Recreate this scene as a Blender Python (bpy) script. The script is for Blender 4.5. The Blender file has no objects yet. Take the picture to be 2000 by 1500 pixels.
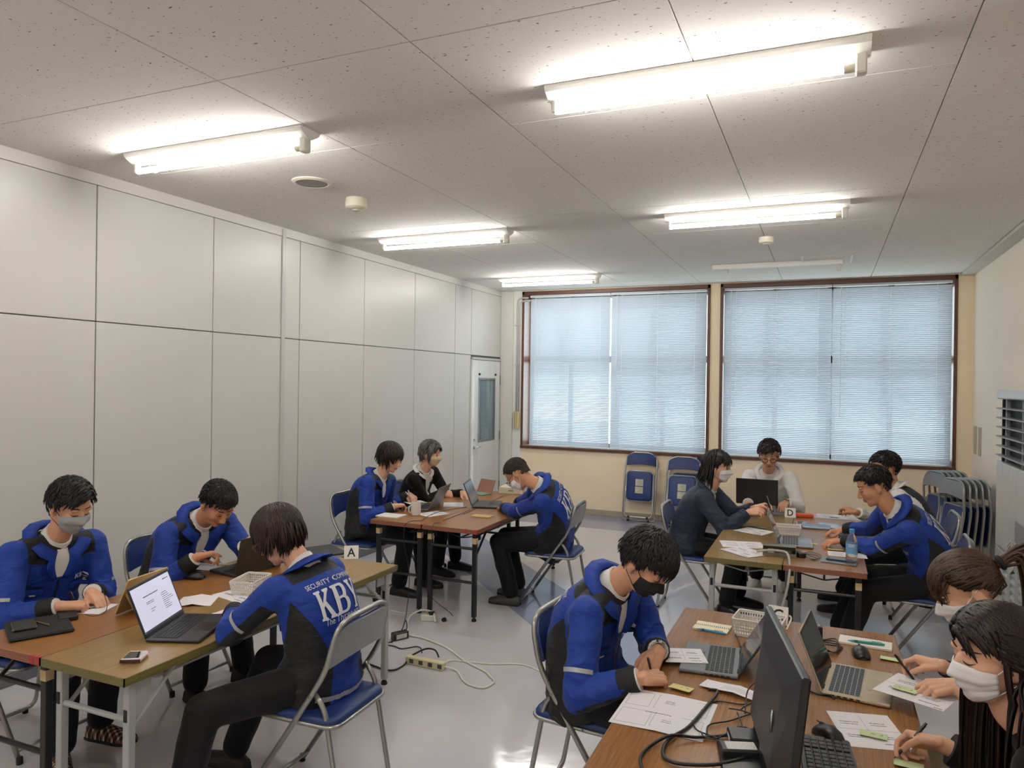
import bpy, bmesh, math, random
import numpy as np
from mathutils import Vector, Matrix, noise
from mathutils.bvhtree import BVHTree

random.seed(7)
SC = bpy.context.scene
COL = SC.collection
PI = math.pi
def R(d): return math.radians(d)

# ---------------------------------------------------------------- camera
CAM_H = 1.76
YAW, PITCH, ROLL, FPX = 0.4092, -0.0025, 0.0141, 1413.9
_F = Vector((-math.sin(YAW)*math.cos(PITCH), math.cos(YAW)*math.cos(PITCH), math.sin(PITCH)))
_r = Vector((math.cos(YAW), math.sin(YAW), 0)); _u = _r.cross(_F)
_R = _r*math.cos(ROLL) + _u*math.sin(ROLL); _U = -_r*math.sin(ROLL) + _u*math.cos(ROLL)
camd = bpy.data.cameras.new('camera'); cam = bpy.data.objects.new('camera', camd); COL.objects.link(cam)
camd.sensor_width = 36.0; camd.lens = FPX/2000*36.0; camd.clip_start = 0.05
cam.matrix_world = Matrix(((_R.x, _U.x, -_F.x, 0), (_R.y, _U.y, -_F.y, 0), (_R.z, _U.z, -_F.z, CAM_H), (0, 0, 0, 1)))
SC.camera = cam
def P(px, py, z):
    """room point at height z that the photograph shows at (px, py): used for laying things out"""
    d = _F + _R*((px-1000)/FPX) + _U*((750-py)/FPX)
    return Vector((0, 0, CAM_H)) + d*((z-CAM_H)/d.z)

# ---------------------------------------------------------------- light
W = bpy.data.worlds.new('sky'); SC.world = W; W.use_nodes = True
nt = W.node_tree; nt.nodes.clear()
bg = nt.nodes.new('ShaderNodeBackground'); out = nt.nodes.new('ShaderNodeOutputWorld')
bg.inputs[0].default_value = (0.86, 0.93, 1.0, 1); bg.inputs[1].default_value = 4.2
nt.links.new(bg.outputs[0], out.inputs[0])
sund = bpy.data.lights.new('sun', 'SUN'); sun = bpy.data.objects.new('sun', sund); COL.objects.link(sun)
sund.energy = 1.8; sund.angle = R(0.6); sund.color = (1.0, 0.95, 0.86)
sun.rotation_euler = Vector((-0.39, -1.0, -0.80)).to_track_quat('-Z', 'Y').to_euler()
sun.location = (1, 14, 6)
TUBE_STRENGTH = 44.0
vs = SC.view_settings
vs.view_transform = 'Standard'; vs.look = 'None'; vs.gamma = 1.0; vs.use_curve_mapping = False
vs.exposure = 0.94
SC.cycles.max_bounces = 8; SC.cycles.diffuse_bounces = 5; SC.cycles.transparent_max_bounces = 8
SC.cycles.use_denoising = True
SC.cycles.sample_clamp_indirect = 6.0
# ---------------------------------------------------------------- helpers
def lin(c):
    if isinstance(c, str):
        c = c.lstrip('#'); c = [int(c[i:i+2], 16)/255 for i in (0, 2, 4)]
    return tuple((x/12.92 if x <= 0.04045 else ((x+0.055)/1.055)**2.4) for x in c) + (1.0,)
MATS = {}
def mat(name, col, rough=0.5, metal=0.0, var=0.06, vscale=12.0, bump=0.0, bscale=60.0, spec=0.5, trans=0.0, emit=None, alpha=1.0, coat=0.0, sheen=0.0, stretch=None, sss=0.0):
    if name in MATS: return MATS[name]
    m = bpy.data.materials.new(name); m.use_nodes = True; t = m.node_tree; b = t.nodes['Principled BSDF']
    c = lin(col)
    tc = t.nodes.new('ShaderNodeTexCoord'); mp = t.nodes.new('ShaderNodeMapping'); t.links.new(tc.outputs['Object'], mp.inputs[0])
    if stretch: mp.inputs['Scale'].default_value = stretch
    if var > 0:
        n = t.nodes.new('ShaderNodeTexNoise'); n.inputs['Scale'].default_value = vscale; n.inputs['Detail'].default_value = 4
        t.links.new(mp.outputs[0], n.inputs['Vector'])
        mx = t.nodes.new('ShaderNodeMix'); mx.data_type = 'RGBA'
        mx.inputs[6].default_value = tuple(x*(1-var) for x in c[:3])+(1,); mx.inputs[7].default_value = tuple(min(1, x*(1+var)) for x in c[:3])+(1,)
        t.links.new(n.outputs['Fac'], mx.inputs[0]); t.links.new(mx.outputs[2], b.inputs['Base Color'])
    else: b.inputs['Base Color'].default_value = c
    b.inputs['Roughness'].default_value = rough; b.inputs['Metallic'].default_value = metal
    b.inputs['Specular IOR Level'].default_value = spec
    if trans: b.inputs['Transmission Weight'].default_value = trans
    if coat: b.inputs['Coat Weight'].default_value = coat; b.inputs['Coat Roughness'].default_value = 0.1
    if sheen: b.inputs['Sheen Weight'].default_value = sheen
    if sss: b.inputs['Subsurface Weight'].default_value = sss; b.inputs['Subsurface Scale'].default_value = 0.01; b.inputs['Subsurface Radius'].default_value = (1, .4, .25)
    if emit: b.inputs['Emission Color'].default_value = lin(emit[0]); b.inputs['Emission Strength'].default_value = emit[1]
    if bump:
        n2 = t.nodes.new('ShaderNodeTexNoise'); n2.inputs['Scale'].default_value = bscale; n2.inputs['Detail'].default_value = 3
        t.links.new(mp.outputs[0], n2.inputs['Vector'])
        bp = t.nodes.new('ShaderNodeBump'); bp.inputs['Strength'].default_value = bump; bp.inputs['Distance'].default_value = 0.01
        t.links.new(n2.outputs['Fac'], bp.inputs['Height']); t.links.new(bp.outputs[0], b.inputs['Normal'])
    MATS[name] = m; return m

def wood(name, c1, c2, rough=0.3, along='Y'):
    if name in MATS: return MATS[name]
    m = bpy.data.materials.new(name); m.use_nodes = True; t = m.node_tree; b = t.nodes['Principled BSDF']
    tc = t.nodes.new('ShaderNodeTexCoord'); mp = t.nodes.new('ShaderNodeMapping'); t.links.new(tc.outputs['Object'], mp.inputs[0])
    mp.inputs['Scale'].default_value = (42, 1.6, 42)
    n = t.nodes.new('ShaderNodeTexNoise'); n.inputs['Scale'].default_value = 3.2; n.inputs['Detail'].default_value = 7; n.inputs['Roughness'].default_value = .62; n.inputs['Distortion'].default_value = .4
    t.links.new(mp.outputs[0], n.inputs['Vector'])
    cr = t.nodes.new('ShaderNodeValToRGB'); cr.color_ramp.elements[0].position = .33; cr.color_ramp.elements[1].position = .68
    cr.color_ramp.elements[0].color = lin(c1); cr.color_ramp.elements[1].color = lin(c2)
    t.links.new(n.outputs['Fac'], cr.inputs[0]); t.links.new(cr.outputs[0], b.inputs['Base Color'])
    b.inputs['Roughness'].default_value = rough
    bp = t.nodes.new('ShaderNodeBump'); bp.inputs['Strength'].default_value = .01; bp.inputs['Distance'].default_value = .001
    MATS[name] = m; return m

class MB:
    """collects shapes; build() links them as one mesh object"""
    def __init__(s): s.v = []; s.f = []; s.m = []; s.mi = 0; s.M = None
    def add(s, vs, fs):
        o = len(s.v)
        if s.M is not None: vs = [s.M @ Vector(p) for p in vs]
        s.v.extend([tuple(p) for p in vs]); s.f.extend([tuple(i+o for i in f) for f in fs]); s.m.extend([s.mi]*len(fs)); return s
    def box(s, a, b):
        x0, y0, z0 = a; x1, y1, z1 = b
        return s.add([(x0,y0,z0),(x1,y0,z0),(x1,y1,z0),(x0,y1,z0),(x0,y0,z1),(x1,y0,z1),(x1,y1,z1),(x0,y1,z1)],
                     [(0,3,2,1),(4,5,6,7),(0,1,5,4),(1,2,6,5),(2,3,7,6),(3,0,4,7)])
    def cbox(s, a, b, r=0.004):
        """box with chamfered edges"""
        lo = Vector(a); hi = Vector(b); bm = bmesh.new(); bmesh.ops.create_cube(bm, size=1)
        for v in bm.verts: v.co = Vector([lo[i]+(v.co[i]+.5)*(hi[i]-lo[i]) for i in range(3)])
        r = min(r, min(hi-lo)*.45)
        bmesh.ops.bevel(bm, geom=bm.edges[:], offset=r, segments=1, affect='EDGES')
        s.bm(bm); return s
    def bm(s, bm):
        bm.verts.index_update(); s.add([v.co for v in bm.verts], [[v.index for v in f.verts] for f in bm.faces]); bm.free()
    def tube(s, pts, r, n=8, closed=False, caps=True, flat=None):
        pts = [Vector(p) for p in pts]; k = len(pts); rs = r if isinstance(r, (list, tuple)) else [r]*k
        T = []
        for i in range(k):
            if closed: d = pts[(i+1) % k]-pts[i-1]
            else: d = pts[min(i+1, k-1)]-pts[max(i-1, 0)]
            T.append(d.normalized() if d.length > 1e-9 else Vector((0, 0, 1)))
        u = T[0].orthogonal().normalized() if flat is None else (Vector(flat)-T[0]*Vector(flat).dot(T[0])).normalized()
        vs = []
        for i in range(k):
            if flat is not None: u = (Vector(flat)-T[i]*Vector(flat).dot(T[i])).normalized()
            else: u = (u-T[i]*u.dot(T[i])).normalized()
            w = T[i].cross(u)
            rr = rs[i]; ra, rb = rr if isinstance(rr, (tuple, list)) else (rr, rr)
            for j in range(n):
                a = 2*PI*j/n; vs.append(pts[i]+u*(ra*math.cos(a))+w*(rb*math.sin(a)))
        fs = []
        for i in range(k if closed else k-1):
            i2 = (i+1) % k
            for j in range(n):
                j2 = (j+1) % n; fs.append((i*n+j, i*n+j2, i2*n+j2, i2*n+j))
        if caps and not closed:
            fs.append(tuple(reversed(range(n)))); fs.append(tuple(range((k-1)*n, k*n)))
        return s.add(vs, fs)
    def lathe(s, prof, n=20, c=(0, 0, 0), caps=True):
        vs = []; fs = []
        for r, z in prof:
            for j in range(n): a = 2*PI*j/n; vs.append((c[0]+r*math.cos(a), c[1]+r*math.sin(a), c[2]+z))
        for i in range(len(prof)-1):
            for j in range(n): j2 = (j+1) % n; fs.append((i*n+j, i*n+j2, (i+1)*n+j2, (i+1)*n+j))
        if caps: fs.append(tuple(reversed(range(n)))); fs.append(tuple(range((len(prof)-1)*n, len(prof)*n)))
        return s.add(vs, fs)
    def prism(s, poly, z0, z1):
        n = len(poly); vs = [(x, y, z0) for x, y in poly]+[(x, y, z1) for x, y in poly]
        return s.add(vs, [tuple(reversed(range(n))), tuple(range(n, 2*n))]+[(i, (i+1) % n, n+(i+1) % n, n+i) for i in range(n)])
    def ell(s, c, r, nu=16, nv=10, rot=None):
        vs = []; fs = []; c = Vector(c)
        for i in range(nv+1):
            th = PI*i/nv
            for j in range(nu):
                a = 2*PI*j/nu; p = Vector((r[0]*math.sin(th)*math.cos(a), r[1]*math.sin(th)*math.sin(a), r[2]*math.cos(th)))
                if rot is not None: p = rot @ p
                vs.append(c+p)
        for i in range(nv):
            for j in range(nu): j2 = (j+1) % nu; fs.append((i*nu+j, (i+1)*nu+j, (i+1)*nu+j2, i*nu+j2))
        return s.add(vs, fs)
    def cap(s, a, b, ra, rb, n=12):
        """tapered capsule"""
        a = Vector(a); b = Vector(b); d = (b-a); L = d.length; d = d/L if L > 1e-9 else Vector((0, 0, 1))
        pts = []; rs = []
        for k in range(5): t = -PI/2+PI/2*(k+.35)/4.35; pts.append(a+d*(ra*math.sin(t))); rs.append(ra*math.cos(t))
        for k in range(5): t = PI/2*k/4.35; pts.append(b+d*(rb*math.sin(t))); rs.append(rb*math.cos(t))
        return s.tube(pts, rs, n)
    def grid(s, rows, closed_u=False):
        """rows: list of rows of points"""
        nr = len(rows); nc = len(rows[0]); vs = [p for r in rows for p in r]; fs = []
        for i in range(nr-1):
            for j in range(nc if closed_u else nc-1):
                j2 = (j+1) % nc; fs.append((i*nc+j, i*nc+j2, (i+1)*nc+j2, (i+1)*nc+j))
        return s.add(vs, fs)
    def build(s, name, mats, parent=None, smooth=False, loc=None, rotz=None, base=None):
        me = bpy.data.meshes.new(name)
        vs = s.v
        if base is not None: bx, by, bz = base; vs = [(x-bx, y-by, z-bz) for x, y, z in vs]
        me.from_pydata(vs, [], s.f)
        if not isinstance(mats, (list, tuple)): mats = [mats]
        for m in mats: me.materials.append(m)
        if len(mats) > 1: me.polygons.foreach_set('material_index', s.m)
        if smooth is True: me.polygons.foreach_set('use_smooth', [True]*len(me.polygons))
        elif smooth: me.set_sharp_from_angle(angle=R(smooth)); me.polygons.foreach_set('use_smooth', [True]*len(me.polygons))
        me.update()
        return link(name, me, parent, loc, rotz)

def link(name, me, parent=None, loc=None, rotz=None):
    o = bpy.data.objects.new(name, me); COL.objects.link(o)
    if parent is not None: o.parent = parent
    if loc is not None: o.location = loc
    if rotz is not None: o.rotation_euler = (0, 0, rotz)
    return o
def empty(name, loc=(0, 0, 0), rotz=0):
    o = bpy.data.objects.new(name, None); COL.objects.link(o); o.location = loc; o.rotation_euler = (0, 0, rotz); o.empty_display_size = .1; return o
def tag(o, label=None, cat=None, group=None, kind=None):
    if label: o['label'] = label
    if cat: o['category'] = cat
    if group: o['group'] = group
    if kind: o['kind'] = kind
    return o
def struct(o): o['kind'] = 'structure'; return o
def copy_tree(o, parent=None):
    c = o.copy(); COL.objects.link(c); c.parent = parent
    for ch in [x for x in o.children]: copy_tree(ch, c)
    return c
def bez(pts, n=6):
    """smooth curve through points (Catmull-Rom)"""
    pts = [Vector(p) for p in pts]; o = []
    for i in range(len(pts)-1):
        p0 = pts[max(i-1, 0)]; p1 = pts[i]; p2 = pts[i+1]; p3 = pts[min(i+2, len(pts)-1)]
        for k in range(n):
            t = k/n; o.append(.5*((2*p1)+(p2-p0)*t+(2*p0-5*p1+4*p2-p3)*t*t+(3*p1-p0-3*p2+p3)*t**3))
    o.append(pts[-1]); return o
def fillet(pts, r, n=5):
    """polyline with rounded corners"""
    pts = [Vector(p) for p in pts]; o = [pts[0]]
    for i in range(1, len(pts)-1):
        a = (pts[i-1]-pts[i]); b = (pts[i+1]-pts[i]); rr = min(r, a.length*.49, b.length*.49)
        A = pts[i]+a.normalized()*rr; B = pts[i]+b.normalized()*rr
        for k in range(n+1): t = k/n; o.append((A*(1-t)+pts[i]*t)*(1-t)+(pts[i]*(1-t)+B*t)*t)
    o.append(pts[-1]); return o
def rrect(x0, y0, x1, y1, r, n=4):
    o = []
    for cx, cy, a0 in ((x1-r, y1-r, 0), (x0+r, y1-r, 90), (x0+r, y0+r, 180), (x1-r, y0+r, 270)):
        for k in range(n+1): a = R(a0+90*k/n); o.append((cx+r*math.cos(a), cy+r*math.sin(a)))
    return o
def remesh(mb, vox, smooth=4, dec=None):
    me = bpy.data.meshes.new('tmp'); me.from_pydata(mb.v, [], mb.f); me.update()
    o = bpy.data.objects.new('tmp', me); COL.objects.link(o)
    r = o.modifiers.new('r', 'REMESH'); r.mode = 'VOXEL'; r.voxel_size = vox
    if smooth: q = o.modifiers.new('s', 'SMOOTH'); q.factor = .5; q.iterations = smooth
    if dec: d = o.modifiers.new('d', 'DECIMATE'); d.ratio = dec
    dg = bpy.context.evaluated_depsgraph_get(); e = o.evaluated_get(dg); m2 = e.to_mesh()
    n = len(m2.vertices); a = np.empty(n*3, np.float32); m2.vertices.foreach_get('co', a); a = a.reshape(-1, 3).astype(float)
    fs = [tuple(p.vertices) for p in m2.polygons]
    nn = np.empty(n*3, np.float32); m2.vertices.foreach_get('normal', nn); nn = nn.reshape(-1, 3).astype(float)
    e.to_mesh_clear(); bpy.data.objects.remove(o); bpy.data.meshes.remove(me)
    return a, fs, nn
def text2d(body, size=1.0, offset=0.0, align='CENTER', spacing=1.0, shear=0.0, splines=None):
    """flat lettering as (verts, faces) in the xy plane; splines = own glyph outlines"""
    if splines is None:
        c = bpy.data.curves.new('t', 'FONT'); c.body = body; c.size = size; c.align_x = align; c.offset = offset; c.space_character = spacing; c.shear = shear; c.resolution_u = 3
    else:
        c = bpy.data.curves.new('t', 'CURVE'); c.dimensions = '2D'; c.fill_mode = 'BOTH'
        for poly in splines:
            s = c.splines.new('POLY'); s.points.add(len(poly)-1); s.use_cyclic_u = True
            for q, (x, y) in zip(s.points, poly): q.co = (x, y, 0, 1)
    o = bpy.data.objects.new('t', c); COL.objects.link(o); dg = bpy.context.evaluated_depsgraph_get(); e = o.evaluated_get(dg); m = e.to_mesh()
    vs = [v.co.copy() for v in m.vertices]; fs = [tuple(p.vertices) for p in m.polygons]
    e.to_mesh_clear(); bpy.data.objects.remove(o); bpy.data.curves.remove(c)
    return vs, fs
def dice(vs, fs, step):
    bm = bmesh.new(); bv = [bm.verts.new(v) for v in vs]
    for f in fs:
        try: bm.faces.new([bv[i] for i in f])
        except ValueError: pass
    for ax in (0, 1):
        lo = min(v[ax] for v in vs); hi = max(v[ax] for v in vs); x = lo+step
        while x < hi:
            co = Vector((0, 0, 0)); co[ax] = x; no = Vector((0, 0, 0)); no[ax] = 1
            bmesh.ops.bisect_plane(bm, geom=bm.verts[:]+bm.edges[:]+bm.faces[:], plane_co=co, plane_no=no); x += step
    bm.verts.index_update(); o = [v.co.copy() for v in bm.verts], [tuple(v.index for v in f.verts) for f in bm.faces]; bm.free(); return o
# ---------------------------------------------------------------- room shell
XL, XR, YB, YF, ZC = -4.215, 1.482, 9.333, -4.6, 3.035
def world_xyz(t):
    g = t.nodes.new('ShaderNodeNewGeometry'); return g.outputs['Position']
def floor_mat():
    m = bpy.data.materials.new('vinyl_floor'); m.use_nodes = True; t = m.node_tree; b = t.nodes['Principled BSDF']; L = t.links
    pos = world_xyz(t); sx = t.nodes.new('ShaderNodeSeparateXYZ'); L.new(pos, sx.inputs[0])
    def math_(op, a, bb=None, clamp=False):
        n = t.nodes.new('ShaderNodeMath'); n.operation = op; n.use_clamp = clamp
        for i, q in enumerate((a, bb)):
            if q is None: continue
            if isinstance(q, (int, float)): n.inputs[i].default_value = q
            else: L.new(q, n.inputs[i])
        return n.outputs[0]
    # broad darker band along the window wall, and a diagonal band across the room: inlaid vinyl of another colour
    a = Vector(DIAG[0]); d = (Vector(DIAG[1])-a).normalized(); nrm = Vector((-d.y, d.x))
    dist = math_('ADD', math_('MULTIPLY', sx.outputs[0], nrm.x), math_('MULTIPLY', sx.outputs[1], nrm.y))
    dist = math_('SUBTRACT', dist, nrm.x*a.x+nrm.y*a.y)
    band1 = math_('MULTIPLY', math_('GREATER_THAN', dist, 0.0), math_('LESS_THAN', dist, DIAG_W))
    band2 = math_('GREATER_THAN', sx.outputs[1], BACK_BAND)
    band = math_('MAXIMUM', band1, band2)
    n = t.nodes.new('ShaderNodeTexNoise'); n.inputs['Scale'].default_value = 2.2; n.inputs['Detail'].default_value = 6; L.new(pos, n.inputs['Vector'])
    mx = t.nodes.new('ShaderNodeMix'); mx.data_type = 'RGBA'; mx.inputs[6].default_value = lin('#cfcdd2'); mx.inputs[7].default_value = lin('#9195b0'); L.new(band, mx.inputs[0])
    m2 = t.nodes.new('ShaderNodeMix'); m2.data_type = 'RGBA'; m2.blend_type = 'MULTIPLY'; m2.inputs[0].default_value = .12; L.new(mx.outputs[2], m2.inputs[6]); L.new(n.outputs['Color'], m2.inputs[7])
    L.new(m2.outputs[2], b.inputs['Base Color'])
    n2 = t.nodes.new('ShaderNodeTexNoise'); n2.inputs['Scale'].default_value = 5; n2.inputs['Detail'].default_value = 5; L.new(pos, n2.inputs['Vector'])
    rr = t.nodes.new('ShaderNodeMapRange'); rr.inputs['To Min'].default_value = .06; rr.inputs['To Max'].default_value = .17; L.new(n2.outputs['Fac'], rr.inputs[0]); L.new(rr.outputs[0], b.inputs['Roughness'])
    n3 = t.nodes.new('ShaderNodeTexNoise'); n3.inputs['Scale'].default_value = 9; n3.inputs['Detail'].default_value = 2; L.new(pos, n3.inputs['Vector'])
    bp = t.nodes.new('ShaderNodeBump'); bp.inputs['Strength'].default_value = .10; bp.inputs['Distance'].default_value = .01; L.new(n3.outputs['Fac'], bp.inputs['Height']); L.new(bp.outputs[0], b.inputs['Normal'])
    b.inputs['Specular IOR Level'].default_value = .62
    return m
def ceil_mat():
    m = bpy.data.materials.new('acoustic_board'); m.use_nodes = True; t = m.node_tree; b = t.nodes['Principled BSDF']; L = t.links
    pos = world_xyz(t); mp = t.nodes.new('ShaderNodeMapping'); mp.inputs['Scale'].default_value = (38, 78, 1); L.new(pos, mp.inputs[0])
    nz = t.nodes.new('ShaderNodeTexNoise'); nz.inputs['Scale'].default_value = 1.0; nz.inputs['Detail'].default_value = 2; nz.inputs['Roughness'].default_value = .6; L.new(mp.outputs[0], nz.inputs['Vector'])
    cr = t.nodes.new('ShaderNodeValToRGB'); cr.color_ramp.elements[0].position = .30; cr.color_ramp.elements[1].position = .325
    cr.color_ramp.elements[0].color = lin('#4e4841'); cr.color_ramp.elements[1].color = lin('#dedad5')
    L.new(nz.outputs['Fac'], cr.inputs[0]); L.new(cr.outputs[0], b.inputs['Base Color']); b.inputs['Roughness'].default_value = .9
    bp = t.nodes.new('ShaderNodeBump'); bp.inputs['Strength'].default_value = .25; bp.inputs['Distance'].default_value = .003; L.new(cr.outputs[0], bp.inputs['Height']); L.new(bp.outputs[0], b.inputs['Normal'])
    return m
def xy(px, py): p = P(px, py, 0); return (p.x, p.y)
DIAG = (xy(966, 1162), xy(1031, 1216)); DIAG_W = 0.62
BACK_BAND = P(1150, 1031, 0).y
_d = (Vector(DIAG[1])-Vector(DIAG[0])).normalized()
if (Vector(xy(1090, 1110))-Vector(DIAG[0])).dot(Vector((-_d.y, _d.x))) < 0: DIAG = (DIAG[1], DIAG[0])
mb = MB(); mb.box((XL-.3, YF-.3, -.12), (XR+.3, YB+.3, 0)); struct(mb.build('floor', floor_mat()))
# ceiling: backing slab + separate boards with open joints
ACO = ceil_mat(); JOINT = mat('joint_dark', '#8b857d', .9, var=0)
mb = MB(); mb.box((XL-.3, YF-.3, ZC+.012), (XR+.3, YB+.3, ZC+.2)); ceiling = struct(mb.build('ceiling', JOINT))
XS = [XL]+[.459+.957*k for k in range(-4, 1)]+[1.352]; XS = [x for x in XS if x >= XL]; YS = [YF]+[2.342+.942*k for k in range(-7, 8)]+[YB]
g = .0022
for i in range(len(XS)-1):
    for j in range(len(YS)-1):
        w = XS[i+1]-XS[i]; h = YS[j+1]-YS[j]
        if w < .02 or h < .02: continue
        mb = MB(); mb.cbox((g, g, 0), (w-g, h-g, .014), .0015); o = mb.build('ceiling_board', ACO, ceiling, loc=(XS[i], YS[j], ZC))
TRIMW = mat('cornice_white', '#c9c5bd', .6, var=.02)
mb = MB(); mb.cbox((1.354, YF, ZC-.028), (XR, YB, ZC+.013), .004); struct(mb.build('trim_1', TRIMW))
# left wall: sheet-steel partition panels
PANEL = mat('painted_steel_panel', '#cfcdc8', .38, var=.015, vscale=2.0, spec=.45)
POST = mat('partition_post', '#c3c3c2', .35, var=.02)
GAP = mat('panel_gap', '#77757a', .8, var=0)
mb = MB(); mb.box((XL-.2, YF-.3, 0), (XL-.022, YB+.3, ZC+.012)); wl = struct(mb.build('wall_left', GAP))
ZS = 2.105
ylines = [YF, -1.65, -.69, .27, 1.22, 2.176, 3.133, 4.080, 4.836-.0, 5.049, 6.010, 6.971, 7.94, 8.39, 9.31]
ylines = [YF, -2.55, -1.60, -.65, .30, 1.25, 2.194, 3.133, 4.08, 4.835, 5.049, 6.010, 6.971, 7.93, 8.375, 9.30]
DOOR = 14
for i in range(len(ylines)-1):
    y0, y1 = ylines[i]+.004, ylines[i+1]-.004
    for (z0, z1) in ((.07, ZS-.003), (ZS+.003, ZC-.075)):
        if i == DOOR and z0 < 1: continue
        mb = MB(); mb.cbox((0, 0, 0), (.022, y1-y0, z1-z0), .003); mb.build('wall_panel', PANEL, wl, loc=(XL-.022, y0, z0))
for y in (4.835,):
    mb = MB(); mb.cbox((XL, y-.022, 0), (XL+.012, y+.022, ZC-.01), .004); mb.build('partition_post', POST, wl)
mb = MB(); mb.cbox((XL-.02, YF, ZC-.073), (XL+.004, YB, ZC+.005), .002); mb.build('top_rail', mat('top_rail', '#d4d1cb', .4, var=.02), wl)
for a, b in ((YF, 8.37),):
    mb = MB(); mb.cbox((XL-.02, a, 0), (XL+.008, b, .068), .003); mb.build('bottom_rail', mat('bottom_rail', '#6e6f74', .5), wl)
# door in the partition
dy0, dy1, dz1 = 8.395, 9.285, 2.045
door = empty('door_1', (XL, dy0, 0)); door['kind'] = 'structure'
def dpart(name, m, *boxes, r=.003, sm=False):
    mb = MB()
    for a, b in boxes: mb.cbox((a[0], a[1]-0, a[2]), b, r)
    return mb.build(name, m, door, smooth=sm)
wy0, wy1, wz0, wz1 = .20, .70, .97, 1.80
DM = mat('door_paint', '#dcdcda', .35, var=.01); dW = dy1-dy0
dpart('door_leaf', DM, ((-.02, .01, .01), (.012, wy0, dz1)), ((-.02, wy1, .01), (.012, dW-.03, dz1)), ((-.02, wy0, .01), (.012, wy1, wz0)), ((-.02, wy0, wz1), (.012, wy1, dz1)))
dpart('window_frame', mat('alu_dark', '#8d8f92', .35, .6), ((.0, wy0-.012, wz0-.012), (.018, wy0+.012, wz1+.012)), ((.0, wy1-.012, wz0-.012), (.018, wy1+.012, wz1+.012)), ((.0, wy0-.012, wz0-.012), (.018, wy1+.012, wz0+.012)), ((.0, wy0-.012, wz1-.012), (.018, wy1+.012, wz1+.012)))

mb = MB(); mb.tube(fillet([(.012, .075, .90), (.055, .075, .90), (.055, .19, .905)], .02), .009, 8); mb.build('handle', mat('chrome', '#b8b8ba', .25, .9), door, True)
mb = MB(); mb.M = Matrix.Translation((.012, .075, .90)) @ Matrix.Rotation(PI/2, 4, 'Y'); mb.lathe([(.025, 0), (.025, .008), (.012, .012)], 14); mb.M = Matrix.Translation((.012, .075, 1.0)) @ Matrix.Rotation(PI/2, 4, 'Y'); mb.lathe([(.018, 0), (.016, .012)], 14); mb.build('lock_rose', mat('chrome', '#b8b8ba', .25, .9), door, 40)
for hz in (1.72, .95, .25):
    mb = MB(); mb.cbox((.0, dW-.035, hz), (.022, dW-.012, hz+.13), .004); mb.build('hinge', mat('hinge_steel', '#8f9193', .35, .8), door)
for hy in (wy0-.0, wy1+.0):
    mb = MB(); mb.M = Matrix.Translation((.012, hy, wz1+.06)) @ Matrix.Rotation(PI/2, 4, 'Y'); mb.lathe([(.014, 0), (.017, .012), (.010, .022)], 12); mb.build('hook', mat('black_plastic', '#1c1c1e', .4), door, 40)
mb = MB(); mb.cbox((XL-.02, dy0-.035, 0), (XL+.018, dy0, dz1+.03), .003); mb.cbox((XL-.02, dy1, 0), (XL+.018, dy1+.03, dz1+.03), .003); mb.cbox((XL-.02, dy0-.035, dz1+.005), (XL+.018, dy1+.03, dz1+.035), .003); struct(mb.build('trim_2', POST))
# (door pane and its blind are added below, once the glass exists)
# boxed column in the far corner
COLM = mat('column_paint', '#d5d4ca', .55, var=.02)
def xat(px, Y):
    d = _F + _R*((px-1000)/FPX) + _U*(0/FPX); return d.x*Y/d.y
mb = MB(); mb.cbox((XL, 9.292, 0), (xat(1002.5, YB), YB, ZC), .004); struct(mb.build('wall_column', COLM))
# back wall with two windows
WB = mat('beige_wall', '#fae5c6', .75, var=.03, vscale=3, bump=.02, bscale=200)
win = []   # (x0,x1) outer frame
zb = P(1200, 883, 1.0)
def xback(px, py):
    d = _F + _R*((px-1000)/FPX) + _U*((750-py)/FPX); k = YB/d.y; return d.x*k, CAM_H+d.z*k
w1 = (xback(1019, 720)[0], xback(1386, 720)[0]); w2 = (xback(1405.5, 720)[0], xback(1869, 720)[0])
zwb = (xback(1018, 873.5)[1]+xback(1865, 918.5)[1])/2; zwt = ZC-.012
T_ = .30
wb = empty('wall_back', (0, YB, 0)); wb['kind'] = 'structure'
mb = MB(); mb.box((XL-.3, 0, 0), (w1[0], T_, ZC+.1)); mb.box((w1[1], 0, zwb), (w2[0], T_, ZC+.1)); mb.box((w2[1], 0, 0), (XR+.3, T_, ZC+.1)); mb.box((w1[0], 0, 0), (w2[1], T_, zwb)); mb.box((w1[0], 0, zwt), (w1[1], T_, ZC+.1)); mb.box((w2[0], 0, zwt), (w2[1], T_, ZC+.1))
mb.build('wall_face', WB, wb)
mb = MB(); mb.cbox((-4.0, YB-.012, 0), (XR, YB, .075), .003); struct(mb.build('baseboard_back', mat('baseboard_vinyl', '#a99f88', .5)))
WR = mat('cream_wall', '#fbeedb', .7, var=.02, vscale=2, bump=.015, bscale=150)
mb = MB(); mb.box((XR, YF-.3, 0), (XR+.2, YB+.3, ZC+.1)); struct(mb.build('wall_right', WR))
mb = MB(); mb.box((XL-.3, YF-.2, 0), (XR+.3, YF, ZC+.1)); struct(mb.build('wall_front', WR))
mb = MB(); mb.cbox((XR-.012, YF, 0), (XR, YB, .075), .003); struct(mb.build('baseboard_right', MATS['baseboard_vinyl']))
FRM = wood('window_wood', '#4a2c22', '#6b4233', .4)
ALU = mat('sash_aluminium', '#8a8b8c', .4, .5)
GLASS = None
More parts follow.
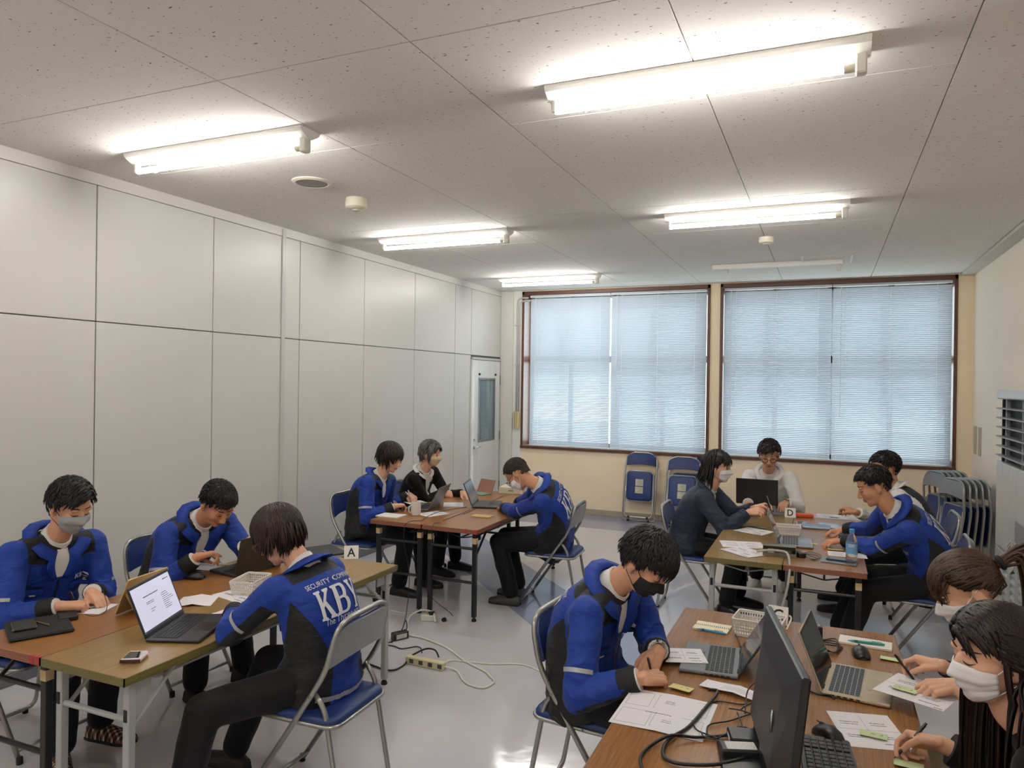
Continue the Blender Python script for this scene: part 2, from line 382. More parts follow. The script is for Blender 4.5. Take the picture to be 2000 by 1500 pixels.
def glass_mat():
    m = bpy.data.materials.new('window_glass'); m.use_nodes = True; t = m.node_tree; t.nodes.clear()
    o = t.nodes.new('ShaderNodeOutputMaterial'); tr = t.nodes.new('ShaderNodeBsdfTransparent'); gl = t.nodes.new('ShaderNodeBsdfGlossy'); gl.inputs['Roughness'].default_value = .02; mx = t.nodes.new('ShaderNodeMixShader'); lw = t.nodes.new('ShaderNodeLayerWeight'); lw.inputs[0].default_value = .5; pw = t.nodes.new('ShaderNodeMath'); pw.operation = 'POWER'; pw.inputs[1].default_value = 4.0; fr = t.nodes.new('ShaderNodeMath'); fr.operation = 'MULTIPLY_ADD'; fr.inputs[1].default_value = .6; fr.inputs[2].default_value = .04; t.links.new(lw.outputs['Facing'], pw.inputs[0]); t.links.new(pw.outputs[0], fr.inputs[0])
    tr.inputs[0].default_value = (.9, .95, .95, 1); t.links.new(fr.outputs[0], mx.inputs[0]); t.links.new(tr.outputs[0], mx.inputs[1]); t.links.new(gl.outputs[0], mx.inputs[2]); t.links.new(mx.outputs[0], o.inputs[0]); return m
GLASS = glass_mat()
def slat_mat():
    m = bpy.data.materials.new('blind_slat'); m.use_nodes = True; t = m.node_tree; t.nodes.clear(); L = t.links
    o = t.nodes.new('ShaderNodeOutputMaterial'); d = t.nodes.new('ShaderNodeBsdfDiffuse'); tr = t.nodes.new('ShaderNodeBsdfTranslucent'); gl = t.nodes.new('ShaderNodeBsdfGlossy'); gl.inputs['Roughness'].default_value = .3
    n = t.nodes.new('ShaderNodeTexNoise'); n.inputs['Scale'].default_value = 3; mx0 = t.nodes.new('ShaderNodeMix'); mx0.data_type = 'RGBA'; mx0.inputs[6].default_value = lin('#bcc4cc'); mx0.inputs[7].default_value = lin('#c9d0d6'); L.new(n.outputs['Fac'], mx0.inputs[0])
    L.new(mx0.outputs[2], d.inputs[0]); tr.inputs[0].default_value = lin('#c6d3e2')
    m1 = t.nodes.new('ShaderNodeMixShader'); m1.inputs[0].default_value = .09; L.new(d.outputs[0], m1.inputs[1]); L.new(tr.outputs[0], m1.inputs[2])
    m2 = t.nodes.new('ShaderNodeMixShader'); m2.inputs[0].default_value = .06; L.new(m1.outputs[0], m2.inputs[1]); L.new(gl.outputs[0], m2.inputs[2]); L.new(m2.outputs[0], o.inputs[0]); return m
SLAT = slat_mat(); BLW = mat('blind_rail', '#dfe3e6', .4, var=.02); CORD = mat('blind_cord', '#eef0f0', .7, var=0)
def window(idx, x0, x1, splitpx):
    w = empty('window_%d' % idx, (x0, YB, zwb)); w['kind'] = 'structure'; Wd = x1-x0; H = zwt-zwb; fw = .035
    for nm, a, b in (('window_frame', (0, -.02, 0), (fw, T_, H)), ('window_frame', (Wd-fw, -.02, 0), (Wd, T_, H)), ('window_frame', (0, -.02, H-.05), (Wd, T_, H)), ('window_sill', (0, -.035, -.006), (Wd, T_, .03))):
        mb = MB(); mb.cbox(a, b, .004); mb.build(nm, FRM, w)
    split = xback(splitpx, 720)[0]-x0
    zt = H*.57
    for a, b in (((fw, .24, zt-.045), (Wd-fw, .28, zt+.045)), ((Wd*.25-.03, .24, 0), (Wd*.25+.03, .28, H)), ((Wd*.5-.05, .24, 0), (Wd*.5+.05, .28, H)), ((Wd*.75-.03, .24, 0), (Wd*.75+.03, .28, H)), ((fw, .24, .03), (fw+.04, .28, H)), ((Wd-fw-.04, .24, .03), (Wd-fw, .28, H)), ((fw, .24, .03), (Wd-fw, .28, .09)), ((fw, .24, H-.1), (Wd-fw, .28, H-.05))):
        mb = MB(); mb.cbox(a, b, .004); mb.build('sash_bar', ALU, w)
    mb = MB(); mb.box((fw, .258, .03), (Wd-fw, .262, H-.05)); mb.build('window_pane', GLASS, w)
    return w, split, Wd, H
def blind(name, X0, X1, H, label, tilt, side):
    b = empty(name, (X0, YB+.045, zwb)); tag(b, label, 'blind', 'venetian blinds at the windows'); Wd = X1-X0
    mb = MB(); mb.cbox((0, -.02, H-.082), (Wd, .02, H-.052), .003); mb.build('head_rail', BLW, b)
    mb = MB(); mb.cbox((0, -.014, .034), (Wd, .014, .046), .003); mb.build('bottom_rail', BLW, b)
    mb = MB(); pitch = .0222; z = .062; sw = .0125
    while z < H-.09:
        c, s_ = math.cos(tilt)*sw, math.sin(tilt)*sw
        mb.add([(.004, -c, z-s_), (Wd-.004, -c, z-s_), (Wd-.004, 0, z+.0016), (.004, 0, z+.0016), (.004, c, z+s_), (Wd-.004, c, z+s_)], [(0, 1, 2, 3), (3, 2, 5, 4)]); z += pitch
    o = mb.build('slat', SLAT, b); o['kind'] = 'stuff'
    for fx in (.12, .5, .88):
        for dy in (-.016, .016):
            mb = MB(); mb.tube([(Wd*fx, dy, .04), (Wd*fx, dy, H-.06)], .0011, 4); mb.build('ladder_cord', CORD, b)
    mb = MB(); mb.tube([(.09, -.03, H-.07), (.09, -.032, H*.25)], .0035, 6); mb.build('tilt_wand', CORD, b)
wnd1, s1, W1, H1 = window(1, w1[0], w1[1], 1190)
wnd2, s2, W2, H2 = window(2, w2[0], w2[1], 1624)
lgap = xback(1028.5, 720)[0]-w1[0]+.03
tl = R(-63)
blind('venetian_blind', w1[0]+lgap, w1[0]+s1-.004, H1, 'white venetian blind beside the conduits, leftmost of four', R(-60), -1)
blind('venetian_blind', w1[0]+s1+.004, w1[1]-.045, H1, 'white venetian blind behind the folded chairs, second from the conduits', tl, 1)
blind('venetian_blind', w2[0]+.04, w2[0]+s2-.004, H2, 'white venetian blind behind the man in the white shirt', tl, -1)
blind('venetian_blind', w2[0]+s2+.004, w2[1]-.045, H2, 'white venetian blind in the corner by the chair stack, rightmost of four', tl, 1)
mb = MB(); mb.box((.004, wy0, wz0), (.007, wy1, wz1)); mb.build('window_pane', GLASS, door)
mb = MB(); z = wz0+.01
while z < wz1-.02: mb.add([(-.016, wy0+.012, z), (-.016, wy1-.11, z), (-.002, wy1-.11, z+.017), (-.002, wy0+.012, z+.017)], [(0, 1, 2, 3)]); z += .0185
mb.build('blind_slats', mat('door_blind', '#eef5fb', .5, var=.03), door)['kind'] = 'stuff'
mb = MB(); mb.box((-.019, wy1-.10, wz0), (-.008, wy1, wz1)); mb.build('pane_edge', mat('pane_edge', '#9aa9b0', .3), door)
# outside: pale ground and a neighbour's wall far enough to let the sky in
mb = MB(); mb.box((-20, YB+.6, -.6), (20, 40, -.4)); struct(mb.build('ground_outside', mat('outside_concrete', '#a9a8a2', .9)))
mb = MB(); mb.cbox((xat(1001, YB), YB-.006, 0), (w1[0]-.002, YB, ZC), .001); struct(mb.build('trim_3', mat('pilaster_white', '#e6e6e2', .6, var=.02)))
# conduits and boxes by the column
CON = mat('conduit', '#c3c4c2', .4)
for k, (xx, zt) in enumerate(((xat(1009, YB-.02), ZC-.10), (xat(1013.5, YB-.02), ZC-.14))):
    mb = MB(); mb.tube(fillet([(xx, YB-.022, 1.33), (xx, YB-.022, zt), (xx+.16, YB-.024, zt)], .09), .011, 8); tag(mb.build('conduit_pipe', CON, None, True), ['pale conduit pipe rising from the wall box, nearer the column', 'pale conduit pipe rising from the wall box, nearer the window'][k], 'pipe')
for k, (x0, c) in enumerate(((xat(1003.5, YB-.03), '#b9b5a6'), (xat(1007.5, YB-.03), '#d3c48f'), (xat(1011.5, YB-.03), '#d8ca98'))):
    mb = MB(); mb.cbox((x0, YB-.05, 1.12), (x0+.028, YB, 1.35), .004); mb.cbox((x0+.009, YB-.054, 1.2), (x0+.019, YB-.05, 1.24), .001); o = mb.build('switch_box', mat('switch_%d' % k, c, .45)); tag(o, ['grey wall switch box beside the column', 'cream wall switch box under the conduits, middle of three', 'cream wall switch box under the conduits, next to the window'][k], 'switch box')
for zc in (2.55, 2.0):
    mb = MB(); mb.cbox((xat(1006, YB), YB-.036, zc), (xat(1016, YB), YB-.002, zc+.018), .002); tag(mb.build('conduit_clamp', CON), 'small metal clamp across both conduit pipes, %s one' % ('upper' if zc > 2.3 else 'lower'), 'clamp')
# wall plates on the right wall
for k, (px, lab) in enumerate(((1905.5, 'narrow beige wall plate nearer the window wall'), (1914.5, 'narrow beige wall plate nearer the air conditioner'))):
    d = _F + _R*((px-1000)/FPX) + _U*((750-888)/FPX); kk = XR/d.x; yy = d.y*kk
    mb = MB(); mb.cbox((XR-.014, yy-.055, 1.06), (XR, yy+.055, 1.36), .004); mb.cbox((XR-.018, yy-.035, 1.09), (XR-.014, yy+.035, 1.33), .002); tag(mb.build('wall_plate', mat('plate', '#c3b9a0', .5)), lab, 'wall plate')
# ---------------------------------------------------------------- ceiling lights
FIX = mat('fixture_white', '#e7e5df', .35, var=.01); SOCK = mat('socket_white', '#d6d3c8', .4)
TUBE = mat('tube_lit', '#ffffff', .4, var=0, emit=('#fffcf6', TUBE_STRENGTH)); TUBE_OFF = mat('tube_end', '#cfcbb8', .4)
CLIP = mat('clip_wire', '#9a9a96', .35, .8)
def lamp(x0, y0, lit, label, L=1.262):
    o = empty('ceiling_light', (x0, y0, ZC)); tag(o, label, 'ceiling light', 'fluorescent fittings on the ceiling')
    mb = MB(); prof = [(0, 0), (0, -.012), (.012, -.024), (.062, -.052), (.088, -.052), (.138, -.024), (.15, -.012), (.15, 0)]
    if not lit: prof = [(.03, 0), (.03, -.045), (.09, -.045), (.09, 0)]
    n = len(prof); vs = [(0, y, z) for y, z in prof]+[(L, y, z) for y, z in prof]
    mb.add(vs, [(i, i+1, n+i+1, n+i) for i in range(n-1)]+[tuple(range(n-1, -1, -1)), tuple(range(n, 2*n))]); mb.build('housing', FIX, o)
    if lit:
        mb = MB(); mb.tube([(.03, .075, -.088), (L-.075, .075, -.088)], .0155, 12); mb.build('tube', TUBE, o, 40)
        mb = MB(); mb.tube([(L-.09, .075, -.088), (L-.045, .075, -.088)], .0158, 12); mb.build('tube_collar', TUBE_OFF, o, 40)
        mb = MB(); mb.tube([(L*.125, .075+.03*math.cos(a), -.085+.024*math.sin(a)) for a in [R(20-220*k/10) for k in range(11)]], .0025, 6); mb.build('tube_clip', CLIP, o, True)
    else:
        mb = MB(); mb.box((L*.125, .055, -.085), (L*.125+.006, .062, -.045)); mb.build('tube_clip', CLIP, o)
    mb = MB(); mb.cbox((L-.052, .05, -.115), (L-.012, .1, -.04), .006); mb.build('socket', SOCK, o)
    if lit: mb = MB(); mb.cbox((.012, .056, -.1), (.034, .094, -.045), .005); mb.build('socket', SOCK, o)
LX = (-3.694, -1.127)
lamp(LX[1], 2.90, 1, 'lit fluorescent ceiling light nearest the camera, above the monitor')
lamp(LX[0], 2.90, 1, 'lit fluorescent ceiling light beside the round speaker, over the partition wall side')
lamp(LX[0], 5.45, 1, 'lit fluorescent ceiling light above the middle table, partition side')
lamp(LX[1], 5.41, 1, 'lit fluorescent ceiling light in front of the small smoke detector')
lamp(LX[0], 8.05, 1, 'small lit fluorescent ceiling light close to the window corner by the door')
lamp(LX[1], 7.88, 0, 'bare unlit ceiling light fitting near the windows')
for k, x in enumerate(LX):
    for y in (.33, -2.25): lamp(x, y, 1, 'lit fluorescent ceiling light %s, %s side' % ('right overhead of the camera' if y > 0 else 'behind the camera', 'air conditioner' if k else 'partition'))
# ceiling fittings
def disc(name, px, py, prof, m, label, cat, parts=()):
    p = P(px, py, ZC); o = empty(name, (p.x, p.y, ZC)); tag(o, label, cat)
    mb = MB(); mb.lathe(prof, 28); mb.build('housing', m, o, 35)
    for nm, pr, mm in parts: mb = MB(); mb.lathe(pr, 28); mb.build(nm, mm, o, 35)
CW = mat('ceiling_cream', '#dcd6c2', .4, var=.01)
disc('ceiling_speaker', 609, 355, [(.0, 0), (.125, 0), (.125, -.006), (.105, -.014), (.098, -.010)], CW, 'round flush ceiling speaker with grey grille', 'speaker', [('grille', [(0.001, -.004), (.1, -.008), (.099, -.012), (.001, -.013)], mat('grille_grey', '#8e8981', .6, var=.1, vscale=300))])
disc('fire_alarm', 696, 388, [(.072, 0), (.072, -.018), (.076, -.018), (.076, -.062), (.060, -.075), (.03, -.078)], CW, 'cream cylindrical fire detector below the ceiling', 'detector', [('sensor', [(.03, -.07), (.028, -.088), (.012, -.092)], mat('sensor_grey', '#b9b4a2', .4))])
disc('smoke_detector', 1497, 464, [(.062, 0), (.062, -.02), (.066, -.02), (.058, -.045), (.03, -.052)], CW, 'small cream smoke detector above the far table', 'detector', [('sensor', [(.028, -.05), (.024, -.06), (.01, -.062)], mat('sensor_grey', '#b9b4a2', .4))])
a = P(1562, 487, ZC); b = P(1670, 480, ZC); c = P(1565, 501, ZC)
hx = tag(empty('access_hatch', (a.x, c.y, ZC)), 'flat ceiling access hatch with white edge strips', 'hatch'); ww = b.x-a.x; hh = .45
mb = MB(); mb.cbox((.02, 0, -.004), (ww-.02, hh, 0), .001); mb.build('hatch_board', ACO, hx)
for x in (0, ww-.02): mb = MB(); mb.cbox((x, 0, -.012), (x+.02, hh, 0), .002); mb.build('edge_strip', mat('strip_white', '#e2e2e0', .4), hx)
# ---------------------------------------------------------------- folding tables
TZ = .683
BLK = mat('black_enamel', '#17181a', .35, var=.05); GRY = mat('grey_enamel', '#a3a5a6', .38, var=.04); STEEL = mat('zinc', '#9b9b98', .35, .8); RUB = mat('rubber', '#141414', .7)
TAPE = mat('tan_tape', '#c2a97c', .6); RED = mat('red_tape', '#a8313c', .55)
W_BROWN = wood('brown_laminate', '#84582e', '#9f6e3b', .28); W_OLIVE = wood('olive_laminate', '#80643a', '#a08252', .28); W_WAL = wood('walnut_laminate', '#7d542f', '#9a6c40', .22)
E_BROWN = wood('brown_edge', '#6f4333', '#8f5d47', .4); E_OLIVE = wood('olive_edge', '#565028', '#776c3c', .4); E_WAL = wood('walnut_edge', '#6b4e38', '#8a6a4f', .4)
def table(x0, x1, y0, y1, top, edge, legm, label, tape=False, lower=False, red=False):
    t = tag(empty('folding_table', (x0, y0, 0)), label, 'table', 'folding meeting tables'); w = x1-x0; l = y1-y0
    mb = MB(); mb.cbox((0.002, 0.002, TZ-.030), (w-.002, l-.002, TZ), .002); mb.build('tabletop', top, t)
    for a, b in (((0, 0, TZ-.032), (w, .004, TZ-.001)), ((0, l-.004, TZ-.032), (w, l, TZ-.001)), ((0, 0, TZ-.032), (.004, l, TZ-.001)), ((w-.004, 0, TZ-.032), (w, l, TZ-.001))):
        mb = MB(); mb.box(a, b); mb.build('edge_band', edge, t)
    q = .016; ins = .06
    for ex, yy in ((0, ins), (1, l-ins)):
        for lx in (.045, w-.045):
            mb = MB(); mb.cbox((lx-q, yy-q, .03), (lx+q, yy+q, TZ-.034), .003); lg = mb.build('leg', legm, t)
            mb = MB(); mb.lathe([(.006, .02), (.006, .034)], 8, (lx, yy, 0)); mb.lathe([(.017, 0), (.019, .006), (.014, .02)], 14, (lx, yy, 0)); mb.build('foot', RUB, lg, 40)
            if tape: mb = MB(); mb.box((lx-q-.001, yy-q-.001, .60-.03), (lx+q+.001, yy+q+.001, .60+.012)); mb.build('tape_label', TAPE, lg)
            else: mb = MB(); mb.cbox((lx-.008, yy-q-.004, .50), (lx+.008, yy-q, .545), .001); mb.build('lock_plate', RUB, lg)
            s = 1 if ex == 0 else -1
            mb = MB(); mb.tube([(lx, yy+.012*s, .47), (lx, yy+.20*s, TZ-.045)], .009, 6); mb.cbox((lx-.004, min(yy, yy+.09*s), TZ-.10), (lx+.004, max(yy, yy+.09*s), TZ-.034), .002); mb.build('brace', legm, t)
        mb = MB(); mb.tube([(.045, yy, .53 if lower else .50), (w-.045, yy, .53 if lower else .50)], .011, 8); mb.build('stretcher', legm, t, 40)
        if lower: mb = MB(); mb.tube([(.045, yy, .28), (w-.045, yy, .28)], .011, 8); mb.build('stretcher', legm, t, 40)
    for lx, zz in ((.075, TZ-.075), (w*.5, TZ-.11), (w-.075, TZ-.075)):
        mb = MB(); mb.tube([(lx, .2, zz), (lx, l-.2, zz)], .007, 6); mb.build('shelf_rail', legm, t, 40)
    for k in range(5):
        yy = .22+(l-.44)*k/4; mb = MB(); mb.tube(fillet([(.06, yy, TZ-.034), (.075, yy, TZ-.085), (w*.5, yy, TZ-.118), (w-.075, yy, TZ-.085), (w-.06, yy, TZ-.034)], .02), .005, 6); mb.build('shelf_bracket', legm, t, 40)
    if red:
        for xx in red: mb = MB(); mb.box((xx, -.0012, TZ-.031), (xx+.02, .0, TZ)); mb.box((xx, 0, TZ), (xx+.02, .012, TZ+.0006)); mb.build('red_tape', RED, t)
    return t
table(-3.190, -2.737, 1.82, 3.62, W_BROWN, E_BROWN, BLK, 'brown table with black legs in front of the man in the grey mask', True, True, (.395, .43))
table(-2.735, -2.280, 1.82, 3.62, W_OLIVE, E_OLIVE, GRY, 'olive-edged table with grey legs carrying the A card')
table(-3.225, -2.766, 4.71, 6.51, W_BROWN, E_BROWN, BLK, 'brown table with black legs under the white mug', True, True)
table(-2.764, -2.302, 4.71, 6.51, W_BROWN, E_BROWN, BLK, 'brown table with black legs under the tan notebook', True, True, (.36, .44))
table(-.690, -.226, 4.65, 6.45, W_OLIVE, E_OLIVE, GRY, 'olive-edged table with grey legs beside the woman in the navy jacket')
table(-.224, .237, 4.65, 6.45, W_BROWN, E_BROWN, BLK, 'brown table with black legs under the water bottle', True, True)
table(-.610, -.156, 1.76, 3.555, W_WAL, E_WAL, GRY, 'walnut table in the foreground in front of the man in the black mask')
table(-.154, .292, 1.76, 3.555, W_WAL, E_WAL, GRY, 'walnut table in the foreground in front of the two seated women')

# ---------------------------------------------------------------- folding chairs
CH_FR = mat('chair_tube', '#a2a29e', .28, .75, var=.05); CH_BL = mat('blue_vinyl', '#182f68', .42, var=.08, vscale=5, bump=.05, bscale=250); CH_BK = mat('grey_sheet', '#8f9294', .35, .5); CH_CAP = RUB
LABELP = mat('paper_label', '#c9c5ac', .7, var=.15, vscale=90)
CW2 = .205   # half width of the frame
def cushion(w, d, th, r=.05, nx=8):
    mb = MB(); poly = rrect(-w/2, -d/2, w/2, d/2, r, 5); n = len(poly); rings = [(1.0, 0), (1.0, th*.55), (.965, th*.9), (.86, th), (.0, th*1.02)]
    vs = []; 
    for s, z in rings: vs += [(x*s, y*s, z) for x, y in poly]
    fs = [tuple(range(n-1, -1, -1))]
    for i in range(len(rings)-1):
        for j in range(n): j2 = (j+1) % n; fs.append((i*n+j, i*n+j2, (i+1)*n+j2, (i+1)*n+j))
    mb.add(vs, fs); return mb
def backrest(parent, zc, yfun, w=.40, h=.17, front=1):
    """curved back pad between the tube uprights; yfun(z) gives the frame line"""
    rows = []; 
    for side, off in ((0, .014), (1, -.004)):
        pass
    def surf(off, inset):
        rows = []
        for i in range(7):
            v = i/6; row = []
            for j in range(13):
                u = -1+2*j/12; hw = (w/2-inset)*(1-.0)
                top = zc+h/2-(.05*abs(u)**6)-inset*.3; bot = zc-h/2+.022*(1-u*u)+.012*abs(u)**4*0+inset*.3
                z = bot+(top-bot)*v; row.append((u*hw, yfun(z)-.022*(1-u*u)+off, z))
            rows.append(row)
        return rows
    for nm, m, a, b in (('back_pad', CH_BL, .004, .020), ('back_sheet', CH_BK, -.006, .003)):
        A = surf(a, .004); B = surf(b, .012 if nm == 'back_pad' else .004); mb = MB(); mb.grid([r[::-1] for r in A]); mb.grid(B)
        n = 13; m_ = 7
        ring = lambda S: S[0]+[r[-1] for r in S[1:]]+S[-1][-2::-1]+[r[0] for r in S[-2:0:-1]]
        ra, rb = ring(A), ring(B); k = len(ra); mb.add(ra+rb, [(i, (i+1) % k, k+(i+1) % k, k+i) for i in range(k)])
        mb.build(nm, m, parent, 50)
def open_chair():
    c = empty('folding_chair')
    pv = (-.115, .525)   # pivot y,z
    left = [(-CW2, .235, .012), (-CW2, pv[0], pv[1]), (-CW2+.002, -.175, .62), (-CW2+.012, -.205, .74)]
    top = [(-CW2+.03, -.214, .79), (-CW2+.085, -.218, .812)]
    pts = left+top; pts = pts+[(-x, y, z) for x, y, z in reversed(pts)]
    mb = MB(); mb.tube(fillet(pts, .06), .0115, 8); fr = mb.build('front_frame', CH_FR, c, True)
    for s in (-1, 1): mb = MB(); mb.lathe([(.014, 0), (.014, .03), (.012, .032)], 10, (s*CW2, .235, 0)); mb.build('foot_cap', CH_CAP, fr, 40)
    mb = MB(); mb.tube([(-CW2, .205, .05), (CW2, .205, .05)], .009, 8); mb.build('front_bar', CH_FR, c, True)
    x2 = CW2-.026
    pts = [(-x2, pv[0]+.004, pv[1]-.005), (-x2, pv[0]-.045, .46), (-x2, -.245, .022)]; pts = pts+[(-x, y, z) for x, y, z in reversed(pts)]
    mb = MB(); mb.tube(fillet(pts, .05), .0105, 8); rf = mb.build('rear_frame', CH_FR, c, True)
    for s in (-1, 1): mb = MB(); mb.lathe([(.013, 0), (.013, .02)], 10, (s*(x2-.05), -.245, .0)); mb.build('foot_cap', CH_CAP, rf, 40)
    mb = cushion(.385, .395, .034); mb.build('seat', CH_BL, c, 50, loc=(0, -.015, .402))
    poly = rrect(-.197, -.202, .197, .202, .055, 5); mb = MB(); mb.tube([(x, y-.015, .404) for x, y in poly], .0085, 6, closed=True); mb.build('seat_rim', CH_FR, c, True)
    for s in (-1, 1):
        mb = MB(); mb.tube([(s*.196, .02, .404), (s*(CW2+.002), .017, .404)], .005, 6); mb.tube([(s*(x2), pv[0], pv[1]-.008), (s*(CW2+.014), pv[0], pv[1]-.004)], .006, 6); mb.build('rivet', STEEL, c, True)
    backrest(c, .715, lambda z: -.175-(z-.62)*.25 if z > .62 else -.175+(.62-z)*.6)
    return c
def folded_chair():
    """standing upright and flat; the frame's feet are at z=0, seat side faces +y"""
    c = empty('folded_chair')
    pts = [(-CW2, .0, .02), (-CW2, -.012, .60), (-CW2+.002, -.045, .72), (-CW2+.014, -.05, .83), (-CW2+.09, -.05, .885)]
    pts = [(-CW2+.05, .0, .02)]+pts; pts = pts+[(-x, y, z) for x, y, z in reversed(pts)]
    mb = MB(); mb.tube(fillet(pts, .055)[:-1], .0115, 8); mb.tube([(-CW2+.05, 0, .02), (CW2-.05, 0, .02)], .0115, 8); mb.build('front_frame', CH_FR, c, True)
    x2 = CW2-.026; pts = [(-x2, -.008, .60), (-x2, .035, .06)]; pts = pts+[(-x, y, z) for x, y, z in reversed(pts)]
    mb = MB(); mb.tube(fillet(pts, .05), .0105, 8); mb.build('rear_frame', CH_FR, c, True)
    for xx, yy, zz in ((-.13, 0, .02), (.13, 0, .02), (-.12, .035, .06), (.12, .035, .06)):
        mb = MB(); mb.cbox((xx-.012, yy-.015, zz-.016), (xx+.012, yy+.015, zz+.012), .003); mb.build('foot_cap', CH_CAP, c)
    mb = cushion(.33, .37, .030); mb.M = None
    M = Matrix.Translation((0, .004, .455)) @ Matrix.Rotation(-R(90), 4, 'X') @ Matrix.Rotation(PI, 4, 'Y') @ Matrix.Rotation(PI, 4, 'Y')
    mb.v = [tuple(M @ Vector(p)) for p in mb.v]; mb.build('seat', CH_BL, c, 50)
    poly = rrect(-.170, -.19, .170, .19, .05, 5); mb = MB(); mb.tube([(x, .006, .455+y) for x, y in poly], .0095, 6, closed=True); mb.build('seat_rim', CH_FR, c, True)
    for s in (-1, 1): mb = MB(); mb.tube([(s*.17, .0, .5), (s*(CW2+.005), -.01, .5)], .005, 6); mb.build('rivet', STEEL, c, True)
    backrest(c, .795, lambda z: -.05, w=.395, h=.165)
    return c
def add_labels(c):
    for dz in (.50, .405):
        mb = MB(); mb.box((-.05, .0345, dz-.042), (.05, .0365, dz+.042)); mb.build('paper_label', LABELP, c)
        mb = MB()
        random.seed(int(dz*100))
        for i in range(5):
            y = dz+.03-i*.014; mb.box((-.042 if i else -.035, .0365, y), (random.uniform(.0, .04), .0368, y+.004))
        mb.build('label_print', mat('print_grey', '#6f7468', .8, var=0), c)
chair0 = open_chair(); _used = [0]
def place(proto, used, loc, rz, label, group, tilt=0):
    o = proto if not used[0] else copy_tree(proto); used[0] = 1
    o.location = loc; o.rotation_euler = (tilt, 0, rz); tag(o, label, 'chair', group); return o
G1 = 'blue folding chairs around the tables'
def seat_chair(x, y, face, label): return place(chair0, _used, (x, y, 0), face-PI/2, label, G1)
f0 = folded_chair(); fc = folded_chair(); add_labels(f0); _u1 = [0]; _u2 = [0]
fa = P(1247, 1019, 0); G2 = 'folded chairs leaning on the window wall'
place(f0, _u1, (fa.x, YB-.22, 0), PI, 'folded blue chair leaning alone on the wall under the window, labels on seat', G2, R(8))
fb = P(1325, 1028, 0)
place(f0, _u1, (fb.x+.05, YB-.13, 0), PI, 'folded blue chair right against the wall, behind another folded one', G2, R(6))
place(f0, _u1, (fb.x+.05, YB-.42, 0), PI, 'folded blue chair in front of another, behind the woman in navy', G2, R(12))
# stacks of folded chairs by the right wall: seen from their backs, seats turned to the room's middle
G3 = 'folded chairs stacked on the right wall'
st = [(0.98, 8.2), (1.02, 8.75)]
k = 0
for row, (yy, n, x0, dx) in enumerate(((8.10, 5, 1.05, .068), (8.72, 5, .98, .068))):
    for i in range(n):
        nm = ('nearer' if row == 0 else 'farther')
        pos = ['front one, seat in full view', 'second', 'third', 'fourth', 'last, against the wall'][i]
        place(fc, _u2, (x0+dx*i, yy+.02*i, 0), R(-90+22), 'folded chair in the %s stack on the right wall, %s' % (nm, pos), G3, -R(10-1.2*i))
# ---------------------------------------------------------------- floor-standing air conditioner at the right wall
ACB = mat('ac_body', '#b9bcbb', .32, var=.02, spec=.5); ACD = mat('ac_dark', '#161617', .6); ACG = mat('ac_grey', '#87888a', .4)
ay0, ay1, ax0 = 5.02, 6.30, 1.10
d = _F + _R*((1949-1000)/FPX) + _U*((750-760)/FPX)
ac = tag(empty('air_conditioner', (XR-.02, 0, 0)), 'tall silver floor-standing air conditioner at the right wall', 'air conditioner')
AX0 = 1.13; kx = AX0/d.x; AY1 = d.y*kx; AY0 = AY1-1.25
ac.location = (AX0, AY0, 0); aw = XR-.01-AX0; al = AY1-AY0
def apart(nm, m, a, b, r=.004, lab=None):
    mb = MB(); mb.cbox(a, b, r); o = mb.build(nm, m, ac)
    return o
zt = 1.72
apart('rear_shell', ACD, (.06, 0.01, 0), (aw, al-.01, zt))
apart('lid', ACB, (-.005, 0, zt-.03), (aw, al, zt+.035), .008)
for i in range(6): apart('outlet_louver', ACG, (-.012, .01, 1.29+i*.066), (.07, al-.02, 1.30+i*.066), .003)
for y in (al-.05, al-.16, al*.5, .05): apart('louver_post', ACD if y == al-.05 else ACG, (.02, y-.01, 1.25), (.05, y+.01, zt-.03))
pn = [(0, .22), (.22, .44), (.44, .66), (.66, .88), (.88, 1.0)]
n = 6
for i in range(n):
    y1 = al-al*i/n; y0 = al-al*(i+1)/n
    apart('front_panel', ACB, (-.002, y0+.002, .66), (.06, y1-.002, 1.25), .004)
    # lower grille panel: frame + louvers
    for a, b in (((-.002, y0+.002, .02), (.03, y1-.002, .10)), ((-.002, y0+.002, .58), (.03, y1-.002, .645)), ((-.002, y0+.002, .1), (.03, y0+.035, .58)), ((-.002, y1-.035, .1), (.03, y1-.002, .58))): apart('grille_frame', ACB, a, b, .002)
    for j in range(9):
        mb = MB(); z = .12+j*.052; mb.add([(.0, y0+.035, z), (.0, y1-.035, z), (.03, y1-.035, z+.035), (.03, y0+.035, z+.035), (.0, y0+.035, z+.012), (.0, y1-.035, z+.012), (.03, y1-.035, z+.047), (.03, y0+.035, z+.047)], [(0, 1, 2, 3), (7, 6, 5, 4), (0, 4, 5, 1), (1, 5, 6, 2), (2, 6, 7, 3), (3, 7, 4, 0)]); mb.build('grille_louver', ACB, ac)
apart('control_panel', ACG, (-.008, al*.30, .78), (.0, al*.52, .92)); 
mb = MB(); mb.M = Matrix.Translation((-.006, al*.62, .66)) @ Matrix.Rotation(R(-28), 4, 'X'); mb.cbox((0, -.07, -.10), (.003, .07, .10), .001); nt_ = mb.build('notice', mat('notice_paper', '#d5d2c8', .7), ac)
mb = MB(); mb.M = Matrix.Translation((-.0075, al*.62, .66)) @ Matrix.Rotation(R(-28), 4, 'X')
for i in range(8): mb.box((0, -.055, .075-i*.02), (.001, .055-.03*(i % 3), .083-i*.02))
mb.build('notice_print', mat('print_grey2', '#7b7b78', .8, var=0), nt_)
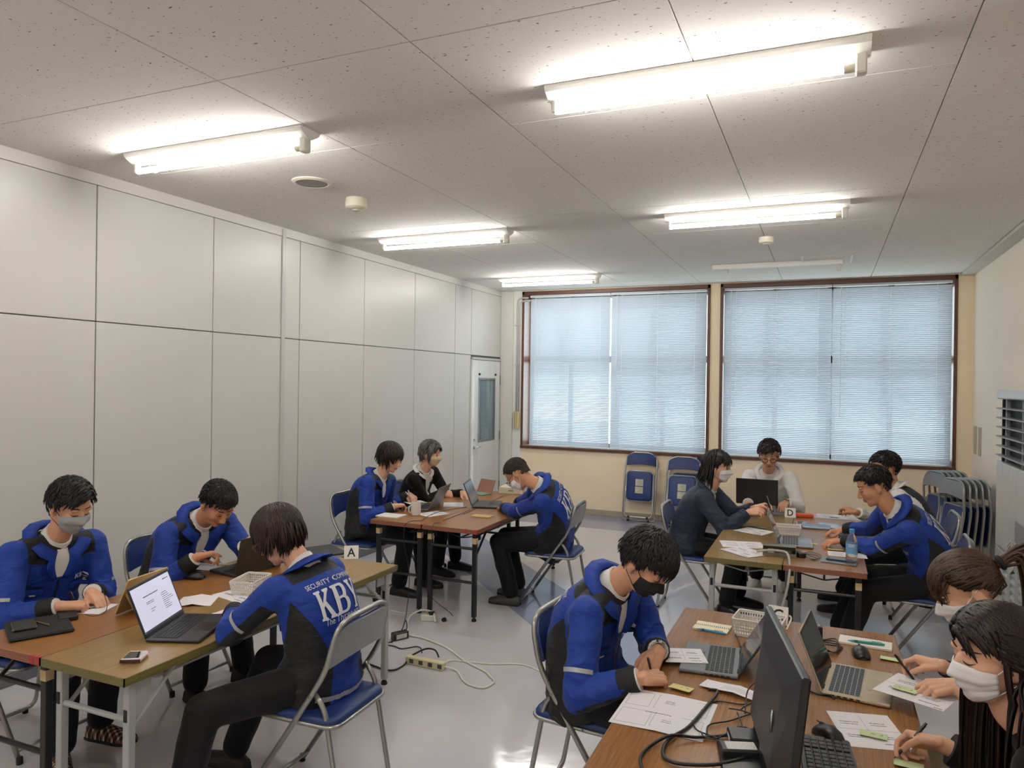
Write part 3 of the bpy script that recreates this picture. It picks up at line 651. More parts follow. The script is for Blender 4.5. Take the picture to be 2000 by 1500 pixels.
mb = MB(); mb.tube(fillet([(XR, AY1-.62, 1.86), (XR-.09, AY1-.62, 1.86), (XR-.09, AY1-.62, 1.80)], .02), .016, 8); tag(mb.build('pipe_stub', BLK, None, True), 'short black pipe elbow on the wall above the air conditioner', 'pipe')
# ---------------------------------------------------------------- people
SKIN = {}
def skin(tone): return mat('skin_'+tone, {'fair': '#d9a88c', 'tan': '#c08a69', 'mid': '#cd9a7c'}[tone], .5, var=.05, vscale=30, sss=.0, spec=.35)
def head_base():
    mb = MB()
    mb.ell((0, -.012, .036), (.0745, .094, .084), 24, 16); mb.ell((0, .018, -.02), (.064, .072, .085), 20, 14); mb.ell((0, .028, -.072), (.049, .054, .043), 18, 12); mb.ell((0, .062, -.097), (.021, .018, .016))
    for s in (-1, 1):
        mb.ell((s*.037, .053, -.026), (.027, .029, .031)); mb.ell((s*.030, .071, .0045), (.0150, .0125, .0115)); mb.ell((s*.011, .096, -.0355), (.0085, .010, .0078))
        mb.ell((s*.0775, -.014, -.008), (.0075, .019, .031), 14, 10, Matrix.Rotation(R(-12)*1, 3, 'X') @ Matrix.Rotation(s*R(-14), 3, 'Z')); mb.ell((s*.073, -.006, -.034), (.007, .010, .011))
        mb.ell((s*.03, .074, .024), (.026, .013, .009))
    mb.cap((0, .086, .006), (0, .103, -.030), .0085, .0125, 12)
    mb.ell((0, .083, -.0565), (.021, .011, .0065)); mb.ell((0, .081, -.0685), (.018, .0115, .0065))
    mb.cap((0, -.018, -.05), (0, -.034, -.215), .050, .057, 16)
    return remesh(mb, .0042, 3)
HEAD = head_base()
HBVH = BVHTree.FromPolygons([tuple(v) for v in HEAD[0]], HEAD[1])
def hray(p, tgt):
    p = Vector(p); d = (Vector(tgt)-p).normalized(); h = HBVH.ray_cast(p, d); return h[0], h[1]
def hfront(x, z, off=0.0):
    h, n = hray((x, .3, z), (x, 0, z)); return (h+n*off) if h is not None else Vector((x, .09, z))
def rotm(right, fwd, up): return Matrix(((right.x, fwd.x, up.x), (right.y, fwd.y, up.y), (right.z, fwd.z, up.z)))
def frame_from(fwd, up):
    f = fwd.normalized(); r = f.cross(up).normalized(); u = r.cross(f); return rotm(r, f, u)
def ik(A, B, l1, l2, hint):
    d = B-A; L = d.length
    if L > (l1+l2)*.985: s = L/((l1+l2)*.985); l1 *= s; l2 *= s
    d.normalize(); a = (l1*l1-l2*l2+L*L)/(2*L); h = math.sqrt(max(l1*l1-a*a, 1e-6)); hn = (hint-d*hint.dot(d)).normalized(); return A+d*a+hn*h
HPOSE = {  # curls of index..little (knuckle, middle, tip), spread
 'rest': [(18, 24, 14)]*4, 'flat': [(6, 12, 8)]*4, 'type': [(28, 38, 20)]*4, 'fist': [(62, 80, 45)]*4,
 'pen': [(48, 38, 16), (54, 56, 26), (62, 74, 36), (64, 78, 38)], 'hold': [(30, 50, 28), (36, 54, 30), (42, 60, 32), (46, 64, 34)], 'point': [(14, 12, 8), (38, 48, 26), (50, 62, 34), (54, 66, 36)]}
def hand_shape(mb, Wp, dirv, back, side, pose, sc=1.0):
    """side +1 right, -1 left. back = direction the back of the hand faces"""
    f = dirv.normalized(); b = (back-f*back.dot(f)).normalized(); x = f.cross(b); th = -side   # thumb side along x
    def L(px, py, pz): return Wp+x*(px*sc)+f*(py*sc)+b*(pz*sc)
    kn = [(th*.0295, .088, .004), (th*.0095, .092, .006), (-th*.0105, .087, .004), (-th*.0285, .078, .0)]
    wr = [(th*.016, .0, 0), (th*.006, .0, 0), (-th*.006, .0, 0), (-th*.016, 0, 0)]
    for k, w_ in zip(kn, wr): mb.cap(L(*w_), L(*k), .0155*sc, .0118*sc, 10); mb.cap(L(w_[0], w_[1], -.006), L(k[0]*.95, k[1]*.86, -.006), .0145*sc, .0105*sc, 10)
    seg = [(.042, .025, .021), (.046, .028, .022), (.042, .026, .021), (.033, .020, .019)]; rad = [.0094, .0096, .0090, .0080]
    tips = []
    for i in range(4):
        a = 0; p = kn[i]; r0 = rad[i]
        for j in range(3):
            a += R(HPOSE[pose][i][j]); q = (p[0]+th*(.0022 if i == 0 else -.001*i)*(1 if j == 0 else .3), p[1]+seg[i][j]*math.cos(a), p[2]-seg[i][j]*math.sin(a))
            mb.cap(L(*p), L(*q), r0*sc, r0*.9*sc, 10); p = q; r0 *= .92
        tips.append(L(*p))
    if pose in ('pen', 'hold', 'fist', 'point'): t = [(th*.020, .012, -.008), (th*.043, .048, -.018), (th*.040, .078, -.036), (th*.028, .098, -.050)]
    elif pose in ('type', 'rest'): t = [(th*.020, .012, -.006), (th*.047, .044, -.014), (th*.056, .075, -.022), (th*.053, .100, -.028)]
    else: t = [(th*.020, .012, -.004), (th*.050, .040, -.008), (th*.068, .066, -.010), (th*.078, .090, -.012)]
    rr = [.0155, .0125, .0108, .0092]
    for j in range(3): mb.cap(L(*t[j]), L(*t[j+1]), rr[j]*sc, rr[j+1]*sc, 10)
    mb.cap(L(th*.010, .01, -.008), L(th*.030, .075, -.006), .015*sc, .010*sc, 10)
    return dict(tips=tips, thumb=L(*t[3]), web=L(th*.034, .055, .012), L=L)

# outfits ---------------------------------------------------------------
def jacket_mat(name, c1, c2, rough=.62, fold=.35):
    if name in MATS: return MATS[name]
    m = bpy.data.materials.new(name); m.use_nodes = True; t = m.node_tree; b = t.nodes['Principled BSDF']; L = t.links
    at = t.nodes.new('ShaderNodeAttribute'); at.attribute_name = 'panel'; gt = t.nodes.new('ShaderNodeMath'); gt.operation = 'GREATER_THAN'; gt.inputs[1].default_value = 0.0; L.new(at.outputs['Fac'], gt.inputs[0])
    mx = t.nodes.new('ShaderNodeMix'); mx.data_type = 'RGBA'; mx.inputs[6].default_value = lin(c1); mx.inputs[7].default_value = lin(c2); L.new(gt.outputs[0], mx.inputs[0])
    tc = t.nodes.new('ShaderNodeTexCoord'); n = t.nodes.new('ShaderNodeTexNoise'); n.inputs['Scale'].default_value = 5; n.inputs['Detail'].default_value = 3; L.new(tc.outputs['Object'], n.inputs['Vector'])
    hs = t.nodes.new('ShaderNodeHueSaturation'); mr = t.nodes.new('ShaderNodeMapRange'); mr.inputs['To Min'].default_value = .88; mr.inputs['To Max'].default_value = 1.12; L.new(n.outputs['Fac'], mr.inputs[0]); L.new(mr.outputs[0], hs.inputs['Value']); L.new(mx.outputs[2], hs.inputs['Color']); L.new(hs.outputs[0], b.inputs['Base Color'])
    mp = t.nodes.new('ShaderNodeMapping'); mp.inputs['Scale'].default_value = (1, 1, 2.3); L.new(tc.outputs['Object'], mp.inputs[0])
    n2 = t.nodes.new('ShaderNodeTexNoise'); n2.inputs['Scale'].default_value = 9; n2.inputs['Detail'].default_value = 2; n2.inputs['Distortion'].default_value = .8; L.new(mp.outputs[0], n2.inputs['Vector'])
    bp = t.nodes.new('ShaderNodeBump'); bp.inputs['Strength'].default_value = fold; bp.inputs['Distance'].default_value = .03; L.new(n2.outputs['Fac'], bp.inputs['Height'])
    n3 = t.nodes.new('ShaderNodeTexNoise'); n3.inputs['Scale'].default_value = 700; L.new(tc.outputs['Object'], n3.inputs['Vector'])
    bp2 = t.nodes.new('ShaderNodeBump'); bp2.inputs['Strength'].default_value = .08; bp2.inputs['Distance'].default_value = .002; L.new(n3.outputs['Fac'], bp2.inputs['Height']); L.new(bp.outputs[0], bp2.inputs['Normal']); L.new(bp2.outputs[0], b.inputs['Normal'])
    b.inputs['Roughness'].default_value = rough; b.inputs['Sheen Weight'].default_value = .05; b.inputs['Specular IOR Level'].default_value = .3
    MATS[name] = m; return m
J_BLUE = jacket_mat('work_jacket', '#0f348a', '#1a1b1d'); J_NAVY = jacket_mat('navy_jacket', '#252e3f', '#252e3f'); J_BLACK = jacket_mat('black_knit', '#0d0d0e', '#0d0d0e', .85, .2); J_WHITE = jacket_mat('white_shirt', '#d9d7d6', '#d9d7d6', .7, .3); J_KHAKI = jacket_mat('cream_top', '#cfc6b4', '#cfc6b4', .8)
J_VEST = jacket_mat('grey_vest', '#dad6d2', '#2b2e36', .75)
PANT = jacket_mat('black_trousers', '#08090c', '#08090c', .75, .25); PANT_N = jacket_mat('navy_trousers', '#0e121b', '#0e121b', .75, .25); PANT_K = jacket_mat('khaki_trousers', '#94866c', '#94866c', .8, .3)
BLUE = mat('jacket_blue', '#0f348a', .62, var=.08, spec=.3); CHAR = mat('jacket_charcoal', '#1b1c1e', .65, var=.06, spec=.3); SHIRT = mat('shirt_white', '#dedbd8', .7, var=.03); PRINT = mat('print_white', '#d8d9dc', .6, var=.02); REFL = mat('reflective_grey', '#a9aaae', .35, .2); ZIP = mat('zip_dark', '#0d0e12', .4)
HAIRM = {}
def hair_mat(name, c1, c2, rough=.42):
    if name in HAIRM: return HAIRM[name]
    m = bpy.data.materials.new('hair_'+name); m.use_nodes = True; t = m.node_tree; b = t.nodes['Principled BSDF']; L = t.links
    at = t.nodes.new('ShaderNodeAttribute'); at.attribute_name = 'lock'; mx = t.nodes.new('ShaderNodeMix'); mx.data_type = 'RGBA'; mx.inputs[6].default_value = lin(c1); mx.inputs[7].default_value = lin(c2); L.new(at.outputs['Fac'], mx.inputs[0]); L.new(mx.outputs[2], b.inputs['Base Color'])
    b.inputs['Roughness'].default_value = rough; b.inputs['Specular IOR Level'].default_value = .35
    HAIRM[name] = m; return m
HC = Vector((0, -.012, .032)); HR = Vector((.0775, .098, .0895))
def hair(style, col, gdir, seed=1, dens=1.0):
    """style: dict(front, side, back lengths; vol; line; n; part; gather). Works in the head frame, gdir = gravity there."""
    rnd = random.Random(seed); st = style; vol = st.get('vol', .010); mb = MB(); lk = []
    def line(az):   # lowest z of the hair cap by azimuth (0 = front)
        a = abs(az); f = st.get('fline', .072); s = st.get('sline', .006); b = st.get('bline', -.062)
        if a < 50: return f
        if a < 85: return f+(s-f)*((a-50)/35)**.8
        if a < 112: return s
        if a < 140: return s+(b-s)*((a-112)/28)
        return b
    def onsurf(p, k=1.0):
        q = Vector(((p.x-HC.x)/HR.x, (p.y-HC.y)/HR.y, (p.z-HC.z)/HR.z)); q.normalize(); return Vector((HC.x+q.x*HR.x*k, HC.y+q.y*HR.y*k, HC.z+q.z*HR.z*k))
    kv = 1+vol/.09
    # scalp cap
    nu, nv = 40, 22; rows = []
    for i in range(nv+1):
        row = []
        for j in range(nu):
            az = -180+360*j/nu; z0 = line(az); top = HC.z+HR.z
            zz = z0+(top-z0)*math.sin((1-i/nv)*PI/2) if i < nv else z0
            s = max(-1, min(1, (zz-HC.z)/HR.z)); c = math.sqrt(max(0, 1-s*s)); a = R(az)
            if zz < HC.z-.02: c = max(c, math.sqrt(1-((-.02)/HR.z)**2)*(1-.18*min(1, (HC.z-.02-zz)/.07)))
            edge = (i/nv)**6; k = kv*(1-edge)+1.0*edge
            k += .02*noise.noise(Vector((math.sin(a)*4, math.cos(a)*4, zz*40+seed)))
            row.append((HC.x+HR.x*k*c*math.sin(a), HC.y+HR.y*k*c*math.cos(a), HC.z+(zz-HC.z)*k if zz > HC.z else zz))
        rows.append(row)
    mb.grid(rows, True); lk += [.25]*len(mb.v)
    crown = Vector(st.get('crown', (0.01, -.045, .12))); n = int(st.get('n', 260)*dens); nb = int(st.get('bangs', 0)*dens); wk = .62 if dens > 1.5 else .85
    for i in range(n+nb):
        bang = i >= n
        for _ in range(30):
            q = Vector((rnd.gauss(0, 1), rnd.gauss(0, 1), rnd.gauss(.35, 1))).normalized(); p = Vector((HC.x+q.x*HR.x, HC.y+q.y*HR.y, HC.z+q.z*HR.z)); az = math.degrees(math.atan2(p.x, p.y))
            if bang and not (abs(az) < 62 and .058 < p.z < .118): continue
            if p.z > line(az)+.006: break
        else: continue
        a = abs(az); Lf, Ls, Lb = st.get('front', .06), st.get('side', .05), st.get('back', .05)
        Ln = Lf if a < 45 else (Ls if a < 120 else Lb); Ln *= rnd.uniform(.75, 1.15)
        if a < 60 and p.z > .1: Ln *= st.get('topk', 1.0)
        if 'rshort' in st and p.x > .0 and p.y > -.05: Ln = st['rshort']*rnd.uniform(.8, 1.1)
        w = st.get('w', .0085)*wk*rnd.uniform(.6, 1.25)
        if bang: Ln = st.get('bang_len', .085)*rnd.uniform(.8, 1.15)
        steps = max(4, int(Ln/.022)+2); step = Ln/steps
        d = (p-crown); nrm = Vector(((p.x-HC.x)/HR.x**2, (p.y-HC.y)/HR.y**2, (p.z-HC.z)/HR.z**2)).normalized()
        if 'part' in st:   # parting line: hair falls to both sides
            d = Vector(((1 if p.x > st['part'] else -1)*1.0, st.get('party', .25) if a < 90 else -.4, -.5))
        elif a < 70: d = d*.6+Vector((st.get('sweep', .15)*rnd.uniform(.5, 1.5), .06, 0))
        if 'gather' in st and not bang: d = Vector(st['gather'])-p
        if bang: d = Vector((p.x*3+rnd.gauss(0, .12), .55, -.35))
        d += Vector((rnd.gauss(0, 1), rnd.gauss(0, 1), rnd.gauss(0, 1)))*st.get('mess', .015)
        d = (d-nrm*d.dot(nrm)); d = d.normalized() if d.length > 1e-5 else Vector((0, 1, 0))
        lift = st.get('lift', 0.0)*rnd.uniform(.3, 1.2); pts = [onsurf(p, kv*.97)]; k = kv*1.0
        for s_ in range(steps):
            q = pts[-1]+d*step; fr = (s_+1)/steps
            if q.z > HC.z-.03 or st.get('hug', 0):
                q2 = onsurf(q, kv+rnd.uniform(.0, .02)+lift*fr*4); q = q2 if q.z > HC.z-.03 else (q if (q-HC).length > (q2-HC).length else q2)
            else:
                q2 = onsurf(q, kv*1.0); qn = Vector((q.x-HC.x, q.y-HC.y, 0)); q2n = Vector((q2.x-HC.x, q2.y-HC.y, 0))
                flare = Vector((q.x, q.y-HC.y, 0)).normalized()*st.get('flare', 0.0)*step; q += flare
                if 'gather' in st: pass
            d2 = (q-pts[-1]); d2 = d2.normalized() if d2.length > 1e-6 else d
            gk = st.get('grav', .35); d = (d2+gdir*gk*(.4+fr)).normalized()
            if 'behind' in st and Ln > .11 and q.z > -.10: q.y = min(q.y, -.02 if p.x > 0 else .015)
            if 'gather' in st and not bang and ((q-Vector(st['gather'])).length < .03 or q.y < -.112): pts.append(Vector(st['gather'])); break
            pts.append(q)
        m = len(pts); rs = [((w*(.55+.6*math.sin(PI*min(1, (t_+.6)/(m*.8)))) if t_ < m-1 else w*.12), .0022 if t_ < m-1 else .0007) for t_ in range(m)]
        o0 = len(mb.v); 
        out = (pts[m//2]-HC).normalized(); side_ = (pts[-1]-pts[0]).cross(out); side_ = side_.normalized() if side_.length > 1e-6 else Vector((1, 0, 0))
        mb.tube(pts, rs, 4, flat=side_); lk += [rnd.random()]*(len(mb.v)-o0)
    return mb, lk
KG = [[(0, 0), (.30, 0), (.30, .07), (.235, .09), (.235, .40), (.30, .47), (.50, .09), (.45, .07), (.45, 0), (.78, 0), (.78, .06), (.71, .10), (.42, .60), (.60, .86), (.68, .93), (.68, 1.0), (.42, 1.0), (.42, .93), (.48, .89), (.235, .55), (.235, .91), (.30, .93), (.30, 1.0), (0, 1.0), (0, .93), (.065, .91), (.065, .09), (0, .07)]]
def arc(cx, cy, rx, ry, a0, a1, n=8): return [(cx+rx*math.cos(R(a0+(a1-a0)*k/n)), cy+ry*math.sin(R(a0+(a1-a0)*k/n))) for k in range(n+1)]
BG = [[(0, 0), (.34, 0)]+arc(.34, .275, .26, .275, -90, 60)+arc(.32, .755, .23, .245, -30, 90)+[(0, 1.0), (0, .93), (.065, .91), (.065, .09), (0, .07)],
      [(.225, .08)]+arc(.32, .285, .105, .205, -90, 90)+[(.225, .49)], [(.225, .57)]+arc(.30, .745, .09, .175, -90, 90)+[(.225, .92)]]
YG = [[(.24, 0), (.54, 0), (.54, .07), (.475, .09), (.475, .42), (.66, .88), (.73, .93), (.73, 1.0), (.50, 1.0), (.50, .93), (.56, .90), (.43, .56), (.28, .90), (.34, .93), (.34, 1.0), (.02, 1.0), (.02, .93), (.09, .90), (.305, .42), (.305, .09), (.24, .07)]]
def kby(h):
    vs = []; fs = []; x = 0
    for g, adv in ((KG, .80), (BG, .64), (YG, .72)):
        v, f = text2d('', splines=g); o = len(vs); vs += [Vector(((p.x+x)*h, p.y*h, 0)) for p in v]; fs += [tuple(i+o for i in q) for q in f]; x += adv
    w = x*h; return [v-Vector((w/2, h/2, 0)) for v in vs], fs
def lay_text(body, h, offset=.0, shear=0, width=None):
    v, f = text2d(body, size=h*1.38, offset=offset, shear=shear); x0 = min(p.x for p in v); x1 = max(p.x for p in v); y0 = min(p.y for p in v); y1 = max(p.y for p in v)
    k = (width/(x1-x0)) if width else 1; return [Vector(((p.x-(x0+x1)/2)*k, p.y-(y0+y1)/2, 0)) for p in v], f

def person(label, seat, face, headpos, hpitch, hyaw, lh, rh, feet, outfit='work', hairst=None, haircol=None, mask=None, tone='mid', glasses=None, hroll=0, sc=1.0, twist=0, shoes='black', pants=None, vox=.008, back_print=True, bulge=.05, hscale=1.0, grey=None, eyes=True, knee_out=.0, wide=1.0):
    """seat (x, y); face: angle of the facing direction (deg); headpos: head centre in the room; hands: dict(w=wrist, t=finger target, pose, back)"""
    base = Vector((seat[0], seat[1], 0)); root = tag(empty('person', base), label, 'person', 'people at the tables')
    fa = R(face); Fd = Vector((math.cos(fa), math.sin(fa), 0)); Rt = Vector((math.sin(fa), -math.cos(fa), 0)); Z = Vector((0, 0, 1))
    Pv = base+Z*(.435+.085*sc)-Fd*.06
    # head frame
    ha = fa+R(hyaw); hf0 = Vector((math.cos(ha), math.sin(ha), 0)); hf = hf0*math.cos(R(hpitch))-Z*math.sin(R(hpitch)); Hm = frame_from(hf, Z)
    Hm = Hm @ Matrix.Rotation(R(hroll), 3, 'Y'); H = Vector(headpos); hs = hscale
    skull = H+Hm @ Vector((0, -.03, -.095))*hs
    tdir = (skull-Pv).normalized(); nk = min(.85, .45+max(0, hpitch-20)*.012); neckd = (Hm @ Vector((0, .25, 1))*nk+tdir*(1-nk)).normalized(); N = skull-neckd*.088*sc
    ctl = (Pv+N)/2-Fd*bulge*1.6+Z*.02
    def spine(t): return (Pv*(1-t)+ctl*t)*(1-t)+(ctl*(1-t)+N*t)*t
    def sfr(t):
        t2 = max(0, min(1, t)); T = ((ctl-Pv)*(1-t2)+(N-ctl)*t2).normalized()
        tw = R(twist)*t2; r = (Rt*math.cos(tw)+Fd*math.sin(tw)); r = (r-T*r.dot(T)).normalized(); return T, r, T.cross(r)*1.0
    # section sizes
    ts = [-.17, -.08, .05, .2, .35, .5, .64, .76, .85, .92, .97, 1.02]
    ww = [.188, .194, .184, .170, .170, .178, .186, .186, .170, .130, .085, .060]; dd = [.150, .152, .142, .128, .124, .126, .124, .116, .102, .086, .070, .058]
    k_ = sc*wide*(1.07 if outfit in ('work', 'navy') else 1.0)
    def sec(t): return np.interp(t, ts, ww)*k_, np.interp(t, ts, dd)*k_
    def cpos(t): 
        if t < 0: T, r, d = sfr(0); return Pv+(T*.75-Fd*.1*0+Vector((0, 0, .25)))*t*.48
        if t > 1: T, r, d = sfr(1); return N+T*(t-1)*.48
        return spine(t)
    def tsurf(t, th, off=0):
        """torso surface point, th degrees from the front, + to the wearer's right"""
        T, r, d = sfr(t); fr = -d if d.dot(Fd) < 0 else d; w, dp = sec(t); a = R(th); e = .82
        s, c = math.sin(a), math.cos(a); sx = math.copysign(abs(s)**e, s); cx = math.copysign(abs(c)**e, c)
        n = (r*s/w+fr*c/dp).normalized(); return cpos(t)+r*(w*sx)+fr*(dp*cx)+n*off, n
    # arms
    Tn, rn, dn = sfr(.9); frn = dn if dn.dot(Fd) > 0 else -dn
    sh = {}; el = {}; wr = {}; Hd = {}
    for s, h in ((1, rh), (-1, lh)):
        w = Vector(h['w']); reach = (w-(spine(.86)+rn*s*.17*k_)); sh[s] = spine(.87)+rn*(s*.172*k_)+Fd*h.get('sf', .03)+Z*h.get('su', 0)
        hint = Vector(h['hint']) if 'hint' in h else (-Z*1.0+rn*s*h.get('out', .55)-Fd*.25)
        el[s] = ik(sh[s], w, .285*sc, .25*sc, hint); wr[s] = w
    ank = {}; kne = {}; hip = {}
    for s, f in ((1, feet[1]), (-1, feet[0])):
        ank[s] = Vector((f[0], f[1], .09)); hip[s] = Pv+Rt*(s*.085*sc)-Z*.01; kne[s] = ik(hip[s], ank[s], .42*sc, .41*sc, Z*.8+Fd*.9+Rt*s*knee_out)
    # ---- clothes: upper garment
    mb = MB(); rows = []
    for i in range(26):
        t = -.17+(1.02+.17)*i/25; rows.append([tsurf(t, a)[0] for a in [360*j/28 for j in range(28)]])
    mb.grid(rows, True); n0 = len(mb.v)
    mb.f.append(tuple(range(n0-26*28, n0-25*28))); mb.f.append(tuple(reversed(range(n0-28, n0)))); mb.m += [0, 0]
    ar = {'work': (.067, .060, .048), 'knit': (.062, .052, .042), 'shirt': (.066, .056, .046), 'navy': (.074, .066, .054), 'bare': (.06, .05, .042)}[{'work': 'work', 'cardigan': 'knit', 'shirt': 'shirt', 'navy': 'navy', 'vest': 'shirt', 'sweater': 'navy', 'top': 'knit'}[outfit]]
    cuffpt = {}
    for s in (1, -1):
        mb.cap(spine(.93)+rn*(s*.05*k_)-Z*.01, sh[s]+(sh[s]-spine(.87)).normalized()*-.01, .060*k_, .062*k_, 14)
        mb.ell(sh[s], (.065*k_,)*3, 16, 12); mb.cap(spine(.70)+rn*(s*.105*k_), sh[s], .075*k_, .058*k_, 14)
        mb.cap(sh[s], el[s], ar[0]*sc, ar[1]*sc, 16); fd = (wr[s]-el[s]); cut = .0 if outfit != 'top' else .16
        q = wr[s]-fd.normalized()*(.035+cut); cuffpt[s] = q; mb.cap(el[s], q-fd.normalized()*ar[2]*sc*.8, ar[1]*sc, ar[2]*sc, 16)
    av, af, an = remesh(mb, vox, 9)
    # panels, wrinkles
    sp = np.array([cpos(t) for t in np.linspace(-.17, 1.02, 40)]); tt = np.linspace(-.17, 1.02, 40)
    D = np.linalg.norm(av[:, None, :]-sp[None], axis=2); it = D.argmin(1); tv = tt[it]
    fr_r = np.array([sfr(t)[1] for t in tt]); fr_f = np.array([(lambda d: d if d.dot(Fd) > 0 else -d)(sfr(t)[2]) for t in tt])
    tg = np.gradient(sp, tt, axis=0); tl_ = np.linalg.norm(tg, axis=1); rel = av-sp[it]; al_ = (rel*tg[it]).sum(1)/tl_[it]; tv = tv+np.clip(al_/tl_[it], -.03, .03); rel = rel-tg[it]/tl_[it][:, None]*al_[:, None]; lx = (rel*fr_r[it]).sum(1); ly = (rel*fr_f[it]).sum(1); ang = np.degrees(np.arctan2(lx, ly)); aab = np.abs(ang)
    panel = np.full(len(av), -1.0); isarm = np.zeros(len(av), bool); elb = np.full(len(av), 1.0)
    armu = np.zeros(len(av))
    for s in (1, -1):
        for (A, B, ra, under) in ((sh[s], el[s], ar[0], None), (el[s], wr[s], ar[1], None)):
            a = np.array(A); b = np.array(B); ab = b-a; L2 = (ab**2).sum(); u = ((av-a)@ab/L2); uc = np.clip(u, 0, 1); pr = a+uc[:, None]*ab; dist = np.linalg.norm(av-pr, axis=1)
            near = (dist < ra*sc*1.22) & (u > (.16 if A is sh[s] else -.05)); isarm |= near
            und = np.array(-Z*.75-Fd*.55+rn*s*.1); abn = ab/np.sqrt(L2); und = und-abn*(und@abn); und /= np.linalg.norm(und)
            rad = (av-pr)/np.maximum(dist, 1e-6)[:, None]; dotv = rad@und
            armu = np.where(near, np.minimum(dotv-.42, (u-.10)*4 if A is sh[s] else 9), armu)
        elb = np.minimum(elb, np.linalg.norm(av-np.array(el[s]), axis=1))
    if outfit == 'work':
        side_p = (np.clip(10+(.64-tv)*80, -12, 44)-np.abs(aab-100))/36; yk = np.minimum((tv-np.where(aab < 90, .86, .875))/.05, (.150*k_-np.abs(lx))/.03)
        panel = np.where(isarm, armu, np.maximum(side_p, yk))
    elif outfit == 'vest': panel = np.where(isarm | (np.abs(lx) > .165*k_), -1, 1.0)
    nz = np.array([noise.noise(Vector((p[0]*9, p[1]*9, p[2]*14))) for p in av]); nz2 = np.array([noise.noise(Vector((p[0]*22+5, p[1]*22, p[2]*30))) for p in av])
    am = .006 if outfit in ('work', 'navy', 'shirt', 'vest') else .003
    rg = np.array([(1-abs(noise.noise(Vector((p[0]*11+3, p[1]*11, p[2]*17)))))**4 for p in av])-.35; rw = np.clip(1.25-elb/.16, .12, 1)+np.where(~isarm, np.clip((.45-tv)*1.6, 0, .8), 0)
    av = av+an*(rg*.010*rw*(am/.006))[:, None]
    av = av+an*((nz*am)+(nz2*am*.7*np.clip(1.2-elb/.18, .25, 1)))[:, None]
    jm = {'work': J_BLUE, 'navy': J_NAVY, 'cardigan': J_BLACK, 'shirt': J_WHITE, 'vest': J_VEST, 'sweater': J_BLACK, 'top': J_KHAKI}[outfit]
    bv = np.array(base); me = bpy.data.meshes.new('jacket'); me.from_pydata((av-bv).tolist(), [], af); me.materials.append(jm); me.polygons.foreach_set('use_smooth', [True]*len(af))
    at = me.attributes.new('panel', 'FLOAT', 'POINT'); at.data.foreach_set('value', panel.astype(np.float32)); me.update()
    jname = {'work': 'work_jacket', 'navy': 'zip_jacket', 'cardigan': 'cardigan', 'shirt': 'dress_shirt', 'vest': 'vest_and_shirt', 'sweater': 'sweater', 'top': 'blouse'}[outfit]
    jk = link(jname, me, root)
    JB = BVHTree.FromPolygons([tuple(p) for p in av], af)
    def onj(p, n, off):
        h = JB.ray_cast(p+n*.040, -n, .12); return (h[0]+n*off) if h[0] is not None else p+n*off
    def tj(t, th, off): p, n = tsurf(t, th); return onj(p, n, off)
    def cpart(nm, mb, m, par=jk, sm=40): return mb.build(nm, m, par, sm, base=base)
    # cuffs
    for s in (1, -1):
        d = (wr[s]-el[s]).normalized(); q = cuffpt[s]
        if outfit in ('work',):
            mb = MB(); mb.tube([q-d*.055, q-d*.05, q, q+d*.012, q+d*.010], [ar[2]*sc*1.02, ar[2]*sc*1.06, ar[2]*sc*.98, ar[2]*sc*.92, ar[2]*sc*.7], 14); cpart('cuff', mb, CHAR)
            mb = MB(); mb.tube([q, q+d*.017, q+d*.015], [ar[2]*sc*.86, ar[2]*sc*.82, ar[2]*sc*.6], 14); cpart('shirt_cuff', mb, SHIRT)
            # reflective band round the upper sleeve, outer half
            A = sh[s]+(el[s]-sh[s])*.72; du = (el[s]-sh[s]).normalized(); o = (rn*s+Fd*.2); o = (o-du*o.dot(du)).normalized(); p2 = du.cross(o); rows = [[], []]
            for k in range(9):
                a = R(-60+120*k/8); nn = o*math.cos(a)+p2*math.sin(a)
                for r_, e_ in ((0, -.008), (1, .008)): rows[r_].append(onj(A+du*e_+nn*ar[0]*sc, nn, .003))
            mb = MB(); mb.grid(rows); cpart('sleeve_stripe', mb, REFL)
        elif outfit in ('navy', 'sweater', 'cardigan', 'shirt', 'vest'):
            mb = MB(); mb.tube([q-d*.03, q-d*.025, q+d*.01, q+d*.008], [ar[2]*sc*.95, ar[2]*sc*1.0, ar[2]*sc*.9, ar[2]*sc*.7], 14); cpart('cuff', mb, jm if outfit != 'vest' else SHIRT)
    # opening at the neck: shirt, collar
    vb = {'work': .70, 'cardigan': .60, 'navy': .80, 'shirt': .90, 'vest': .74, 'sweater': .95, 'top': .93}[outfit]
    def edge(t): x = max(0, min(1, (t-vb)/(1.0-vb))); return 2.5+({'work': 11, 'cardigan': 14, 'navy': 20}.get(outfit, 34))*x
    if outfit in ('work', 'cardigan', 'vest', 'navy'):
        rows = []
        for i in range(12):
            t = vb+(1.0-vb)*i/11; rows.append([tj(min(t, .985), edge(t)*(j/5-1), .004) for j in range(11)])
        mb = MB(); mb.grid(rows); cpart('shirt_front', mb, SHIRT if outfit != 'navy' else J_WHITE)
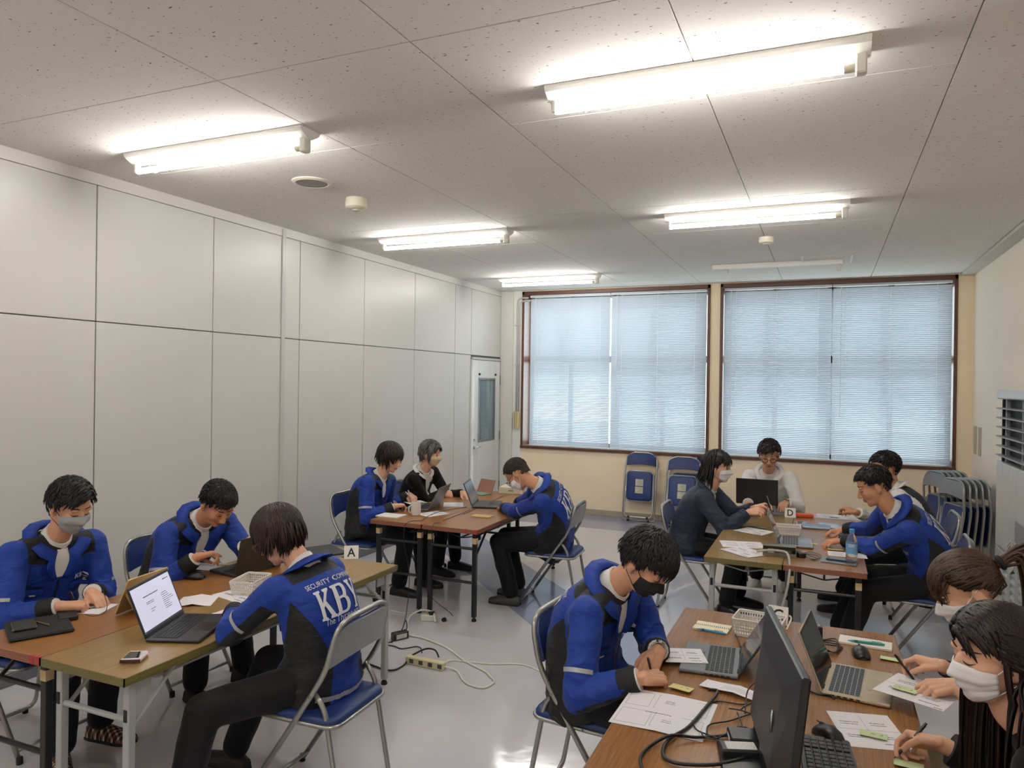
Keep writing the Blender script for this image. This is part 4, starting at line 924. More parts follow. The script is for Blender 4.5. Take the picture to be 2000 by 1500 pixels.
    def collar(name, m, vbot, wid, stand, inner, flare, th0=8):
        """band that runs up one edge of the opening, round the nape and down the other"""
        path = []
        for i in range(9): t = vbot+(.97-vbot)*i/8; path.append((t, edge(max(t, vb))+inner, 0))
        e0 = edge(.97)+inner
        for i in range(1, 12): th = e0+(360-2*e0)*i/12; path.append((.975+.015*math.sin(PI*i/12), th, math.sin(PI*i/12)))
        path += [(t, 360-th, b) for t, th, b in reversed(path[:9])]
        rowsA = []; rowsB = []; rowsC = []
        for i, (t, th, b) in enumerate(path):
            p, n = tsurf(t, th); p = onj(p, n, .004) if t < .93 else p+n*.006
            T, r, dd_ = sfr(t); sgn = 1 if (th % 360) < 180 else -1; outw = (r*sgn*(1-b)*.8+T*(.15*(1-b)+b*.9)).normalized() if b < .98 else T
            top = p+T*stand*(b**.5)+n*.003; wv = wid*(.35+.65*min(1, i/6, (len(path)-1-i)/6))
            fold = top+(r*sgn*(1-b)*.75+n*(.55+.3*b)-T*(.55*b+.25*(1-b))).normalized()*wv if not flare else p+T*(stand+wv*.4)*(.25+.75*b)-n*.004+r*sgn*wv*.3*(1-b)
            h = JB.find_nearest(fold); 
            if h[0] is not None:
                dv = (fold-h[0]).dot(h[1])
                if dv < .006: fold = fold+h[1]*(.006-dv)
            rowsA.append(p); rowsB.append(top); rowsC.append(fold)
        mb = MB(); mb.grid([rowsA, rowsB, rowsC]); o = cpart(name, mb, m, jk, True)
        sm = o.modifiers.new('thick', 'SOLIDIFY'); sm.thickness = .004; sm.offset = 0; return o
    if outfit != 'top' and outfit != 'sweater':
        T1, r1, d1 = sfr(1.0); f1 = d1 if d1.dot(Fd) > 0 else -d1; rows = []
        for up, ra_, rb_ in ((-.030, .082, .080), (-.005, .074, .074), (.018, .064*hs, .066*hs), (.038, .060*hs, .063*hs), (.036, .052*hs, .055*hs)): rows.append([N+T1*(up-.004-.018*math.cos(2*PI*j/20))+r1*(ra_*math.sin(2*PI*j/20))+f1*(rb_*math.cos(2*PI*j/20)+.004) for j in range(20)])
        mb = MB(); mb.grid(rows, True); cpart('shirt_neckband', mb, SHIRT)
        for sgn in ((1, -1) if outfit == 'work' else ()):
            ta = []; tb_ = []
            for dg, dp_, ou in ((3, .010, .004), (10, .040, .008), (20, .050, .012), (34, .036, .014), (55, .026, .014), (80, .020, .012)):
                a = R(dg*sgn); rd = r1*math.sin(a)+f1*math.cos(a); q = N+T1*(.024-.004-.018*math.cos(a))+rd*(.064*hs)+f1*.004; ta.append(q); tb_.append(q+rd*ou-T1*dp_)
            mb = MB(); mb.grid([ta, tb_] if sgn > 0 else [tb_, ta]); o = cpart('shirt_collar', mb, SHIRT); q_ = o.modifiers.new('thick', 'SOLIDIFY'); q_.thickness = .002
    if outfit == 'work':
        collar('collar', BLUE, vb, .060, .030, 0, 0)
    elif outfit == 'navy': collar('collar', J_NAVY, vb, .055, .03, 0, 0); 
    elif outfit == 'cardigan': collar('shirt_collar', SHIRT, .86, .034, .025, -5, 0)
    elif outfit in ('shirt', 'vest'): collar('shirt_collar', SHIRT, .88, .045, .03, 0, 0)
    if outfit == 'cardigan':
        for sgn in (1, -1):
            rows = [[], []]
            for i in range(12):
                t = -.1+(.98+.1)*i/11; a = edge(max(t, vb)) if t > vb else 3*0+2.2
                for k_i, da in ((0, -1.5), (1, 5.5)): rows[k_i].append(tj(min(t, .97), sgn*(a+da), .0065))
            mb = MB(); mb.grid(rows); cpart('button_band', mb, J_BLACK)
    if outfit == 'work':
        def strip(pts, wdt, nm, m, off=.004):
            P_ = [tj(t, th, off) for t, th in pts]; rows = [[], []]
            for i, p in enumerate(P_):
                d = (P_[min(i+1, len(P_)-1)]-P_[max(i-1, 0)]).normalized(); nn = tsurf(*pts[i])[1]; c = d.cross(nn)*wdt/2; rows[0].append(p-c); rows[1].append(p+c)
            mb = MB(); mb.grid(rows); return cpart(nm, mb, m)
        strip([(-.12+(.66+.12)*i/14, 0) for i in range(15)], .009, 'front_zip', ZIP)
        for sgn in (1, -1):
            strip([(.60+.015*i/6, sgn*(14+34*i/6)) for i in range(7)], .006, 'pocket_zip', ZIP)
            # pocket flap
            rows = []
            for i in range(4): rows.append([tj(.57-(.10-.03*abs(j/6-.5)*2)*i/3, sgn*(15+32*j/6), .005) for j in range(7)])
            mb = MB(); mb.grid(rows); o = cpart('pocket_flap', mb, BLUE); q = o.modifiers.new('thick', 'SOLIDIFY'); q.thickness = .003; q.offset = 1
            strip([(-.02+.14*i/6, sgn*(38+8*i/6)) for i in range(7)], .01, 'side_pocket', ZIP)
        # chest letters on the wearer's left, tab on the right pocket
        v, f = kby(.026); v, f = dice(v, f, .02)
        mb = MB(); mb.add([onj(*tsurf(.655+p.y/.48, -30-math.degrees(p.x/.16)), .005) for p in v], f); cpart('chest_letters', mb, PRINT)
        strip([(.505, 24+8*i/3) for i in range(4)], .007, 'pocket_tab', PRINT, .010)
        # back: yoke edge, print, hem stripe
        strip([(-.045, 130+100*i/14) for i in range(15)], .022, 'hem_stripe', REFL)
        strip([(.44, 125+110*i/14) for i in range(15)], .003, 'back_seam', mat('seam_blue', '#102a6e', .7))
        if back_print:
            for nm, (v, f), t0, st_ in (('back_letters', kby(.104), .645, .014), ('back_caption', lay_text('SECURITY COMPANY', .019, .0, width=.26), .805, .03), ('back_motto', lay_text('The Three-way', .022, .0, shear=.25, width=.19), .505, .03)):
                v, f = dice(v, f, st_)
                pts = []
                for p in v:
                    t = t0+p.y/.46; wv, dv = sec(t); th = 180-math.degrees(p.x/(.5*(wv+dv)*1.12)); q, n = tsurf(t, th); pts.append(onj(q, n, .004))
                mb = MB(); mb.add(pts, f); cpart(nm, mb, PRINT)
    if outfit == 'navy':
        pts = [tj(-.12+(.80+.12)*i/14, 0, .004) for i in range(15)]; mb = MB(); mb.tube(pts, .004, 6); cpart('front_zip', mb, ZIP)
        rows = []
        for i in range(5): rows.append([tj(-.165+.07*i/4, 15*j, .006) for j in range(24)])
        mb = MB(); mb.grid(rows, True); cpart('waistband', mb, J_NAVY)
    if outfit in ('shirt',):
        pts = [tj(-.1+(.9+.1)*i/14, 0, .003) for i in range(15)]; mb = MB(); mb.tube(pts, [(.012, .0015)]*15, 6, flat=rn); cpart('placket', mb, SHIRT)
        rows = [[tj(.60-.13*i/3, -(18+24*j/4), .004) for j in range(5)] for i in range(4)]; mb = MB(); mb.grid(rows); cpart('chest_pocket', mb, SHIRT)
    # ---- trousers
    pm = pants or PANT; mb = MB(); mb.ell(Pv-Z*.005-Fd*.015, (.158*sc, .135*sc, .11*sc), 20, 14, rotm(Rt, Fd, Z)); mb.cap(Pv-Rt*.06+Z*.02, Pv+Rt*.06+Z*.02, .12*sc, .12*sc, 16)
    for s in (1, -1):
        mb.cap(hip[s]-Fd*.02, kne[s], .095*sc, .074*sc, 16); dn_ = (ank[s]-kne[s]).normalized(); mb.cap(kne[s], ank[s]-dn_*.02-Z*.0, .073*sc, .064*sc, 16)
    pv_, pf, pn_ = remesh(mb, max(vox, .010), 5)
    nz = np.array([noise.noise(Vector((p[0]*8, p[1]*8, p[2]*12))) for p in pv_]); pv_ = pv_+pn_*(nz*.005)[:, None]
    pv_[:, 2] = np.maximum(pv_[:, 2], .03)
    me = bpy.data.meshes.new('trousers'); me.from_pydata((pv_-bv).tolist(), [], pf); me.materials.append(pm); me.polygons.foreach_set('use_smooth', [True]*len(pf)); me.update(); link('trousers', me, root)
    # ---- shoes
    shm = {'black': mat('shoe_black', '#121214', .55), 'grey': mat('sandal_grey', '#45443f', .6), 'white': mat('sneaker_white', '#c9c7c2', .6), 'plaid': None}.get(shoes)
    if shoes == 'plaid': shm = plaid()
    for s, f in ((1, feet[1]), (-1, feet[0])):
        fdv = Vector((math.cos(R(f[2])), math.sin(R(f[2])), 0)); sd = Vector((fdv.y, -fdv.x, 0)); a = Vector((f[0], f[1], 0))-fdv*.07
        prof = [(-.0, .030, .055), (.03, .038, .068), (.08, .041, .072), (.13, .044, .060), (.18, .048, .048), (.22, .046, .040), (.25, .034, .030), (.262, .015, .02)]
        rows = []
        for y, hw, hh in prof:
            c = a+fdv*y; rows.append([c+sd*(hw*math.copysign(abs(math.cos(t))**.7, math.cos(t)))+Z*(.012+max(0, math.sin(t))*hh*.9-(.006 if math.sin(t) < 0 else 0)) for t in [2*PI*j/16 for j in range(16)]])
        mb = MB(); mb.grid(rows, True); n0 = len(mb.v); mb.add([], []); mb.f.append(tuple(range(n0-len(prof)*16, n0-len(prof)*16+16))); mb.f.append(tuple(reversed(range(n0-16, n0)))); mb.m += [0, 0]
        so = mb.build('shoe', shm, root, 50, base=base)
        mb = MB(); pl = [(a+fdv*y+sd*hw*1.06) for y, hw, hh in prof]+[(a+fdv*y-sd*hw*1.06) for y, hw, hh in reversed(prof)]; mb.prism([(p.x, p.y) for p in pl], .0, .014); mb.build('sole', mat('sole_dark', '#1b1a19', .7) if shoes != 'white' else mat('sole_white', '#cfcdc6', .6), so, base=base)
    # ---- body: head and neck skinned to the torso, torso, arms and hands in one mesh
    hv, hfs, hn = HEAD; hvw = np.array([tuple(Hm @ (Vector(p)*hs)+H) for p in hv])
    Tt, rr_, dd_ = sfr(1.0); Tm = frame_from((dd_ if dd_.dot(Fd) > 0 else -dd_), Tt); off = N-(Tm @ Vector((0, -.03, -.19))*hs)
    tvw = np.array([tuple(Tm @ (Vector(p)*hs)+off) for p in hv]); wgt = np.clip((-.085-hv[:, 2])/.10, 0, 1)*np.clip((.055-hv[:, 1])/.03, 0, 1); wgt = wgt*wgt*(3-2*wgt); hvw = hvw*(1-wgt[:, None])+tvw*wgt[:, None]
    bm_ = MB(); bm_.v = [tuple(p) for p in hvw]; bm_.f = list(hfs); bm_.m = [0]*len(hfs)
    inner = MB()
    rows = [[Vector(cpos(t))+(tsurf(t, 360*j/16)[0]-cpos(t))*.80 for j in range(16)] for t in (-.1, .1, .3, .5, .7, .85, .94)]
    bm_.grid(rows, True)
    grips = {}
    for s, h in ((1, rh), (-1, lh)):
        bm_.cap(sh[s], el[s], .045*sc, .040*sc, 12)
        hmb = MB(); fd = (wr[s]-el[s]).normalized(); tgt = Vector(h['t'])-wr[s]; bk = Vector(h.get('back', (0, 0, 1)))
        hmb.cap(el[s]+fd*.0, wr[s], .036*sc, .0235*sc, 14); hmb.cap(wr[s]-fd*.03, wr[s]+tgt.normalized()*.02, .025*sc, .022*sc, 12)
        grips[s] = hand_shape(hmb, wr[s], tgt, bk, s, h.get('pose', 'rest'), h.get('hs', 1.0)*(.97 if sc > .95 else .9)); grips[s]['el'] = el[s]; grips[s]['w'] = wr[s]
        hv2, hf2, hn2 = remesh(hmb, h.get('vox', .0045), 2); bm_.v_off = len(bm_.v); o = len(bm_.v); bm_.v += [tuple(p) for p in hv2]; bm_.f += [tuple(i+o for i in f) for f in hf2]; bm_.m += [0]*len(hf2)
    sk = skin(tone); body = bm_.build('body', sk, root, True, base=base)
    # ---- face details (sub-parts of the body)
    def hw(p): return Hm @ (Vector(p)*hs)+H
    if eyes:
        dk = mat('lash_dark', '#1a1310', .6, var=0); bw = mat('brow_dark' if not grey else 'brow_grey', '#241b17' if not grey else '#5c5550', .8)
        for s in (-1, 1):
            pts = [hw(hfront(s*(.030+dx), .0018-.0045*(1-(dx/.0150)**2)+s*0, .0010)) for dx in (-.0148, -.010, -.005, 0, .005, .010, .0152)]
            mb = MB(); mb.tube(pts, [.0007, .0014, .0018, .0019, .0018, .0014, .0006], 6); mb.build('eyelashes', dk, body, True, base=base)
            pts = [hw(hfront(s*(.031+dx), .0265+.005*(1-((dx-.004)/.024)**2), .0012)) for dx in (-.019, -.010, 0, .010, .021)]
            mb = MB(); mb.tube(pts, [(.0016, .0012), (.0036, .0016), (.0036, .0016), (.003, .0014), (.0010, .0008)], 6, flat=Hm @ Vector((0, 0, 1))); mb.build('eyebrow', bw, body, True, base=base)
        if not mask:
            lp = mat('lips_'+tone, '#a8655a', .45)
            for zc_, hh in ((-.0585, .0042), (-.0668, .0048)):
                rows = [[hw(hfront(x_, zc_+hh*k*(1-(x_/.0225)**2)**.5 if abs(x_) < .0225 else zc_, .0012)) for x_ in [-.022+.0044*i for i in range(11)]] for k in (-1, 0, 1)]
                mb = MB(); mb.grid(rows); mb.build('lips', lp, body, True, base=base)
    # ---- mask
    if mask:
        mm = mat('mask_'+mask, {'grey': '#9b9ea1', 'white': '#e3dfe2', 'black': '#141518', 'cream': '#d2bd95'}[mask], .75, var=.02, bump=.12, bscale=25, stretch=(.2, .2, 6)); NU, NV = 25, 22; Pg = np.zeros((NV, NU, 3)); Ng = np.zeros((NV, NU, 3))
        for i in range(NV):
            v = i/(NV-1)
            for j in range(NU):
                u = -1+2*j/(NU-1); a = R(u*74); top = .000-.020*abs(u)**1.3; bot = -.112+.034*abs(u)**1.5; z = top+(bot-top)*v
                c = Vector((0, .012, z*.55-.02)); dr = Vector((math.sin(a), math.cos(a), 0)); src = Vector((0, .012, z))+dr*.2; h, n = hray(src, src-dr)
                if h is None: h = Vector((0, .012, z))+dr*.07
                Pg[i, j] = h+dr*(.006+.006*(1-u*u)*math.sin(PI*v)); Ng[i, j] = dr
        Q = Pg.copy()
        for it_ in range(26):
            S = Q.copy(); S[1:-1, 1:-1] = (Q[:-2, 1:-1]+Q[2:, 1:-1]+Q[1:-1, :-2]+Q[1:-1, 2:])/4; S[0, 1:-1] = (Q[0, :-2]+Q[0, 2:]+Q[0, 1:-1]*2)/4; S[-1, 1:-1] = (Q[-1, :-2]+Q[-1, 2:]+Q[-1, 1:-1]*2)/4
            dlt = ((S-Pg)*Ng).sum(2); S = S+Ng*np.maximum(0, -.004-dlt)[:, :, None]; Q = S
        if mask in ('white', 'black'):
            for i in range(NV):
                v = i/(NV-1)
                if .18 < v < .86: Q[i] += Ng[i]*(.0030*(((v-.18)*4.4) % 1-.5))
        mb = MB(); mb.grid([[hw(Q[i, j]) for j in range(NU)][::-1] for i in range(NV)]); mo = mb.build('face_mask', mm, root, True, base=base); so = mo.modifiers.new('thick', 'SOLIDIFY'); so.thickness = .002
        lm = mat('loop_'+mask, {'grey': '#2a2a2c', 'white': '#e8e6e6', 'black': '#141518', 'cream': '#e0d3b8'}[mask], .7, var=0)
        for s in (0, -1):
            x = -1 if s == 0 else 1; j = 0 if s == 0 else NU-1
            for i, earz in ((0, .018), (NV-1, -.038)):
                a0 = Vector(Q[i, j]); e = Vector((x*.083, -.022, earz)); pts = []
                for k in range(9):
                    t = k/8; p = a0*(1-t)+e*t; h, n, _i, _d = HBVH.find_nearest(p); dv = (p-h).dot(n); pts.append(hw(p if dv > .003 else h+n*.003))
                mb = MB(); mb.tube(pts, .0014, 5); mb.build('ear_loop', lm, mo, True, base=base)
    # ---- glasses
    if glasses:
        gm = mat('glasses_'+glasses, {'dark': '#1d1a1a', 'metal': '#6b5a4c', 'tortoise': '#3a2418'}[glasses], .35, .3); g = link('glasses', None, root) if False else None
        ge = bpy.data.objects.new('glasses', None); COL.objects.link(ge); ge.parent = root
        for s in (-1, 1):
            c = Vector((s*.033, .103, .0)); pts = [hw(c+Vector((.024*math.cos(a), -.006*abs(math.cos(a))*(1 if math.cos(a)*s > 0 else 0), .020*math.sin(a)))) for a in [2*PI*k/20 for k in range(20)]]
            mb = MB(); mb.tube(pts, .0025 if glasses != 'metal' else .0014, 6, closed=True); mb.build('rim', gm, ge, True, base=base)
            pts = [hw(p) for p in (Vector((s*.057, .098, .004)), Vector((s*.073, .085, .006)), Vector((s*.083, .0, .010)), Vector((s*.085, -.02, .006)), Vector((s*.083, -.032, -.012)))]
            mb = MB(); mb.tube(bez(pts, 4), .0015, 6); mb.build('temple', gm, ge, True, base=base)
        mb = MB(); mb.tube([hw(Vector((-.009, .103, .004))), hw(Vector((0, .107, .007))), hw(Vector((.009, .103, .004)))], .0015, 6); mb.build('bridge', gm, ge, True, base=base)
    # ---- hair
    if hairst:
        gd = Hm.transposed() @ Vector((0, 0, -1)); hm_, lk = hair(hairst, haircol, gd, seed=int(abs(seat[0]*100+seat[1]*10)) % 97, dens=2.3 if H.y < 4 else 1.3)
        hm_.v = [tuple(hw(p)) for p in hm_.v]; ho = hm_.build('hair', haircol, root, True, base=base); at = ho.data.attributes.new('lock', 'FLOAT', 'POINT'); at.data.foreach_set('value', lk)
    return dict(root=root, grips=grips, hw=hw, Hm=Hm, sh=sh, el=el, wr=wr, base=base, tj=tj, Fd=Fd, rn=rn)
def plaid():
    if 'plaid' in MATS: return MATS['plaid']
    m = bpy.data.materials.new('plaid_felt'); m.use_nodes = True; t = m.node_tree; b = t.nodes['Principled BSDF']; L = t.links; tc = t.nodes.new('ShaderNodeTexCoord'); fs = []
    for rot in (0, 90):
        mp = t.nodes.new('ShaderNodeMapping'); mp.inputs['Rotation'].default_value = (0, 0, R(rot+20)); L.new(tc.outputs['Object'], mp.inputs[0]); w = t.nodes.new('ShaderNodeTexWave'); w.inputs['Scale'].default_value = 14; L.new(mp.outputs[0], w.inputs[0])
        c = t.nodes.new('ShaderNodeMath'); c.operation = 'GREATER_THAN'; c.inputs[1].default_value = .72; L.new(w.outputs['Fac'], c.inputs[0]); fs.append(c.outputs[0])
    ad = t.nodes.new('ShaderNodeMath'); ad.operation = 'ADD'; L.new(fs[0], ad.inputs[0]); L.new(fs[1], ad.inputs[1]); cr = t.nodes.new('ShaderNodeValToRGB'); cr.color_ramp.elements[0].color = lin('#2a1f1c'); cr.color_ramp.elements[1].color = lin('#c9bba6'); e = cr.color_ramp.elements.new(.5); e.color = lin('#7a5a48')
    dv = t.nodes.new('ShaderNodeMath'); dv.operation = 'MULTIPLY'; dv.inputs[1].default_value = .5; L.new(ad.outputs[0], dv.inputs[0]); L.new(dv.outputs[0], cr.inputs[0]); L.new(cr.outputs[0], b.inputs['Base Color']); b.inputs['Roughness'].default_value = .9; MATS['plaid'] = m; return m
HB = hair_mat('black', '#070607', '#171414'); HBR = hair_mat('brown', '#150d0a', '#38241d'); HGR = hair_mat('grey', '#151414', '#6a6763', .5); HDB = hair_mat('darkbrown', '#0e0908', '#281a16'); HLB = hair_mat('lightbrown', '#170f0d', '#523725'); HBZ = hair_mat('buzz', '#241d19', '#40362f', .7)
S_SHORT = dict(front=.055, side=.035, back=.035, vol=.016, fline=.070, sline=.020, bline=-.045, n=330, mess=.035, lift=.012, w=.0075, grav=.2)
S_CROP = dict(front=.035, side=.020, back=.020, vol=.011, fline=.068, sline=.014, bline=-.05, n=420, mess=.022, lift=.005, w=.006, grav=.05)
S_BUZZ = dict(front=.014, side=.012, back=.012, vol=.005, fline=.075, sline=.012, bline=-.058, n=420, mess=.03, lift=.0, w=.0055, grav=.05)
S_BOB = dict(front=.085, side=.155, back=.16, vol=.016, fline=.066, sline=-.01, bline=-.06, n=430, mess=.012, w=.0095, grav=.45, flare=.10, behind=1)
S_SHORTF = dict(front=.085, side=.095, back=.095, vol=.018, fline=.066, sline=.0, bline=-.062, n=420, mess=.016, w=.009, grav=.35)
S_LONG = dict(front=.10, side=.42, back=.46, vol=.016, fline=.066, sline=-.01, bline=-.05, n=640, mess=.012, w=.012, grav=.42, part=.012, party=-.75, rshort=.10, behind=1)
S_PONY = dict(front=.10, side=.12, back=.10, vol=.010, fline=.066, sline=.012, bline=-.045, n=460, mess=.010, w=.009, grav=.05, gather=(0, -.125, .035), bangs=70, bang_len=.095)
# ---------------------------------------------------------------- the people, table by table
def H(px, py, z, t=None, tz=None, pose='rest', **k):
    d = dict(w=P(px, py, z), t=P(t[0], t[1], tz), pose=pose); d.update(k); return d
def D2(o, **k): d = dict(o); d.update(k); return d
# table A
pA1 = person('man in blue work jacket and grey face mask writing at the brown table', (-3.50, 2.33), -4, P(138, 990, 1.135), 22, 2,
    H(178, 1156, .735, (199, 1176), .70, 'rest'), H(120, 1183, .725, (186, 1182), .70, 'pen', back=(-.15, -.55, 1), vox=.0035), ((-3.21, 2.44, 10), (-3.14, 2.19, -35)),
    'work', D2(S_SHORT, front=.075, vol=.022, sweep=.5, fline=.066), HB, 'grey', 'mid', shoes='plaid', vox=.007, pants=PANT_N)
pA2 = person('man with short black hair bent over the A table, no mask, blue work jacket', (-3.50, 3.14), -8, P(425, 985, 1.055), 42, -4,
    H(476, 1063, .83, (500, 1046), .87, 'hold', out=.8), H(386, 1087, .80, (436, 1076), .80, 'point', back=(-.3, -.6, .9), vox=.0035), ((-3.08, 3.25, 10), (-3.12, 2.93, -10)),
    'work', D2(S_CROP, vol=.017, front=.045), HB, None, 'tan', vox=.007, bulge=.07)
pA3 = person('woman with short brown hair seen from behind at the A table, lettered blue jacket', (-2.02, 2.51), 180, P(543, 1046, 1.08), 32, 12,
    dict(w=Vector((-2.40, 2.47, .735)), t=Vector((-2.50, 2.56, .70)), pose='rest', hint=(.35, -1, -.5)), dict(w=Vector((-2.47, 2.78, .73)), t=Vector((-2.56, 2.70, .70)), pose='pen'), ((-2.20, 1.98, 200), (-2.42, 2.50, 180)),
    'work', D2(S_SHORTF, back=.10, side=.10), HBR, None, 'fair', glasses='metal', sc=.96, vox=.007, knee_out=.5, bulge=.06)
# table B
pB1 = person('man with chin-length dark hair in blue work jacket behind the white mug', (-3.48, 5.12), 2, P(762, 894, 1.11), 20, 6,
    H(800, 966, .74, (812, 976), .71, 'pen', vox=.005), H(772, 988, .735, (808, 984), .72, 'hold', vox=.005, back=(-.2, -.4, 1)), ((-3.16, 5.42, 0), (-3.20, 5.10, 0)),
    'work', D2(S_SHORTF, front=.10, side=.11, back=.09, mess=.02), HDB, None, 'fair', vox=.010, bulge=.07)
pB2 = person('grey-haired woman in black cardigan and cream face mask', (-3.50, 5.86), 0, P(841, 886, 1.095), 10, 8,
    H(905, 962, .73, (918, 972), .70, 'rest', vox=.005), H(868, 958, .735, (889, 969), .71, 'pen', vox=.005), ((-3.18, 6.05, 0), (-3.23, 5.80, -10)),
    'cardigan', D2(S_SHORTF, front=.075, part=.02), HGR, 'cream', 'fair', sc=.92, hscale=.95, vox=.010, bulge=.03, grey=1)
pB3 = person('man with buzz cut and glasses bowed over the table, lettered blue jacket back', (-2.05, 5.45), 186, P(1011, 926, 1.05), 52, -4,
    dict(w=Vector((-2.43, 5.46, .72)), t=Vector((-2.50, 5.56, .70)), pose='rest', vox=.005, hint=(-.2, -.8, -.8), su=.025), dict(w=Vector((-2.42, 5.72, .72)), t=Vector((-2.50, 5.66, .70)), pose='pen', vox=.005), ((-2.26, 5.26, 182), (-2.30, 5.50, 178)),
    'work', S_BUZZ, HBZ, 'white', 'tan', glasses='dark', shoes='grey', vox=.010, bulge=.10)
# table D
pD1 = person('woman with dark bob in navy zip jacket and white mask holding a phone', (-.95, 5.86), 0, P(1402, 912, 1.12), 6, -2,
    H(1474, 992, .83, (1500, 988), .85, 'hold', vox=.005, back=(0, .6, .6)), H(1462, 1000, .80, (1496, 996), .83, 'hold', vox=.005, back=(0, -.6, .6)), ((-.62, 6.06, 0), (-.68, 5.76, -15)),
    'navy', S_BOB, HB, 'white', 'fair', sc=.95, vox=.010, bulge=.04)
pD2 = person('man in white shirt and round glasses behind the black laptop', (-.44, 7.05), -92, P(1502, 889, 1.15), 22, 6,
    H(1534, 982, .775, (1516, 1000), .75, 'rest', vox=.005), H(1462, 985, .775, (1475, 1003), .75, 'rest', vox=.005), ((-.30, 6.74, -90), (-.54, 6.72, -95)),
    'shirt', D2(S_SHORT, front=.07, vol=.022, mess=.05, lift=.02), HDB, None, 'mid', glasses='tortoise', shoes='white', vox=.010, bulge=.04, pants=PANT_N)
pD3 = person('man with cropped black hair in blue work jacket behind the water bottle', (.60, 5.38), 178, P(1706, 950, 1.13), 26, 6,
    H(1644, 1054, .735, (1606, 1062), .705, 'type', vox=.0045, out=.4), H(1648, 1034, .735, (1612, 1040), .705, 'type', vox=.005), ((.12, 5.05, 190), (.10, 5.52, 175)),
    'work', D2(S_CROP, sline=.022, vol=.013), HB, None, 'tan', vox=.009, bulge=.08)
pD4 = person('man in white shirt and dark vest raising a pen, half hidden behind another', (.66, 6.40), 182, P(1728, 915, 1.115), 14, 14,
    H(1694, 1023, .725, (1654, 1021), .70, 'flat', vox=.005), H(1672, 1000, .775, (1642, 988), .80, 'hold', vox=.005), ((.15, 6.20, 180), (.15, 6.55, 180)),
    'vest', D2(S_SHORT, vol=.020, mess=.045), HB, None, 'tan', vox=.010, back_print=False)
# table C
pC1 = person('man in blue work jacket and black face mask writing on a yellow note', (-.83, 2.88), -8, P(1263, 1100, 1.075), 40, -8,
    H(1286, 1270, .745, (1268, 1302), .705, 'rest', vox=.003, back=(.2, .3, 1), out=.9), H(1258, 1324, .725, (1326, 1322), .695, 'pen', vox=.0026, back=(-.1, -.55, 1)), ((-.60, 2.98, 0), (-.60, 2.66, -8)),
    'work', D2(S_SHORT, front=.082, side=.05, back=.04, vol=.020, n=480, mess=.02, lift=.004, sweep=.05, sline=.026, topk=1.1), HB, 'black', 'mid', vox=.006, bulge=.08)
pC2 = person('woman with brown ponytail and white mask holding a pen, half hidden', (.66, 2.74), 182, P(1886, 1152, 1.10), 30, 6,
    H(1868, 1338, .775, (1808, 1345), .755, 'hold', vox=.003, back=(.2, -.3, 1)), H(1842, 1300, .80, (1768, 1280), .80, 'hold', vox=.003, back=(-.1, .2, 1)), ((.28, 2.46, 195), (.28, 2.86, 180)),
    'top', S_PONY, HLB, 'white', 'fair', sc=.93, hscale=.98, vox=.008, pants=PANT_K, knee_out=.4)
pC3 = person('woman with long dark hair in black sweater and white mask, nearest the camera', (.66, 2.02), 176, P(1942, 1280, 1.11), 9, 22,
    H(1880, 1560, .72, (1810, 1510), .70, 'rest', vox=.003), H(1838, 1452, .745, (1762, 1440), .725, 'pen', vox=.0026, back=(.1, .75, .75)), ((.32, 1.9, 180), (.32, 2.2, 180)),
    'sweater', D2(S_LONG, front=.075), HDB, 'white', 'fair', sc=.93, hscale=.95, vox=.007)
# ponytail and its band
def ponytail(p):
    hw = p['hw']; a = Vector((0, -.125, .035)); mb = MB(); lk = []; rnd = random.Random(3)
    for i in range(60):
        o = Vector((rnd.gauss(0, .010), rnd.gauss(0, .008), rnd.gauss(0, .010))); pts = [hw(a+o*.5)]; d = Vector((0, -.6, .2)); q = pts[0]
        end = hw(a)+Vector((.12, -.01, -.20)); m = hw(a+Vector((0, -.07, .0)))+Vector((.02, 0, .01))
        pts = bez([hw(a+o*.4), m+o*1.2, m*.35+end*.65+o*2.2+Vector((.02, 0, .03)), end+o*2.5], 5); n = len(pts); o0 = len(mb.v); mb.tube(pts, [.006*(1-.75*k/n) for k in range(n)], 5); lk += [rnd.random()*.8+.2]*(len(mb.v)-o0)
    ob = mb.build('ponytail', HLB, p['root'], True, base=p['base']); ob.data.attributes.new('lock', 'FLOAT', 'POINT').data.foreach_set('value', lk)
    mb = MB(); Hm = p['Hm']; c = hw(a+Vector((0, -.012, 0))); x = Hm @ Vector((1, 0, 0)); z = Hm @ Vector((0, 0, 1)); mb.tube([c+x*(.019*math.cos(t))+z*(.019*math.sin(t)) for t in [2*PI*k/14 for k in range(14)]], .007, 8, closed=True); mb.build('hair_band', mat('hairband', '#141214', .7), p['root'], True, base=p['base'])
ponytail(pC2)
